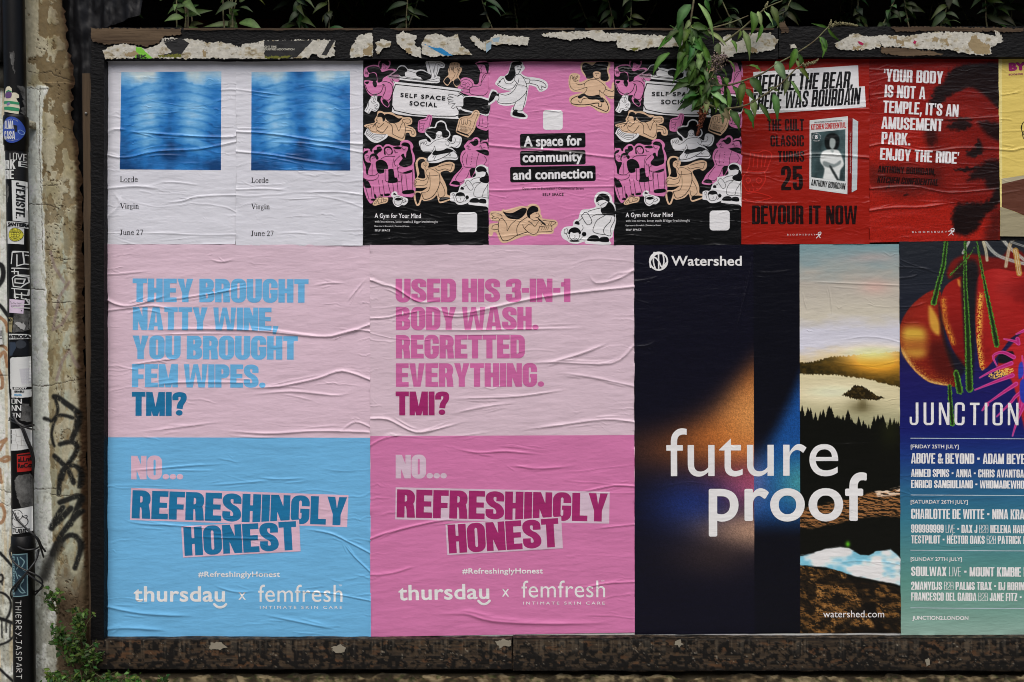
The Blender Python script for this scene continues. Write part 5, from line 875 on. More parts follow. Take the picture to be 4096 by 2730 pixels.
def wall_fields(px, py):
    xb = XB(py) + 9 * (fbm(px * 0 + 3, py / 30, 2, 3) - .5) + 8 * (fbm(px / 12, py / 12, 4, 3) - .5); white = sstep(2, -2, px - xb) * sstep(338, 352, py + 16 * (fbm(px / 14, py / 14, 8, 2) - .5))
    n = fbm(px / 34, py / 62, 11, 5); edge = np.clip((px - (XR(py) - 95)) / 95, 0, 1)
    bias = .13 * edge * (py < 1300) + .1 * (py < 340) * edge - .02
    flake = sstep(.575, .60, n + bias + .05 * (fbm(px / 6, py / 6, 3, 2) - .5)) * (1 - white)
    crack = np.zeros(px.shape)
    for t, wd in CRACKS:
        q = pts(t); m = (py > q[:, 1].min() - 25) & (py < q[:, 1].max() + 25)
        if m.any():
            qx, qy = px[m], py[m]; d = seg_d(qx + 5 * (fbm(qx / 8, qy / 8, 5, 2) - .5), qy + 7 * (fbm(qx / 9, qy / 9, 6, 2) - .5), q)[0]
            crack[m] = np.maximum(crack[m], sstep(wd * .6 + 1.3, wd * .6 - .5, d))
    pit = sstep(.80, .88, vn(px / 5, py / 5, 31)) * sstep(.5, .65, fbm(px / 40, py / 60, 33, 3)) * (1 - white * .7)
    brown = sstep(-8, 3, px - XR(py) + np.interp(py, [0, 600, 950], [1, 2, 4]) + 10 * (fbm(px / 10, py / 16, 40, 3) - .5))
    soil = sstep(2210, 2420, py + 120 * (fbm(px / 30, py / 60, 44, 3) - .5)) * sstep(222, 236, px + 12 * (fbm(px / 9, py / 9, 41, 2) - .5))
    return white, flake, crack, pit, brown, soil, n
def wall_hf(px, py):
    white, flake, crack, pit, brown, soil, n = wall_fields(px, py)
    h = .003 * (fbm(px / 60, py / 90, 1, 3) - .5) + .0009 * (fbm(px / 9, py / 9, 7, 3) - .5) - .0018 * flake - .0022 * crack - .003 * pit + .0016 * white + .007 * sstep(0, 26, px - XB(py)) * (py > 330)
    e = px - (XR(py) - 24); h = h - .06 * np.clip(e / 44, 0, 1.3) ** 2 - .006 * brown * fbm(px / 8, py / 8, 21, 3)
    return h
def wall_paint(px, py):
    white, flake, crack, pit, brown, soil, n = wall_fields(px, py); a, b = fbm(px / 70, py / 130, 50, 4), fbm(px / 7, py / 10, 51, 3)
    c = flat(px, (166, 160, 136)); c = mixc(c, (148, 140, 110), sstep(.45, .68, a)); mid = np.exp(-((px - XR(py) + 55) / 28) ** 2) * sstep(700, 900, py); c = mixc(c, (160, 166, 150), mid * sstep(.4, .6, fbm(px / 22, py / 80, 52, 3)) * .9)
    c = mixc(c, (150, 152, 132), sstep(1750, 1950, py) * .6); c = mixc(c, (104, 88, 60), flake * (.7 + .25 * b) * np.interp(py, [0, 700, 900, 2700], [1, 1, .55, .55])); c = mixc(c, (116, 96, 62), sstep(.58, .7, fbm(px / 18, py / 44, 55, 4)) * .45 * (py > 700))
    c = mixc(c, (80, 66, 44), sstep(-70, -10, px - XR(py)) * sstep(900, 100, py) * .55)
    w_ = mixc(flat(px, (212, 216, 208)), (194, 198, 186), sstep(.45, .7, a) * .7); w_ = mixc(w_, (140, 136, 116), sstep(.66, .78, fbm(px / 16, py / 40, 56, 4)) * .4)
    w_ = mixc(w_, (118, 116, 100), sstep(2020, 2420, py) * sstep(.36, .6, fbm(px / 30, py / 44, 57, 4)) * .5); w_ = mixc(w_, (70, 68, 60), sstep(.62, .72, fbm(px / 8, py / 9, 59, 3)) * sstep(1900, 2200, py) * .3)
    w_ = mixc(w_, (196, 178, 140), sstep(.55, .7, fbm(px / 14, py / 200, 58, 3)) * (px < 60) * .6)
    c = c * (1 - white[:, None]) + w_ * white[:, None]
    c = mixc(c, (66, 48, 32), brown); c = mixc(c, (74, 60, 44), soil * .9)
    # spray paint and marker
    for L, rgb, so in ((SPRAY, (20, 21, 21), 5), (SPRAY_L, (16, 17, 19), 3.0), (TAGS, (150, 106, 72), 1.5)):
        m = np.zeros(len(px))
        for cp, t, wd in L:
            q = smooth(cp(pts(t)), 4); i = (px > q[:, 0].min() - wd * 2) & (px < q[:, 0].max() + wd * 2) & (py > q[:, 1].min() - wd * 2) & (py < q[:, 1].max() + wd * 2)
            if i.any():
                d = seg_d(px[i], py[i], q)[0]; r = wd * .42 if wd > 9 else wd; m[i] = np.maximum(m[i], sstep(r + so, r - so, d + 2 * (b[i] - .5)))
        m = m * (1 - .4 * sstep(.68, .76, fbm(px / 6, py / 9, 60, 3)) * (L is SPRAY)) * (.92 if L is not TAGS else .8); c = mixc(c, rgb, m)
    q = Z4(pts("540,330 480,420 430,520 400,620")); d = seg_d(px, py, q)[0]; c = mixc(c, (34, 34, 32), .8 * sstep(34, 4, d) * (py > 2100))
    c = mixc(c, (122, 104, 104), .55 * sstep(9, 3, np.minimum(seg_d(px, py, ID(pts("205,1010 222,1070 260,1130")))[0], np.minimum(seg_d(px, py, ID(pts("280,1130 240,1190 215,1320 250,1300 285,1240")))[0], seg_d(px, py, ID(pts("230,1520 250,1450 280,1400 310,1470")))[0])))) 
    c = mixc(c, (52, 44, 34), crack * .7); c = mixc(c, (62, 48, 32), pit * .7)
    return np.clip(c * (.93 + .14 * b)[:, None], 0, 255)
ws = Sheet(-120, -220, 372, 3110, -.02, wall_hf, .003)
yy = np.linspace(-220, 3090, 260); outline = np.concatenate([np.stack([XR(yy) + np.interp(yy, [0, 600, 950, 3000], [2, 3, 10, 13]) + 12 * (vn(yy / 18, yy * 0, 4) - .5), yy], 1), [(-120, 3090), (-120, -220)]])
t = empty('plaster_wall', (float(X(120)), .02, 0), 'flaking plaster wall end with black spray paint, left of the poster hoarding', 'wall')
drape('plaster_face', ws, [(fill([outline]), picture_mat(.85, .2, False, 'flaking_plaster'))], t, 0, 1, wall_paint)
v, f = box_geo((float(X(-120)), .075, 0), (float(X(205)), .5, 3.2), .4); mesh_obj('wall_core', v, f, mix_mat('raw_render', (90, 76, 56), (120, 104, 80), 6, .4, .6), t, smooth_=False)
# pavement and road in front, the planted gap's back wall
v, f = box_geo((-9, -12, -.3), (9, 1.4, 0), .8); tag(mesh_obj('pavement', v, f, mix_mat('paving_stone', (96, 94, 90), (120, 118, 112), 3, .35, .65, .9), None, smooth_=False), kind='structure')
# unseen building added behind the camera: it keeps the low sky off the paper
t = empty('sky_blocking_building', (0, -14, 0), 'unseen brick building added across the street to block low sky', 'building'); bm_ = mix_mat('sooty_brick', (84, 62, 52), (60, 46, 40), 5, .4, .6, .9)
v, f = box_geo((-26, -20, 0), (26, -14, 8.5), 2); mesh_obj('wall', v, f, bm_, t, smooth_=False)
gm, _, p = new_mat('dark_window'); p.inputs['Base Color'].default_value = (.02, .025, .03, 1); p.inputs['Roughness'].default_value = .1
for k in range(11):
    for z in (1.0, 4.6): v, f = box_geo((-24 + k * 4.6, -14.02, z), (-22.4 + k * 4.6, -13.96, z + 2.1), 3); mesh_obj('window', v, f, gm, t, smooth_=False)
t = empty('back_fence', (0, .82, 0), 'board fence coloured dark for shade, behind the leaves above the hoarding', 'fence'); fm = mix_mat('shade_dark_boards', (14, 12, 11), (26, 20, 17), 9, .4, .7, .9, stretch=(4, 1, 1))  # near-black board colour stands in for the gloom of the recess
rm = mix_mat('red_boards', (92, 28, 20), (60, 20, 16), 9, .4, .7, .8, stretch=(4, 1, 1))
for k in range(26):
    x0 = -2.6 + k * .22; red = 1 if -1.62 < x0 < -1.1 else 0
    v, f = box_geo((x0, .80 + .01 * (k % 2), 0), (x0 + .212, .84, 3.6), .5); mesh_obj('board', v, f, rm if red else fm, t, smooth_=False)
v, f = box_geo((-3.2, .20, 3.14), (4, 1.4, 3.22), .8); tag(mesh_obj('shade_slab', v, f, fm, None, smooth_=False), kind='structure')  # unseen slab added above the planted gap to darken it

# ------------------------------------------------------------------ hoarding
BLKP = mix_mat('black_flaking_paint', (8, 8, 9), (13, 12, 12), 22, .60, .68, .6, .8, .004, (.5, 1, 1), c=(66, 52, 40), spec=.16); GRIME = mix_mat('grimy_board', (13, 11, 9), (50, 41, 32), 44, .43, .52, .6, 1.0, .006, (.7, 1, .6), c=(82, 71, 57), spec=.2, detail=10); WOOD = mix_mat('weathered_wood', (58, 46, 36), (92, 77, 60), 18, .35, .65, .85, .6, .003, (.12, 1, 2.2), spec=.15)
t = empty('poster_hoarding', (float(X(2400)), 0, float(Z(2690))), 'long black timber poster frame with flaking paint on the plinth', 'hoarding')
def beam(name, px0, px1, py0, py1, y, back, mat, amp, seed, step=.02):
    lo = (float(X(px0, y)), y, float(Z(py1, y))); hi = (float(X(px1, y)), back, float(Z(py0, y)))
    v, f = box_geo(lo, hi, step, amp, seed); return mesh_obj(name, v, f, mat, t, sharp=40)
v, f = box_geo((float(X(380)), .0012, float(Z(2660))), (float(X(4700)), .03, float(Z(130))), .5); mesh_obj('backing_board', v, f, BLKP, t, smooth_=False)
tb = beam('top_beam', 362, 3112, 112, 237, -.028, .05, BLKP, .0022, 3); tb2 = beam('top_beam', 3115, 4720, 107, 229, -.030, .05, BLKP, .0022, 5)
beam('side_beam', 362, 416, 238, 2560, -.040, .05, BLKP, .003, 7); beam('bottom_beam', 366, 2049, 2556, 2678, -.035, .05, GRIME, .003, 9); beam('bottom_beam', 2052, 4720, 2552, 2684, -.036, .05, GRIME, .003, 11)
T1, T2, T3, T4 = Crop(300, 0, 1.961), Crop(1400, 0, 1.81), Crop(2500, 0, 2.353), Crop(3200, 0, 2.626); rng = np.random.default_rng(8)
bs = Sheet(340, 80, 4750, 280, .0325, lambda px, py: .0016 * fbm(px / 22, py / 16, 70, 3), .005)
def torn(tx, crop, st=5, am=2.1): return fill([rough(crop(pts(tx)), st, am, rng)])
drape('bare_wood', bs, [(torn("130,222 840,227 830,270 700,285 650,340 560,370 440,345 230,350 132,322", T1), WOOD)], tb, 0)
for l_ in [(torn("850,505 1000,500 1300,530 1420,545 1500,580 1100,590 850,560", T4), WOOD), (torn("950,282 1500,284 2350,300 2340,340 1500,330 1000,335", T4), WOOD), (torn("1440,640 1500,600 1550,700 1480,720", Crop(2500, -170, 2.353)), WOOD)]: drape('bare_wood', bs, [l_], tb2, 0)
SCR = ink((172, 170, 158), .7, .15); STN = ink((138, 122, 92), .7, .15); DG = ink((34, 34, 35), .6, .2); YSP = ink((96, 98, 40), .7, .15); LBL = ink((134, 156, 168), .7, .15); BLU = ink((36, 118, 170), .7, .15); GRN = ink((112, 178, 58), .6, .2); MAG = ink((150, 22, 70), .6, .2)
def scrap_paint(px, py):
    n = fbm(px / 26, py / 18, 101, 5); c = mixc(flat(px, (178, 175, 164)), (158, 148, 122), sstep(.54, .68, n) * .6); c = mixc(c, (112, 96, 66), sstep(.68, .74, n) * .5)
    c = mixc(c, (196, 194, 186), sstep(.5, .7, fbm(px / 9, py / 4, 103, 3)) * .5); return mixc(c, (70, 62, 50), sstep(.76, .82, fbm(px / 9, py / 7, 104, 3)) * .5)
def scrap(label, tx, crop, extra=(), group='torn paper remnants on the top beam'):
    T = torn(tx, crop); c = T.reshape(-1, 2).mean(0)
    e = empty('torn_paper', (float(X(c[0], -.033)), -.033, float(Z(c[1], -.033))), label, 'paper scrap', group)
    drape('paper', bs, [(T, picture_mat(.75, .12, False, 'torn_paper'))], e, .0004, 2, scrap_paint)
    for n_, lay, off in extra:
        if n_ == 'lettering': drape(n_, bs, lay, e, .0006 + off)
        else:
            for k_, l_ in enumerate(lay): drape(n_, bs, [l_], e, .0006 + off + 4e-5 * k_)
scrap('longest torn white paper strip with black printed pieces, left end of top beam', "220,400 260,375 380,345 470,365 560,385 660,350 690,300 760,300 870,310 1000,320 1030,335 1120,330 1200,345 1300,372 1310,345 1400,340 1480,320 1870,315 2000,318 2040,320 2035,440 1930,462 1900,430 1860,425 1830,455 1490,462 1300,462 1000,460 700,462 450,458 240,462", T1,
      [('printed_piece', [(torn("700,342 720,332 830,300 900,345 840,420 830,450 650,445 760,412", T1, 5, 1), DG), (torn("1482,322 1870,318 1740,450 1660,462 1490,460", T1, 5, 1), DG), (torn("2000,320 2038,322 1972,440 1932,432", T1, 5, 1), DG), (torn("1492,445 1700,440 1660,462 1490,462", T1, 4, 2), YSP), (torn("660,432 835,425 830,452 655,450", T1, 4, 2), YSP), (torn("480,372 520,376 610,460 470,460", T1, 6, 1), GRN), (torn("1000,390 1020,380 1030,450 1005,455", T1, 4, 2), STN), (torn("380,430 470,400 500,425 420,450", T1, 4, 2.5), STN)], 0),
       ('lettering', plain('UNCLE', 698, 806, 334, 26, DG, T1, 0, .08), .0008), ('lettering', plain('NIGHT TIME', 1466, 1582, 378, 16, SCR, T1, 0, .04) + plain('INDUSTRIES ASSOCIATION', 1470, 1722, 398, 16, SCR, T1, 0, .04), .0008), ('lettering', plain('EK', 484, 566, 458, 26, DG, T1, 0, .1), .0008)])
scrap('torn white paper patch with a brown stain, above the left cartoon poster', "20,320 60,260 160,237 170,330 160,410 60,415 5,420 0,360", T2, [('stain', [(torn("100,360 165,330 160,405 90,400", T2, 4, 2.5), STN)], 0)])
scrap('smallest torn paper flake left of the tall torn patch, on the top beam', "190,310 240,282 295,305 290,345 240,350 215,400 192,385", T2)
scrap('tall torn white patch ending in a straight vertical cut edge', "335,250 385,230 485,265 480,290 460,290 470,330 510,350 512,420 470,410 430,395 380,350 340,320", T2, [('stain', [(torn("400,360 440,350 450,390 410,385", T2, 4, 2), STN)], 0)])
scrap('torn white patch with a bright blue streak on the top beam', "520,310 560,260 620,245 720,270 780,245 800,330 850,360 885,395 760,400 600,415 520,395", T2, [('printed_piece', [(torn("535,320 600,345 660,350 745,405 690,405 620,370", T2, 4, .8), BLU)], 0)])
scrap('ragged torn paper piece with pale blue bits, right of the blue-streaked patch', "865,270 910,262 960,310 1005,290 1040,255 1130,258 1295,270 1290,330 1200,330 1110,320 1050,330 1010,320 985,375 930,350 890,310", T2, [('printed_piece', [(torn("1030,280 1085,272 1075,305 1035,305", T2, 4, .8), LBL), (torn("985,320 1025,300 1020,355 985,385", T2, 4, .8), LBL)], 0)])
scrap('long tapering torn white strip left of the hanging branch', "1385,245 1500,235 1820,222 1850,240 2000,245 2250,262 2420,275 2420,330 2300,345 2200,340 2130,355 2060,375 1940,345 1930,300 1800,300 1720,275 1580,295 1480,270 1390,265", T2, [('printed_piece', [(torn("2020,350 2100,345 2060,374", T2, 4, .8), YSP)], 0)])
scrap('torn white paper behind the hanging branch stems', "835,480 940,335 995,335 1010,400 1100,380 1180,310 1380,315 1440,380 1400,470 1250,500 1180,490 1050,500 990,545 960,545", T3, [('stain', [(torn("1170,480 1200,440 1260,490 1200,500", T3, 4, 2), STN)], 0)])
scrap('tiny torn white flake at the beam seam right of the branch', "1545,420 1600,418 1620,450 1560,462", T3)
scrap('long stained torn white strip over the red posters at the right end', "360,460 450,420 540,360 620,360 720,390 860,370 1000,375 1150,380 1300,350 1450,335 1850,345 2060,380 2040,320 2100,350 2135,440 2000,500 2010,570 1880,580 1700,560 1560,520 1250,520 1150,510 1000,490 880,500 850,450 840,510 700,520 500,535 400,520", T4,
      [('stain', [(torn("1770,480 1800,390 1850,370 1900,440 1990,480 2000,560 1850,575", T4, 4, 3), STN), (torn("1380,400 1440,390 1440,440 1390,440", T4, 4, 3), STN), (torn("1000,420 1100,430 1080,480 1010,460", T4, 4, 3), STN), (torn("1520,420 1555,410 1560,480 1530,490", T4, 4, 3), STN), (torn("920,390 1000,380 1010,410 940,415", T4, 4, 3), STN), (torn("560,500 640,490 620,530 540,530", T4, 4, 3), STN)], 0), ('printed_piece', [(torn("603,437 625,438 670,460 655,482 620,465", T4, 5, .6), MAG), (torn("1175,385 1195,420 1225,440 1205,472 1185,450 1200,430", T4, 5, .6), MAG)], .0004)])
# older pasted layers showing as a pale rim under the posters
os_ = Sheet(400, 2500, 4700, 2580, .0012, None, .01)
e = empty('old_poster_layer', (float(X(2400)), -.001, float(Z(2540))), 'pale torn edges of older posters showing under the lowest posters', 'poster layer')
xs_ = np.arange(1484, 4640, 22.); drape('paper_edge', os_, [(fill([np.concatenate([np.stack([xs_, np.full(len(xs_), 2500.)], 1), np.stack([xs_[::-1], 2545 + 5 * (vn(xs_[::-1] / 60, xs_ * 0, 3) - .3) - np.interp(xs_[::-1], [1484, 4640], [0, 2])], 1)])]), ink((186, 188, 186), .7, .15))], e)
# the worn face of the bottom beam
def grime_f(px, py):
    v = (py - 2556) / 124.; n = fbm(px / 15, py / 11, 110, 5); w = fbm(px / 130, py / 30, 111, 3); fl = sstep(.47, .52, n + .10 * (v - .5) + .22 * (w - .5)); return v, n, w, fl
def grime_hf(px, py): v, n, w, fl = grime_f(px, py); return .0012 * fl + .0012 * fbm(px / 40, py / 6, 112, 3) - .002 * sstep(.05, 0, v)
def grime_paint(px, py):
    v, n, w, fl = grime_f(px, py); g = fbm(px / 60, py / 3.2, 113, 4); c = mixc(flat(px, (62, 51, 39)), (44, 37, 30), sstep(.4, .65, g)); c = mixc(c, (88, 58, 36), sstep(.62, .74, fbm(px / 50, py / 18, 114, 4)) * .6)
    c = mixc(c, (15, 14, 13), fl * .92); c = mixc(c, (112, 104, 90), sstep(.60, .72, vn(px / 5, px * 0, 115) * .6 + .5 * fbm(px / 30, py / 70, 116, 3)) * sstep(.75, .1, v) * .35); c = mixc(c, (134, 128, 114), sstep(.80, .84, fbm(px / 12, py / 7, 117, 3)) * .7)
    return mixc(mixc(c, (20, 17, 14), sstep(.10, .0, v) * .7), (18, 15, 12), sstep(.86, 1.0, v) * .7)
gs_ = Sheet(360, 2540, 4730, 2700, .0385, grime_hf, .004)
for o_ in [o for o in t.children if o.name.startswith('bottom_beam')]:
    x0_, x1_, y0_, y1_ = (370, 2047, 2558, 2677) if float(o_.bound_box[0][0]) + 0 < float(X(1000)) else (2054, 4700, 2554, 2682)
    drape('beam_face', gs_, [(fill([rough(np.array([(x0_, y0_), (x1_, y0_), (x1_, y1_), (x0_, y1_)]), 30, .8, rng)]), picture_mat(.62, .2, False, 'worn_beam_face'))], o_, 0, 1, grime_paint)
for k_, (xa, xb) in enumerate(((735, 1500), (1560, 2300), (2340, 3100))):
    xs_ = np.arange(xa, xb, 9.); lowr = 119 + 9 * (fbm(xs_ / 40, xs_ * 0, 120 + k_, 4) - .35); drape('bare_wood', bs, [(fill([np.concatenate([np.stack([xs_, np.full(len(xs_), 113.5)], 1), np.stack([xs_[::-1], lowr[::-1]], 1)])]), WOOD)], tb, 0)
bb = Sheet(360, 2540, 4720, 2690, .0415, lambda px, py: .0012 * fbm(px / 12, py / 12, 71, 3), .005)
for lab, tx in (('pale paper chip on the bottom beam under the blue poster', "1325,2588 1352,2580 1384,2592 1380,2610 1340,2612"), ('grey curled paper chip at the left end of the bottom beam', "842,2572 890,2568 905,2590 880,2600 838,2596"), ('white paper chip on the bottom beam below the pink poster', "1980,2566 2010,2556 2040,2562 2044,2584 2000,2590"), ('small white peeled chip on the bottom beam under the dark blue poster', "2702,2566 2722,2556 2734,2576 2720,2588 2704,2582"), ('yellowish chip on the bottom beam near the right picture edge', "3700,2640 3716,2632 3722,2660 3708,2664")):
    T = fill([rough(pts(tx), 7, 2.2, rng)]); c = T.reshape(-1, 2).mean(0); e = empty('paper_chip', (float(X(c[0], -.0395)), -.0395, float(Z(c[1], -.0395))), lab, 'paper scrap', 'paper chips on the bottom beam'); drape('paper', bb, [(T, ink((128, 122, 108), .7, .15))], e, .0004)
# plastic sheet, timber batten
def plastic_hf(px, py): return .03 * (fbm(px / 40, py / 420, 80, 3) - .5) + .012 * (fbm(px / 26 + py / 90, py / 60, 83, 4) - .5) * sstep(900, 100, py)
m, nt_, p = new_mat('black_plastic'); p.inputs['Base Color'].default_value = (.006, .006, .007, 1); p.inputs['Roughness'].default_value = .4; p.inputs['Specular IOR Level'].default_value = .2
ps = Sheet(215, -230, 620, 2720, -.085, plastic_hf, .008)
e = empty('plastic_sheet', (float(X(300)), .085, float(Z(-200))), 'creased black plastic sheet, lengthened to darken the gap between plaster wall and hoarding', 'plastic sheet')
drape('film', ps, [(fill([np.array([(220, -225), (600, -225), (560, 60), (420, 112), (400, 2700), (225, 2700)])]), m)], e)  # lower length of film is added to stand in for the dark gap
e = empty('timber_batten', (float(X(352)), 0, 0), 'thin upright brown timber batten with one screw, beside the black side beam', 'batten')
v, f = box_geo((-.0185, .026, 0), (.0185, .06, float(Z(287)) - 0), .03, .0012, 5); v = v.copy(); zt = v[:, 2]; pyy = CY - (zt - ZC) / S; v[:, 0] += X(np.interp(pyy, [287, 1000, 1700, 3090], [336, 344, 356, 372])); v[:, 0] += 0
mesh_obj('batten', v, f, mix_mat('batten_wood', (54, 43, 32), (80, 66, 50), 14, .35, .68, .85, .5, .002, (3, 1, .12)), e, sharp=40)
sv, sf = tube_geo([P3(344, 454, .027), P3(344, 454, .021)], .005, 10); mesh_obj('screw', sv, sf, mix_mat('screw_steel', (150, 152, 150), (120, 120, 118), 40, .4, .6, .4), e)
# brick plinth
def plinth_hf(px, py):
    px = px + 60 * (fbm(px / 150, py / 60, 98, 2) - .5); r = np.floor((py - 2692) / 72); bx = (px + r * 118) / 236.; fx = np.abs(bx % 1 - .5) * 2; fy = np.abs(((py - 2692) / 72) % 1 - .5) * 2
    brick = sstep(.98, .90, fx) * sstep(.97, .72, fy); return .016 * brick + .016 * (fbm(px / 40, py / 24, 90, 5) - .5) + .008 * (fbm(px / 9, py / 9, 91, 3) - .5)
def plinth_paint(px, py):
    px = px + 60 * (fbm(px / 150, py / 60, 98, 2) - .5); r = np.floor((py - 2692) / 72); bx = (px + r * 118) / 236.; fx = np.abs(bx % 1 - .5) * 2; fy = np.abs(((py - 2692) / 72) % 1 - .5) * 2; brick = sstep(.98, .9, fx) * sstep(.97, .72, fy); n = fbm(px / 30, py / 16, 92, 5); q = _h(np.floor(bx), r, 6)
    c = mixc(flat(px, (118, 106, 80)), (92, 74, 54), q * .7); c = mixc(c, (140, 126, 98), sstep(.5, .7, n)); c = mixc(c, (46, 40, 31), sstep(.56, .34, n) * .9); c = mixc(c, (96, 90, 76), (1 - brick) * .7); return mixc(c, (44, 56, 26), sstep(.6, .72, fbm(px / 18, py / 14, 95, 4)) * .5)
e = empty('brick_plinth', (0, .0, 0), 'rough old brick plinth under the grimy bottom beam', 'wall')
pls = Sheet(340, 2660, 4750, 3110, .004, plinth_hf, .008); xs_ = np.arange(345, 4740, 7.)
drape('brick_face', pls, [(fill([np.concatenate([np.stack([xs_, 2700 + 34 * (fbm(xs_ / 70, xs_ * 0, 97, 4) - .5)], 1), [(4740, 3088), (345, 3088)]])]), picture_mat(.9, .15, False, 'old_brick'))], e, 0, 1, plinth_paint)
v, f = box_geo((float(X(345)), .012, 0), (float(X(4740)), .3, float(Z(2700))), .3, .006, 3); mesh_obj('brick_top', v, f, mix_mat('mortar', (70, 62, 48), (110, 98, 76), 12, .35, .65, .95), e)
# ------------------------------------------------------------------ drainpipe, stickers, cables
PS = PipeSkin([-300, 0, 600, 1400, 2000, 2730, 3110], [48, 54, 66, 83, 91, 99, 104], .0392, -.046)
PIPEM = mix_mat('black_pipe_paint', (9, 9, 10), (14, 14, 15), 14, .54, .64, .42, .25, .0012, (1, 1, .3), c=(50, 48, 46), spec=.22)
pt = empty('drainpipe', (float(PS.axis(np.array(0.))), -.046, 0), 'black cast drainpipe covered in stickers, leaning against the plaster wall', 'drainpipe')
def pipe_piece(name, prof, n=40):
    P, rr = [], []
    for py, dr in prof:
        z = float(Z(py, PS.yc)); P.append((float(PS.axis(np.array(z))), PS.yc, z)); rr.append(PS.rad + dr)
    v, f = tube_geo(P, rr, n); return mesh_obj(name, v, f, PIPEM, pt)
pipe_piece('pipe', [(y, 0) for y in (-300, 0, 600, 1400, 2000, 2730, 3088)])
pipe_piece('collar', [(466, 0), (468, .004), (478, .0055), (582, .0055), (588, .0025), (606, .0025), (610, 0)]); pipe_piece('collar', [(2140, 0), (2142, .003), (2176, .003), (2180, .0045), (2202, .0045), (2206, 0)])
v, f = box_geo((float(X(112, -.01)), -.02, float(Z(512, -.01))), (float(X(131, -.01)), .02, float(Z(486, -.01))), .01, .002, 4); mesh_obj('bracket', v, f, mix_mat('painted_lug', (160, 156, 136), (90, 74, 54), 30, .45, .6), pt)
GREY = mix_mat('grey_residue', (44, 44, 43), (96, 96, 94), 30, .36, .62, .9, .5, .002)
def residue(tx, off=.0004): drape('glue_residue', PS, [(fill([rough(pts(tx), 5, 1.6, rng)]), GREY)], pt, off)
residue("46,216 62,210 66,250 60,262 68,290 66,302 58,275 50,250"); residue("72,345 92,347 102,380 104,455 84,455 90,420 84,370"); residue("88,1610 112,1618 120,1660 116,1690 84,1680 92,1650"); residue("64,1918 84,1900 118,1896 130,1960 126,2030 96,2032 76,1990"); residue("65,1250 100,1240 118,1250 118,1310 92,1330 60,1330 62,1290"); residue("30,735 40,745 44,780 32,812 29,780", .0004)
WPEN = ink((190, 190, 188), .6, .2); HW = {'T': ["0,1 .8,.95", ".4,1 .4,0"], 'H': ["0,1 .05,0", ".7,1 .65,0", "0,.5 .7,.5"], 'I': ["0,1 0,0"], 'E': [".7,.9 .2,1 0,.5 .2,0 .7,.1", "0,.5 .6,.55"], 'R': ["0,0 0,1 .6,.9 .6,.6 0,.5 .7,0"], 'Y': ["0,1 .4,.5", ".8,1 .2,-.2"], 'J': [".1,1 .8,1", ".5,1 .5,.1 .1,0"], 'A': ["0,0 .4,1 .8,0", ".1,.35 .7,.35"], 'S': [".7,.9 .2,1 .1,.7 .6,.4 .5,0 0,.1"], 'P': ["0,0 0,1 .6,.9 .6,.55 0,.5"], '.': ["0,.1 .1,.1"]}
lay = []; yh = 2400.
for ch in 'THIERRY.JASPART':
    for l in HW[ch]:
        q = pts(l); lay.append(brush(np.stack([(70 if yh < 2550 else 70) + q[:, 1] * 22 + (yh - 2400) * .012, yh + q[:, 0] * 19], 1), 2.1, WPEN, ID, 3))
    yh += {'I': 9, '.': 9}.get(ch, 23)
drape('handwriting', PS, lay, pt, .0006)
_sk = [0]
def sticker(label, tx, mat, extra=(), parts=(), name='sticker', lift=0):
    p = pts(tx) if isinstance(tx, str) else tx; _sk[0] += 1; off = lift + .0010 + .00025 * (_sk[0] % 6)
    c = p.mean(0); e = empty(name, tuple(PS.lift(PS.world(c)[None], off)[0]), label, 'sticker', 'stickers on the drainpipe')
    drape('label_face', PS, [(fill([p]), mat)] + list(extra), e, off)
    for k, (n_, l) in enumerate(parts): drape(n_, PS, l, e, off + .0005 + .0003 * k)
    return e
SW, SB = ink((196, 198, 196), .5, .25), ink((18, 18, 20), .45, .3)
def q4(x0, y0, x1, y1, d=0): return np.array([(x0, y0), (x1, y0 + d), (x1, y1 + d), (x0, y1)], float)
def vtext(body, x, y0, y1, cap, mat, bold=.05, style=None):   # letters running down the pipe
    T = (plain(body, 0, y1 - y0, 0, cap, mat, ID, 0, bold) if style is None else heavy(body, 0, y1 - y0, 0, cap, style, mat, ID, 0, .12))
    return [(np.stack([x - t[..., 1], y0 + t[..., 0]], -1), m_) for t, m_ in T]
V1, V2, V3 = Crop(0, 330, 4.235), Crop(0, 1180, 4.235), Crop(0, 1500, 4.235); V4 = Crop(0, 1990, 2.118); V5 = Crop(0, 700, 2.24)
CRM, GRS, PUR = ink((196, 192, 170)), ink((50, 132, 92)), ink((92, 68, 110))
sticker('cut-out sticker of a figure in a green and white hooped shirt, topmost on the pipe', V1(pts("80,300 90,270 105,260 105,200 130,110 160,90 200,88 235,120 240,200 260,190 300,190 335,220 335,270 300,290 335,360 345,440 330,548 240,540 85,505 75,400")), CRM,
        parts=[('printed_figure', [shape("80,330 200,335 340,350 335,390 240,385 80,375", GRS, V1, 1), shape("85,425 200,430 342,450 338,500 230,500 85,470", GRS, V1, 1), shape("120,200 180,175 235,200 225,275 170,290 120,270", PUR, V1), shape("130,175 180,150 235,170 238,190 180,170 128,195", GRS, V1, 1), shape("150,375 190,355 215,375 195,400 150,410", ink((120, 110, 150)), V1)])])
BL = ink((44, 70, 150), .4, .3)
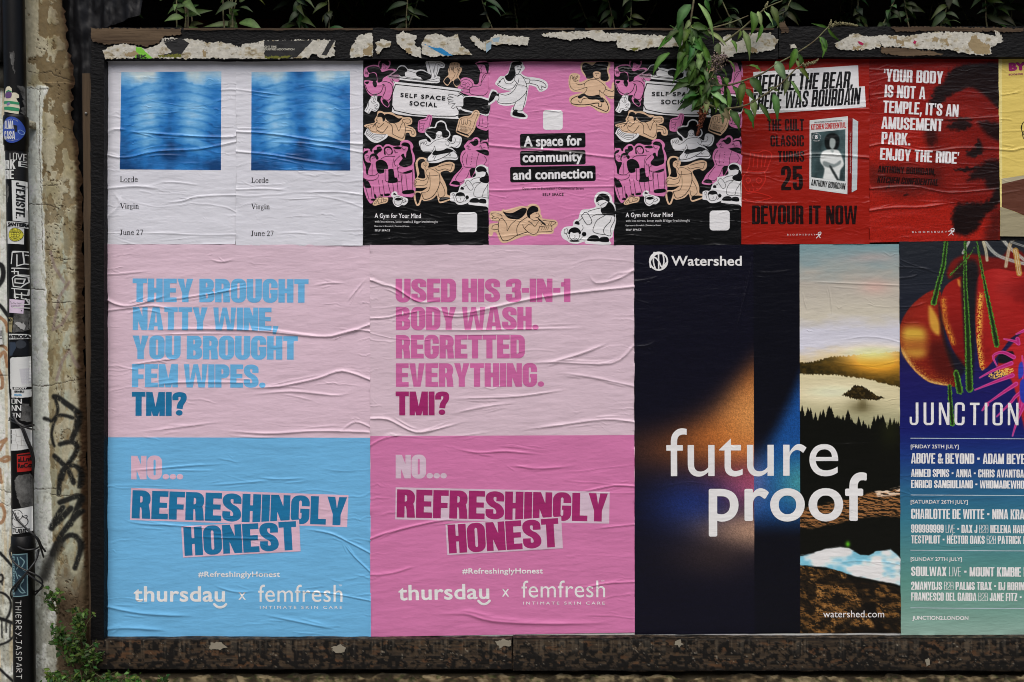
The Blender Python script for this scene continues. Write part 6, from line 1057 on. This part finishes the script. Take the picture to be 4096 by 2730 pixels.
sticker('round blue sticker on the upper pipe collar', V1(circle(245, 825, 172, 36, 222)), BL, lift=.0058, parts=[('lettering', heavy('ALMA', 118, 278, 810, 138, dict(LINE, gap=.06), SW, V1) + heavy('CASA', 114, 300, 985, 140, dict(LINE, gap=.06), SW, V1)), ('lettering', arc_text('PURE SPACE VIBE', 245, 825, 168, -52, 30, 15, SW, V1) + arc_text('#puregoodvibes', 245, 825, 172, 222, 145, 14, SW, V1, True)), ('printed_shape', [shape("270,740 330,750 330,850 300,860 290,800", SB, V1, 1), brush("340,840 370,820 410,850 400,890 360,880 340,840", 10, ink((120, 150, 200)), V1)])])
sticker('black sticker with white block letters under the blue round sticker', q4(25, 610, 105, 722), SB, parts=[('lettering', heavy('LOVE', 205, 440, 1330, 120, dict(COND, s=.07, t=.06), SW, V1) + heavy('E', 335, 438, 1435, 90, dict(COND, s=.12), SW, V1)), ('lettering', heavy('RK', 105, 300, 1480, 150, COND_B, SW, V1) + heavy('RE', 105, 275, 1650, 155, COND_B, SW, V1))])
sticker('white sticker with black italic letters running down the pipe', V5(pts("125,55 240,60 248,425 135,415")), SW, parts=[('lettering', vtext('J’EXISTE.', 72, 732, 880, 26, SB, style=dict(COND_B)))])
sticker('narrow white strip sticker just above the yellow globe sticker', V5(pts("65,420 255,432 250,482 75,465")), SW, parts=[('lettering', plain('SANTERO', 88, 262, 464, 34, SB, V5, 2, .10))])
YEL = ink((196, 190, 64), .45, .25)
sticker('square white sticker with a yellow round globe', V5(pts("75,470 215,480 215,625 78,620")), SW, parts=[('printed_disc', [(fill([V5(circle(153, 541, 61, 36))]), YEL)]), ('printed_globe', [brush(circle(153, 541, 59, 30), 3, SB, V5, 1), brush(circle(153, 541, 35, 24), 3, SB, V5, 1), brush(circle(153, 541, 14, 20, 35), 3, SB, V5, 1), brush("118,541 188,541", 3, SB, V5, 1), brush("153,506 153,576", 3, SB, V5, 1), brush("124,522 182,522", 3, SB, V5, 1), brush("124,560 182,560", 3, SB, V5, 1)] + arc_text('GLOBE TOWN', 153, 541, 41, -62, 62, 13, SB, V5) + arc_text('RECORDS', 153, 541, 43, 235, 130, 13, SB, V5, True))])
sticker('tall black sticker with white outlined graffiti letters', V5(pts("115,680 250,690 268,1195 130,1190")), SB, parts=[('printed_outline', [brush(l, 9, SW, V5, 1) for l in ("135,690 250,690", "120,800 130,700 210,690 220,800 170,820 170,720", "225,720 245,720 245,800 215,800", "125,840 245,840", "125,870 180,870 180,900 245,900", "150,850 150,890", "130,930 160,905 240,915 245,960 200,1010 140,1000 130,930", "155,935 225,935 215,975 155,970 155,935", "125,1020 245,1030 240,1080 150,1070 150,1100 180,1100", "205,1060 205,1110 250,1120 250,1160 200,1165", "150,1030 160,1110", "230,1110 265,1195 140,1190")])])
LIL = ink((200, 184, 202))
sticker('small lilac card sticker with fine print, over the tall black sticker', V2(pts("187,72 423,95 410,322 180,305")), LIL, parts=[('lettering', plain('Are They Toxic?', 215, 385, 152, 22, SB, V2, 3) + plain('“You they ever said I', 210, 380, 184, 15, SB, V2, 3) + plain('didn’t do it just didn’t', 215, 370, 206, 15, SB, V2, 3) + plain('tell you.”', 250, 318, 226, 14, SB, V2, 3)), ('printed_pip', [(fill([V2(circle(205, 122, 8, 10))]), SB), (fill([V2(circle(389, 272, 8, 10))]), SB)])])
sticker('torn beige label with dark letters under the lilac card', V2(pts("158,385 250,390 245,520 235,640 160,620")), ink((150, 140, 104)), parts=[('lettering', plain('RO', 160, 235, 452, 50, SB, V2, 0, .1) + plain('FRONT', 160, 248, 505, 28, SB, V2))])
sticker('small torn pale scrap stuck right of the beige label', rough(V2(pts("290,480 340,458 400,490 410,462 438,530 420,605 360,560")), 4, .8, rng), ink((160, 160, 158)))
sticker('white strip sticker with partly torn black letters, midway down the pipe', V2(pts("163,662 440,665 480,680 495,745 400,752 165,757")), SW, parts=[('lettering', plain('ANTEROSA', 150, 488, 738, 55, SB, V2, 0, .10))])
sticker('dark blue-grey sticker with a disc and a shoulder shape', V2(pts("175,800 300,765 440,770 485,800 485,1030 175,1030")), ink((20, 22, 26)), parts=[('printed_shape', [shape("175,805 300,805 310,900 250,1000 240,1030 175,1030", ink((50, 60, 74)), V2, 1), (fill([V2(circle(375, 840, 72, 24))]), ink((52, 56, 62)))])])
sticker('large blank white sticker wrapped round the middle of the pipe', rough(V2(pts("190,1085 230,1062 420,1050 500,1045 525,1100 500,1110 528,1250 530,1500 400,1530 395,1590 190,1590")), 6, .6, rng), SW, [(fill([V2(pts("360,1255 525,1240 528,1500 395,1525"))]), ink((182, 182, 186)))])
sticker('torn white sticker with bold black words, below the blank white sticker', rough(V3(pts("215,170 330,185 520,140 525,370 380,390 225,380")), 6, .8, rng), SW, parts=[('lettering', [(fill([V3(pts("245,205 500,205 500,248 250,248"))]), SB)] + [(t_, m_) for t_, m_ in plain('BOYCOTT', 272, 456, 243, 32, SW, V3, 0, .1)]), ('lettering', plain('ISRAELI', 284, 428, 297, 34, SB, V3, 0, .08) + plain('SPARTA', 280, 400, 350, 28, ink((90, 150, 190)), V3, 0, .08))])
sticker('black sticker with three rows of white boxed letters', V3(pts("222,395 410,395 385,730 240,700")), SB, parts=[('lettering', heavy('ON', 225, 400, 485, 82, dict(COND, s=.1, t=.1), SW, V3) + heavy('NN', 230, 392, 605, 95, dict(COND, s=.1, t=.1), SW, V3) + heavy('TN', 245, 382, 720, 80, dict(COND, s=.1, t=.1), SW, V3))])
sticker('crackled white label tied over by the cable', V3(pts("195,915 360,905 545,890 548,1240 380,1270 200,1282")), SW, parts=[('crackle', [brush(l, 3, ink((120, 116, 110)), V3, 1) for l in ("250,1000 300,1010 330,1040 420,1030", "300,930 320,1010 300,1100 340,1180 330,1260", "240,1100 300,1100", "340,1120 420,1110 500,1150", "390,1040 400,1200", "240,1180 340,1180 450,1200")]), ('printed_shape', [(fill([V3(pts("205,925 230,925 230,1000 205,1000"))]), GREY), (fill([V3(pts("205,1010 230,1010 230,1075 205,1075"))]), GREY), (fill([V3(pts("205,1090 230,1090 230,1160 205,1160"))]), GREY)])])
RDS = ink((150, 30, 26), .45, .3)
sticker('red square sticker with black drawn letters', V3(pts("325,1335 558,1310 562,1628 330,1640")), RDS, parts=[('lettering', [(fill([V3(pts("340,1350 540,1335 540,1360 340,1372"))]), SB)] + plain('aLLnO', 345, 555, 1468, 80, SB, V3, -1, .05) + plain('ReCor', 345, 555, 1570, 76, SB, V3, -1, .05))])
sticker('white sticker with a hand-drawn smiling round figure', V4(pts("118,98 272,78 275,290 115,308")), SW, parts=[('drawing', [brush(circle(163, 145, 42, 24, 44), 5, SB, V4, 1), brush("150,125 150,140", 5, SB, V4, 1), brush("172,122 172,137", 5, SB, V4, 1), brush("150,160 165,168 180,158", 5, SB, V4), brush("120,170 112,200 125,235 160,248 210,245 238,220 235,180 205,160", 5, SB, V4), brush("205,160 230,150 235,165 225,175", 5, SB, V4)]), ('lettering', plain('TUBBS', 118, 250, 292, 36, SB, V4, 4, .04))])
TEAL, NAV = ink((110, 140, 146)), ink((36, 54, 66))
sticker('tall teal banknote-like sticker crossed by cables, low on the pipe', V4(pts("112,475 238,470 243,830 120,838")), TEAL, parts=[('printed_shape', [(fill([V4(pts("118,484 232,480 236,822 126,828"))]), NAV)]), ('printed_shape', [brush(l, 8, TEAL, V4) for l in ("190,500 220,540 200,590 225,620", "165,500 180,560 160,600", "175,650 215,690 190,740 220,790", "170,760 200,800 225,800", "150,620 170,680")]), ('lettering', vtext('GOODCHILD', 55, 2222, 2376, 12, TEAL, style=dict(COND)))])
# cables
CBL, _, p = new_mat('black_cable'); p.inputs['Base Color'].default_value = (.01, .01, .011, 1); p.inputs['Roughness'].default_value = .4
def cable(name, label, runs):
    e = empty(name, tuple(P3(*runs[0][0][0][:2], runs[0][0][0][2])), label, 'cable'); gs = []
    for q, r in runs:
        w3 = smooth(np.array([tuple(P3(*a)) for a in q]), 6); gs.append(tube_geo([Vector(a) for a in w3], r, 8))
    v, f = join_geo(gs); mesh_obj('cable_run', v, f, CBL, e)
cable('black_cable', 'black twin cable running down the pipe from its left edge', [([(27 + k * 3, 690, -.06), (30 + k * 3, 1000, -.062), (33 + k * 3, 1200, -.062), (35 + k * 4, 1400, -.063), (38 + k * 5, 1530, -.066), (47 + k * 4, 1640, -.075), (62 + k * 3, 1682, -.092), (85 + k * 7, 1712, -.099), (104 + k * 9, 1762, -.098), (122 + k * 8, 1805, -.085), (131 + k * 6, 1845, -.07), (130 + k * 4, 1885, -.055), (134, 1930, -.02)], .0036) for k in (0, 1)])
cable('black_cable', 'black cable loops tied round the pipe at the crackled label', [([(38, 1676, -.03), (44, 1672, -.072), (70, 1690, -.094), (100, 1704, -.092), (132, 1700, -.06), (136, 1703, -.03)], .0032), ([(36, 1682, -.03), (46, 1684, -.074), (80, 1700, -.099), (112, 1714, -.093), (132, 1718, -.06), (137, 1720, -.03)], .0032)])
def v4(t, ys): return [(a / 2.118, b / 2.118 + 1990, y) for (a, b), y in zip(pts(t), ys)]
cable('black_cable', 'black cables crossing and looping over the low teal sticker', [(v4("105,0 98,50 110,110 160,200 240,280 320,350 350,410 385,460", (-.05, -.055, -.075, -.097, -.099, -.075, -.05, -.03)), .0036), (v4("98,10 104,90 140,180 220,262 300,335 335,400 370,508", (-.05, -.06, -.085, -.1, -.098, -.08, -.04)), .0034), (v4("100,410 82,460 110,540 180,600 290,650 348,690 360,740 330,790 292,832", (-.05, -.06, -.09, -.1, -.095, -.08, -.07, -.06, -.03)), .0034), (v4("330,440 310,520 240,620 150,720 100,780 92,830 112,872", (-.06, -.075, -.101, -.098, -.075, -.06, -.04)), .0034), (v4("322,450 300,540 220,650 140,760 122,800", (-.065, -.082, -.103, -.095, -.08)), .0034), (v4("220,640 290,690 360,740 350,775 295,800", (-.102, -.095, -.08, -.07, -.035)), .0034), (v4("95,400 110,392 200,440 290,440 330,420", (-.05, -.07, -.097, -.09, -.05)), .0032)])
# things left of the pipe
e = empty('wall_box', (float(X(-20)), .0, float(Z(330))), 'dark box on the wall at the top left corner, beside the pipe', 'wall box')
v, f = box_geo((float(X(-140)), -.03, float(Z(250))), (float(X(22)), .03, float(Z(-200))), .05, .002, 3); mesh_obj('box_body', v, f, mix_mat('box_paint', (16, 15, 15), (24, 20, 18), 12, .4, .7, .6), e)
v, f = box_geo((float(X(-10)), -.038, float(Z(165))), (float(X(5)), -.0325, float(Z(40))), .02, .001, 4); mesh_obj('rust_strip', v, f, mix_mat('rust_paint', (110, 44, 18), (60, 24, 12), 20, .35, .65, .7), e)
v, f = box_geo((float(X(-140)), .002, float(Z(348))), (float(X(19)), .03, float(Z(256))), .05, .002, 6); mesh_obj('ledge', v, f, mix_mat('ledge_paint', (70, 68, 60), (40, 38, 34), 12, .4, .7, .8), e)
ws2 = Sheet(-60, 1250, 60, 1420, -.0095, None, .004); e = empty('sticker', (float(X(4)), .01, float(Z(1345))), 'small white sticker on the wall at the left picture edge', 'sticker')
drape('label_face', ws2, [(fill([V2(pts("-60,505 40,500 30,560 45,840 -60,850"))]), SW), (fill([V2(pts("8,605 28,605 26,705 6,705"))]), SB)], e, 0); drape('lettering', ws2, plain('W', 0, 34, 750, 22, SB, V2, 0, .1), e, .0004)
# ------------------------------------------------------------------ plants
def leaf_mat():
    if 'leaf' in MATS: return MATS['leaf']
    m, nt, p = new_mat('leaf'); at = N(nt, 'ShaderNodeAttribute', attribute_name='Col'); p.inputs['Roughness'].default_value = .5; p.inputs['Specular IOR Level'].default_value = .2
    ge = N(nt, 'ShaderNodeNewGeometry'); tone(nt, ge, at.outputs['Vector'], p, .3, 45)
    tr = N(nt, 'ShaderNodeBsdfTranslucent'); mx = N(nt, 'ShaderNodeMixShader'); mx.inputs[0].default_value = .22
    nt.links.new(at.outputs['Vector'], tr.inputs[0]); out = nt.nodes['Material Output']; nt.links.new(p.outputs[0], mx.inputs[1]); nt.links.new(tr.outputs[0], mx.inputs[2]); nt.links.new(mx.outputs[0], out.inputs[0])
    MATS['leaf'] = m; return m
STEMM = mix_mat('green_stem', (96, 98, 66), (74, 62, 44), 30, .4, .6, .7); DEADM = mix_mat('dead_flower', (72, 34, 22), (110, 62, 40), 60, .35, .65, .9); BUDM = mix_mat('green_buds', (104, 104, 74), (132, 124, 92), 80, .4, .6, .9); LILM = mix_mat('fading_flower', (96, 78, 92), (122, 112, 84), 90, .38, .62, .9)
class Leaves:
    def __init__(s, seed): s.V, s.F, s.C, s.n = [], [], [], 0; s.r = np.random.default_rng(seed)
    def add(s, b, t, w, face=None, droop=.12, fold=.35, rgb=(60, 82, 34), ns=7, wavy=.0):
        b, t = np.array(b, float), np.array(t, float); ax = t - b; L = np.linalg.norm(ax)
        if L < 1e-5: return
        ax /= L; face = np.array(face if face is not None else (s.r.normal(0, .45), -1, s.r.normal(.25, .4)), float)
        sd = np.cross(ax, face); k = np.linalg.norm(sd); sd = sd / k if k > 1e-4 else np.array([1., 0, 0]); nm = np.cross(sd, ax)
        if nm @ face < 0: nm = -nm
        u = np.linspace(0, 1, ns); wd = w * np.sin(math.pi * np.clip(u, .02, 1) ** .66) ** 1.15 * .54; wd[-1] = 0
        bend = s.r.normal(0, .5) * .1 * L
        c = b + ax * (u * L)[:, None] + nm * (droop * L * (4 * u * (1 - u)))[:, None] + sd * (bend * 4 * u * (1 - u))[:, None]
        wv = wavy * w * np.sin(u * 19 + s.r.uniform(0, 6))
        l = c - sd * (wd * math.cos(fold))[:, None] + nm * (wd * math.sin(fold) + wv)[:, None]; r_ = c + sd * (wd * math.cos(fold))[:, None] + nm * (wd * math.sin(fold) - wv)[:, None]
        n = s.n; s.V.append(np.concatenate([l, c, r_])); f = []
        for i in range(ns - 1): f += [(n + i, n + i + 1, n + ns + i + 1, n + ns + i), (n + ns + i, n + ns + i + 1, n + 2 * ns + i + 1, n + 2 * ns + i)]
        s.F += f; s.n += 3 * ns; v = np.clip(np.array(rgb) * s.r.uniform(.72, 1.25) + s.r.normal(0, 5, 3), 4, 250); mid = np.clip(v * 1.25 + 8, 0, 250)
        s.C.append(np.concatenate([np.tile(v, (ns, 1)), np.tile(mid, (ns, 1)), np.tile(v * .94, (ns, 1))]))
    def build(s, name, parent): return mesh_obj(name, np.concatenate(s.V), np.array(s.F), leaf_mat(), parent, None, alb(np.concatenate(s.C)))
def stems(name, parent, runs, r0=.004, r1=.0016):
    gs = []
    for q in runs:
        w3 = smooth(np.array([tuple(a) for a in q]), 5); gs.append(tube_geo([Vector(a) for a in w3], np.linspace(r0, r1, len(w3)), 6))
    v, f = join_geo(gs); return mesh_obj(name, v, f, STEMM, parent)
def spike(name, parent, path, r0, mat, n, seed, rb=.004):
    rg = np.random.default_rng(seed); q = smooth(np.array([tuple(a) for a in path]), 8); gs = []
    for k in range(n):
        u = rg.random(); i = min(int(u * (len(q) - 1)), len(q) - 2); c = q[i] + (q[i + 1] - q[i]) * (u * (len(q) - 1) - i) + rg.normal(0, 1, 3) * r0 * (1.05 - u) * .55
        a = rb * rg.uniform(.5, 1.2); v = [c + np.array(o) * a for o in ((1, 0, 0), (-1, 0, 0), (0, 1, 0), (0, -1, 0), (0, 0, 1.3), (0, 0, -1.3))]
        gs.append((v, [(0, 2, 4), (2, 1, 4), (1, 3, 4), (3, 0, 4), (2, 0, 5), (1, 2, 5), (3, 1, 5), (0, 3, 5)]))
    v, f = join_geo(gs); return mesh_obj(name, v, f, mat, parent)
HB = Crop(2500, 0, 2.353)
def hp(x, y, d): px = HB([(x, y)])[0]; return P3(px[0], px[1], -.055 + (d + .08) * .5)
t = empty('buddleia_branch', tuple(hp(640, -80, -.10)), 'leafy green branch with drooping leaves hanging in front of the posters', 'plant')
runs = [[hp(655, -80, -.08), hp(648, 0, -.10), hp(625, 150, -.12), hp(600, 300, -.14), hp(560, 430, -.15), hp(585, 490, -.15), hp(640, 570, -.16), hp(690, 640, -.16), hp(700, 850, -.17), hp(740, 960, -.17), hp(720, 1080, -.17), hp(690, 1270, -.165)],
        [hp(690, 850, -.17), hp(760, 800, -.18), hp(830, 700, -.18), hp(850, 610, -.18)], [hp(930, 400, -.10), hp(1080, 290, -.12), hp(1240, 150, -.13), hp(1340, 70, -.14), hp(1480, 10, -.14)], [hp(600, 300, -.14), hp(760, 280, -.12), hp(880, 250, -.1), hp(1000, 215, -.08), hp(1160, 150, -.06)],
        [hp(720, 830, -.17), hp(850, 810, -.16), hp(990, 800, -.15), hp(1150, 750, -.15), hp(1300, 690, -.15), hp(1420, 610, -.15), hp(1600, 510, -.15), hp(1780, 390, -.15), hp(1900, 270, -.15), hp(1960, 230, -.15), hp(2190, 245, -.15)],
        [hp(740, 960, -.17), hp(850, 1010, -.17), hp(1000, 1020, -.17), hp(1170, 980, -.17), hp(1350, 870, -.17), hp(1480, 780, -.17), hp(1620, 640, -.17), hp(1720, 600, -.17), hp(1820, 565, -.17)], [hp(620, 300, -.13), hp(780, 290, -.12), hp(930, 430, -.12)]]
stems('stem', t, runs, .0042, .0018)
LV = Leaves(5)
for bx, by, tx, ty, wd, *sh in ((615, 45, 515, 250, 118), (500, 230, 520, 430, 112), (650, 215, 780, 330, 80), (690, 35, 805, 340, 55), (755, 0, 800, 110, 55), (520, 420, 450, 740, 75), (420, 500, 290, 680, 78), (450, 330, 330, 450, 62), (590, 360, 560, 520, 84), (700, 430, 780, 600, 84), (600, 400, 720, 480, 74), (780, 300, 930, 420, 48), (600, 560, 640, 730, 92), (560, 560, 470, 740, 64), (770, 600, 680, 830, 34), (670, 760, 460, 870, 95), (670, 800, 520, 1000, 132), (860, 640, 940, 720, 52), (870, 680, 900, 950, 88), (940, 730, 960, 800, 62), (740, 860, 860, 1000, 74), (720, 880, 690, 1010, 74), (780, 850, 960, 1000, 84), (950, 810, 920, 1090, 64), (860, 980, 910, 1160, 62), (990, 1040, 1060, 1200, 92), (1110, 770, 1090, 980, 88), (1140, 840, 1210, 930, 64), (1110, 1020, 1190, 1180, 96), (1200, 940, 1220, 1080, 78), (1260, 970, 1360, 1140, 54), (1180, 740, 1270, 880, 102), (1280, 680, 1170, 630, 62), (1420, 580, 1500, 740, 102), (1610, 460, 1550, 640, 92), (1640, 510, 1690, 640, 52), (1520, 740, 1500, 880, 72), (1560, 760, 1650, 940, 48), (1400, 880, 1430, 1100, 88), (1350, 830, 1440, 870, 58),
                                (1250, 110, 1280, 240, 58), (1310, 110, 1380, 230, 44), (1290, 230, 1240, 380, 52), (1110, 290, 1160, 520, 78), (1090, 290, 1060, 370, 38), (1000, 380, 1040, 480, 44), (870, 410, 900, 510, 82), (1830, 350, 1850, 510, 82), (1850, 350, 1890, 470, 44), (1910, 270, 2010, 370, 34), (1900, 260, 1780, 230, 30), (1640, 640, 1720, 740, 52), (1610, 570, 1630, 640, 38), (1380, 60, 1440, 230, 82), (1190, 110, 1180, 300, 92), (970, 570, 1020, 680, 44), (780, 860, 900, 830, 64), (640, 760, 560, 760, 90), (560, 300, 600, 420, 70), (540, 440, 600, 560, 80), (700, 540, 740, 700, 80), (820, 900, 840, 1040, 60), (650, 380, 760, 470, 70), (700, 980, 700, 1100, 60), (480, 300, 430, 250, 30), (620, 170, 690, 185, 22), (600, 100, 560, 150, 40), (600, 520, 540, 660, 90), (640, 600, 600, 780, 80), (700, 650, 780, 800, 90), (720, 760, 820, 840, 80), (560, 380, 640, 560, 96), (650, 470, 590, 650, 84), (740, 900, 660, 1000, 70), (700, 850, 610, 960, 84), (800, 820, 850, 980, 80), (540, 200, 470, 330, 80), (570, 480, 520, 600, 90), (680, 330, 720, 500, 80), (1000, 800, 1040, 960, 80), (900, 1010, 980, 1120, 80), (850, 780, 800, 920, 70)):
    z = -.13 - .05 * LV.r.random() - .0; pale = LV.r.random() < .2
    tx, ty = bx + (tx - bx) * 1.24, by + (ty - by) * 1.24; LV.add(hp(bx, by, z + .012), hp(tx, ty, z), wd / 2.353 * S * .84, None, .13, .38, (96, 114, 70) if pale else (54, 84, 30), 9, .09)
for k in range(70):
    a = LV.r.random(); bx, by = (np.array([600, 240]) * (1 - a) + np.array([760, 960]) * a) + LV.r.normal(0, 60, 2); an = LV.r.normal(1.57, .75); ln = LV.r.uniform(90, 230); z = -.12 - .07 * LV.r.random()
    LV.add(hp(bx, by, z + .015), hp(bx + math.cos(an) * ln, by + math.sin(an) * ln, z - LV.r.uniform(-.02, .03)), ln * LV.r.uniform(.28, .42) / 2.353 * S, None, .16, .4, (92, 110, 68) if LV.r.random() < .2 else (46, 72, 26), 9, .12)
LV.build('foliage', t)
spike('flower_head', t, [hp(850, 610, -.185), hp(900, 560, -.19), hp(950, 530, -.19)], .026, LILM, 420, 2, .004)
spike('flower_head', t, [hp(740, 1040, -.172), hp(720, 1120, -.172), hp(680, 1275, -.17)], .016, DEADM, 300, 3, .004)
spike('flower_head', t, [hp(1950, 232, -.152), hp(2060, 225, -.152), hp(2190, 245, -.152)], .007, BUDM, 150, 4, .003); spike('flower_head', t, [hp(1680, 612, -.172), hp(1760, 600, -.172), hp(1820, 560, -.172)], .007, BUDM, 110, 5, .003); spike('flower_head', t, [hp(1310, 95, -.14), hp(1345, 20, -.14)], .006, BUDM, 60, 6, .003); spike('flower_head', t, [hp(1930, 260, -.15), hp(1940, 190, -.15)], .006, BUDM, 50, 7, .003)
# shrubs growing in the gap behind the top beam
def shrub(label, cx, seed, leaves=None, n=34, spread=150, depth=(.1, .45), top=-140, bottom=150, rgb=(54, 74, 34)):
    L = Leaves(seed); rg = L.r; b = P3(cx, 260, depth[0] + .12); e = empty('buddleia_shrub', tuple(b), label, 'shrub', 'shrubs behind the top beam'); runs = []
    if leaves:
        for x0, y0, x1, y1, w_ in leaves:
            a, c = T1([(x0, y0), (x1, y1)]); d = rg.uniform(.06, .16); L.add(P3(a[0], a[1], d + .02), P3(c[0], c[1], d), w_ / 1.961 * S, None, .12, .3, rgb)
    for k in range(5):
        x1 = cx + rg.normal(0, spread * .6); d = rg.uniform(*depth); runs.append([P3(cx + rg.normal(0, 20), 260, d), P3((cx + x1) / 2 + rg.normal(0, 20), 120, d), P3(x1, top, d)])
        for j in range(n // 5):
            f = rg.random(); q = np.array(runs[-1][1]) * (1 - f) + np.array(runs[-1][2]) * f; a = rg.uniform(-1, 1); ln = rg.uniform(.05, .11)
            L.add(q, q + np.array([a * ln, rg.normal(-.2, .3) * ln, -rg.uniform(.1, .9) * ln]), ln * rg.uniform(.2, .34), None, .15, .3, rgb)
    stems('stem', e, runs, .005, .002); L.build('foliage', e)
shrub('bright leaved shrub rising above the left end of the top beam', 740, 11, ((850, 140, 700, 170, 72), (860, 125, 1080, 85, 62), (880, 90, 975, 40, 46), (870, 60, 900, 0, 40), (900, 210, 1010, 190, 50), (860, 100, 790, 70, 40), (440, 0, 540, 150, 62), (840, 20, 800, -40, 50)), 16, 60, (.1, .3))
shrub('shrub with long pointed leaves above the two blue picture posters', 945, 12, ((1270, 30, 1100, 120, 64), (1270, 185, 1000, 215, 58), (1290, 180, 1480, 255, 95), (1260, 165, 1185, 112, 46), (1290, 10, 1380, -30, 60), (1280, 120, 1210, 60, 40), (1290, 60, 1400, 100, 50)), 18, 70, (.1, .3))
for lab, cx, sd in (('shrub with shade-dimmed leaf colour right of the long pointed leaves', 1250, 13), ('shrub with shade-darkened leaf colour above the left black cartoon poster', 1640, 14), ('shrub with shade-darkened leaf colour above the pink cartoon poster', 2080, 15), ('shaded shrub just left of the hanging branch', 2480, 16), ('shaded shrub just right of the hanging branch', 3060, 17), ('drooping leafy shrub over the beam seam above the red posters', 3420, 18), ('drooping shrub above the red portrait poster', 3700, 19), ('shrub with shade-darkened leaf colour in the top right corner', 4010, 20)):
    shrub(lab, cx, sd, None, 80, 230, (.16, .6), -160, 200, (32, 46, 20))  # leaf colour darkened to stand in for shade behind the beam
# weeds at the foot of the wall
for k, (lab, cx, cy, h_, n, wl) in enumerate((('highest thin weed climbing the wall foot', 225, 2400, 110, 30, 34), ('weed clump beside the black side beam', 325, 2500, 130, 70, 44), ('weed clump at the edge of the whitewashed wall', 238, 2530, 90, 50, 34), ('dense weed clump in the middle of the wall foot', 285, 2600, 120, 110, 60), ('weed clump at the left end of the bottom beam', 360, 2640, 110, 80, 50), ('lowest weed clump near the pipe, at the bottom picture edge', 225, 2730, 90, 80, 55), ('weed clump at the bottom picture edge below the side beam', 330, 2750, 110, 100, 70), ('weed clump on the plinth under the bottom beam', 450, 2745, 110, 100, 60), ('low weed clump on the plinth, second from the small sprig', 545, 2750, 95, 80, 50), ('small weed sprig on the plinth right of the other weeds', 640, 2735, 60, 22, 26))):
    L = Leaves(40 + k); rg = L.r; base = P3(cx, cy + h_ * .5, -.01 if cx < 440 else -.03); e = empty('wall_weed', tuple(base), lab, 'weed', 'weeds at the foot of the wall'); runs = []
    for j in range(max(6, int(n // 5))):
        x1, y1 = cx + rg.normal(0, wl * .75), cy - h_ * rg.uniform(.1, .62); d = -.02 - .09 * rg.random() - (.03 if cx > 430 else 0); run = [P3(cx + rg.normal(0, wl * .3), cy + h_ * .5, d + .03), P3((cx + x1) / 2 + rg.normal(0, 8), (cy + y1) / 2 + 15, d), P3(x1, y1, d)]; runs.append(run)
        q = smooth(np.array([tuple(a) for a in run]), 6)
        for i in range(9):
            c = q[int(rg.uniform(.15, 1) * (len(q) - 1))]; a = rg.uniform(0, 2 * math.pi); ln = rg.uniform(.011, .028)
            L.add(c, c + np.array([math.cos(a) * ln, -abs(rg.normal(.25, .3)) * ln, math.sin(a) * ln * .8]), ln * rg.uniform(.45, .68), (rg.normal(0, .5), -1, abs(rg.normal(.7, .4))), .08, .25, (40, 62, 22) if rg.random() < .8 else (66, 84, 36), 5)
    stems('stem', e, runs, .0016, .0008); L.build('foliage', e)
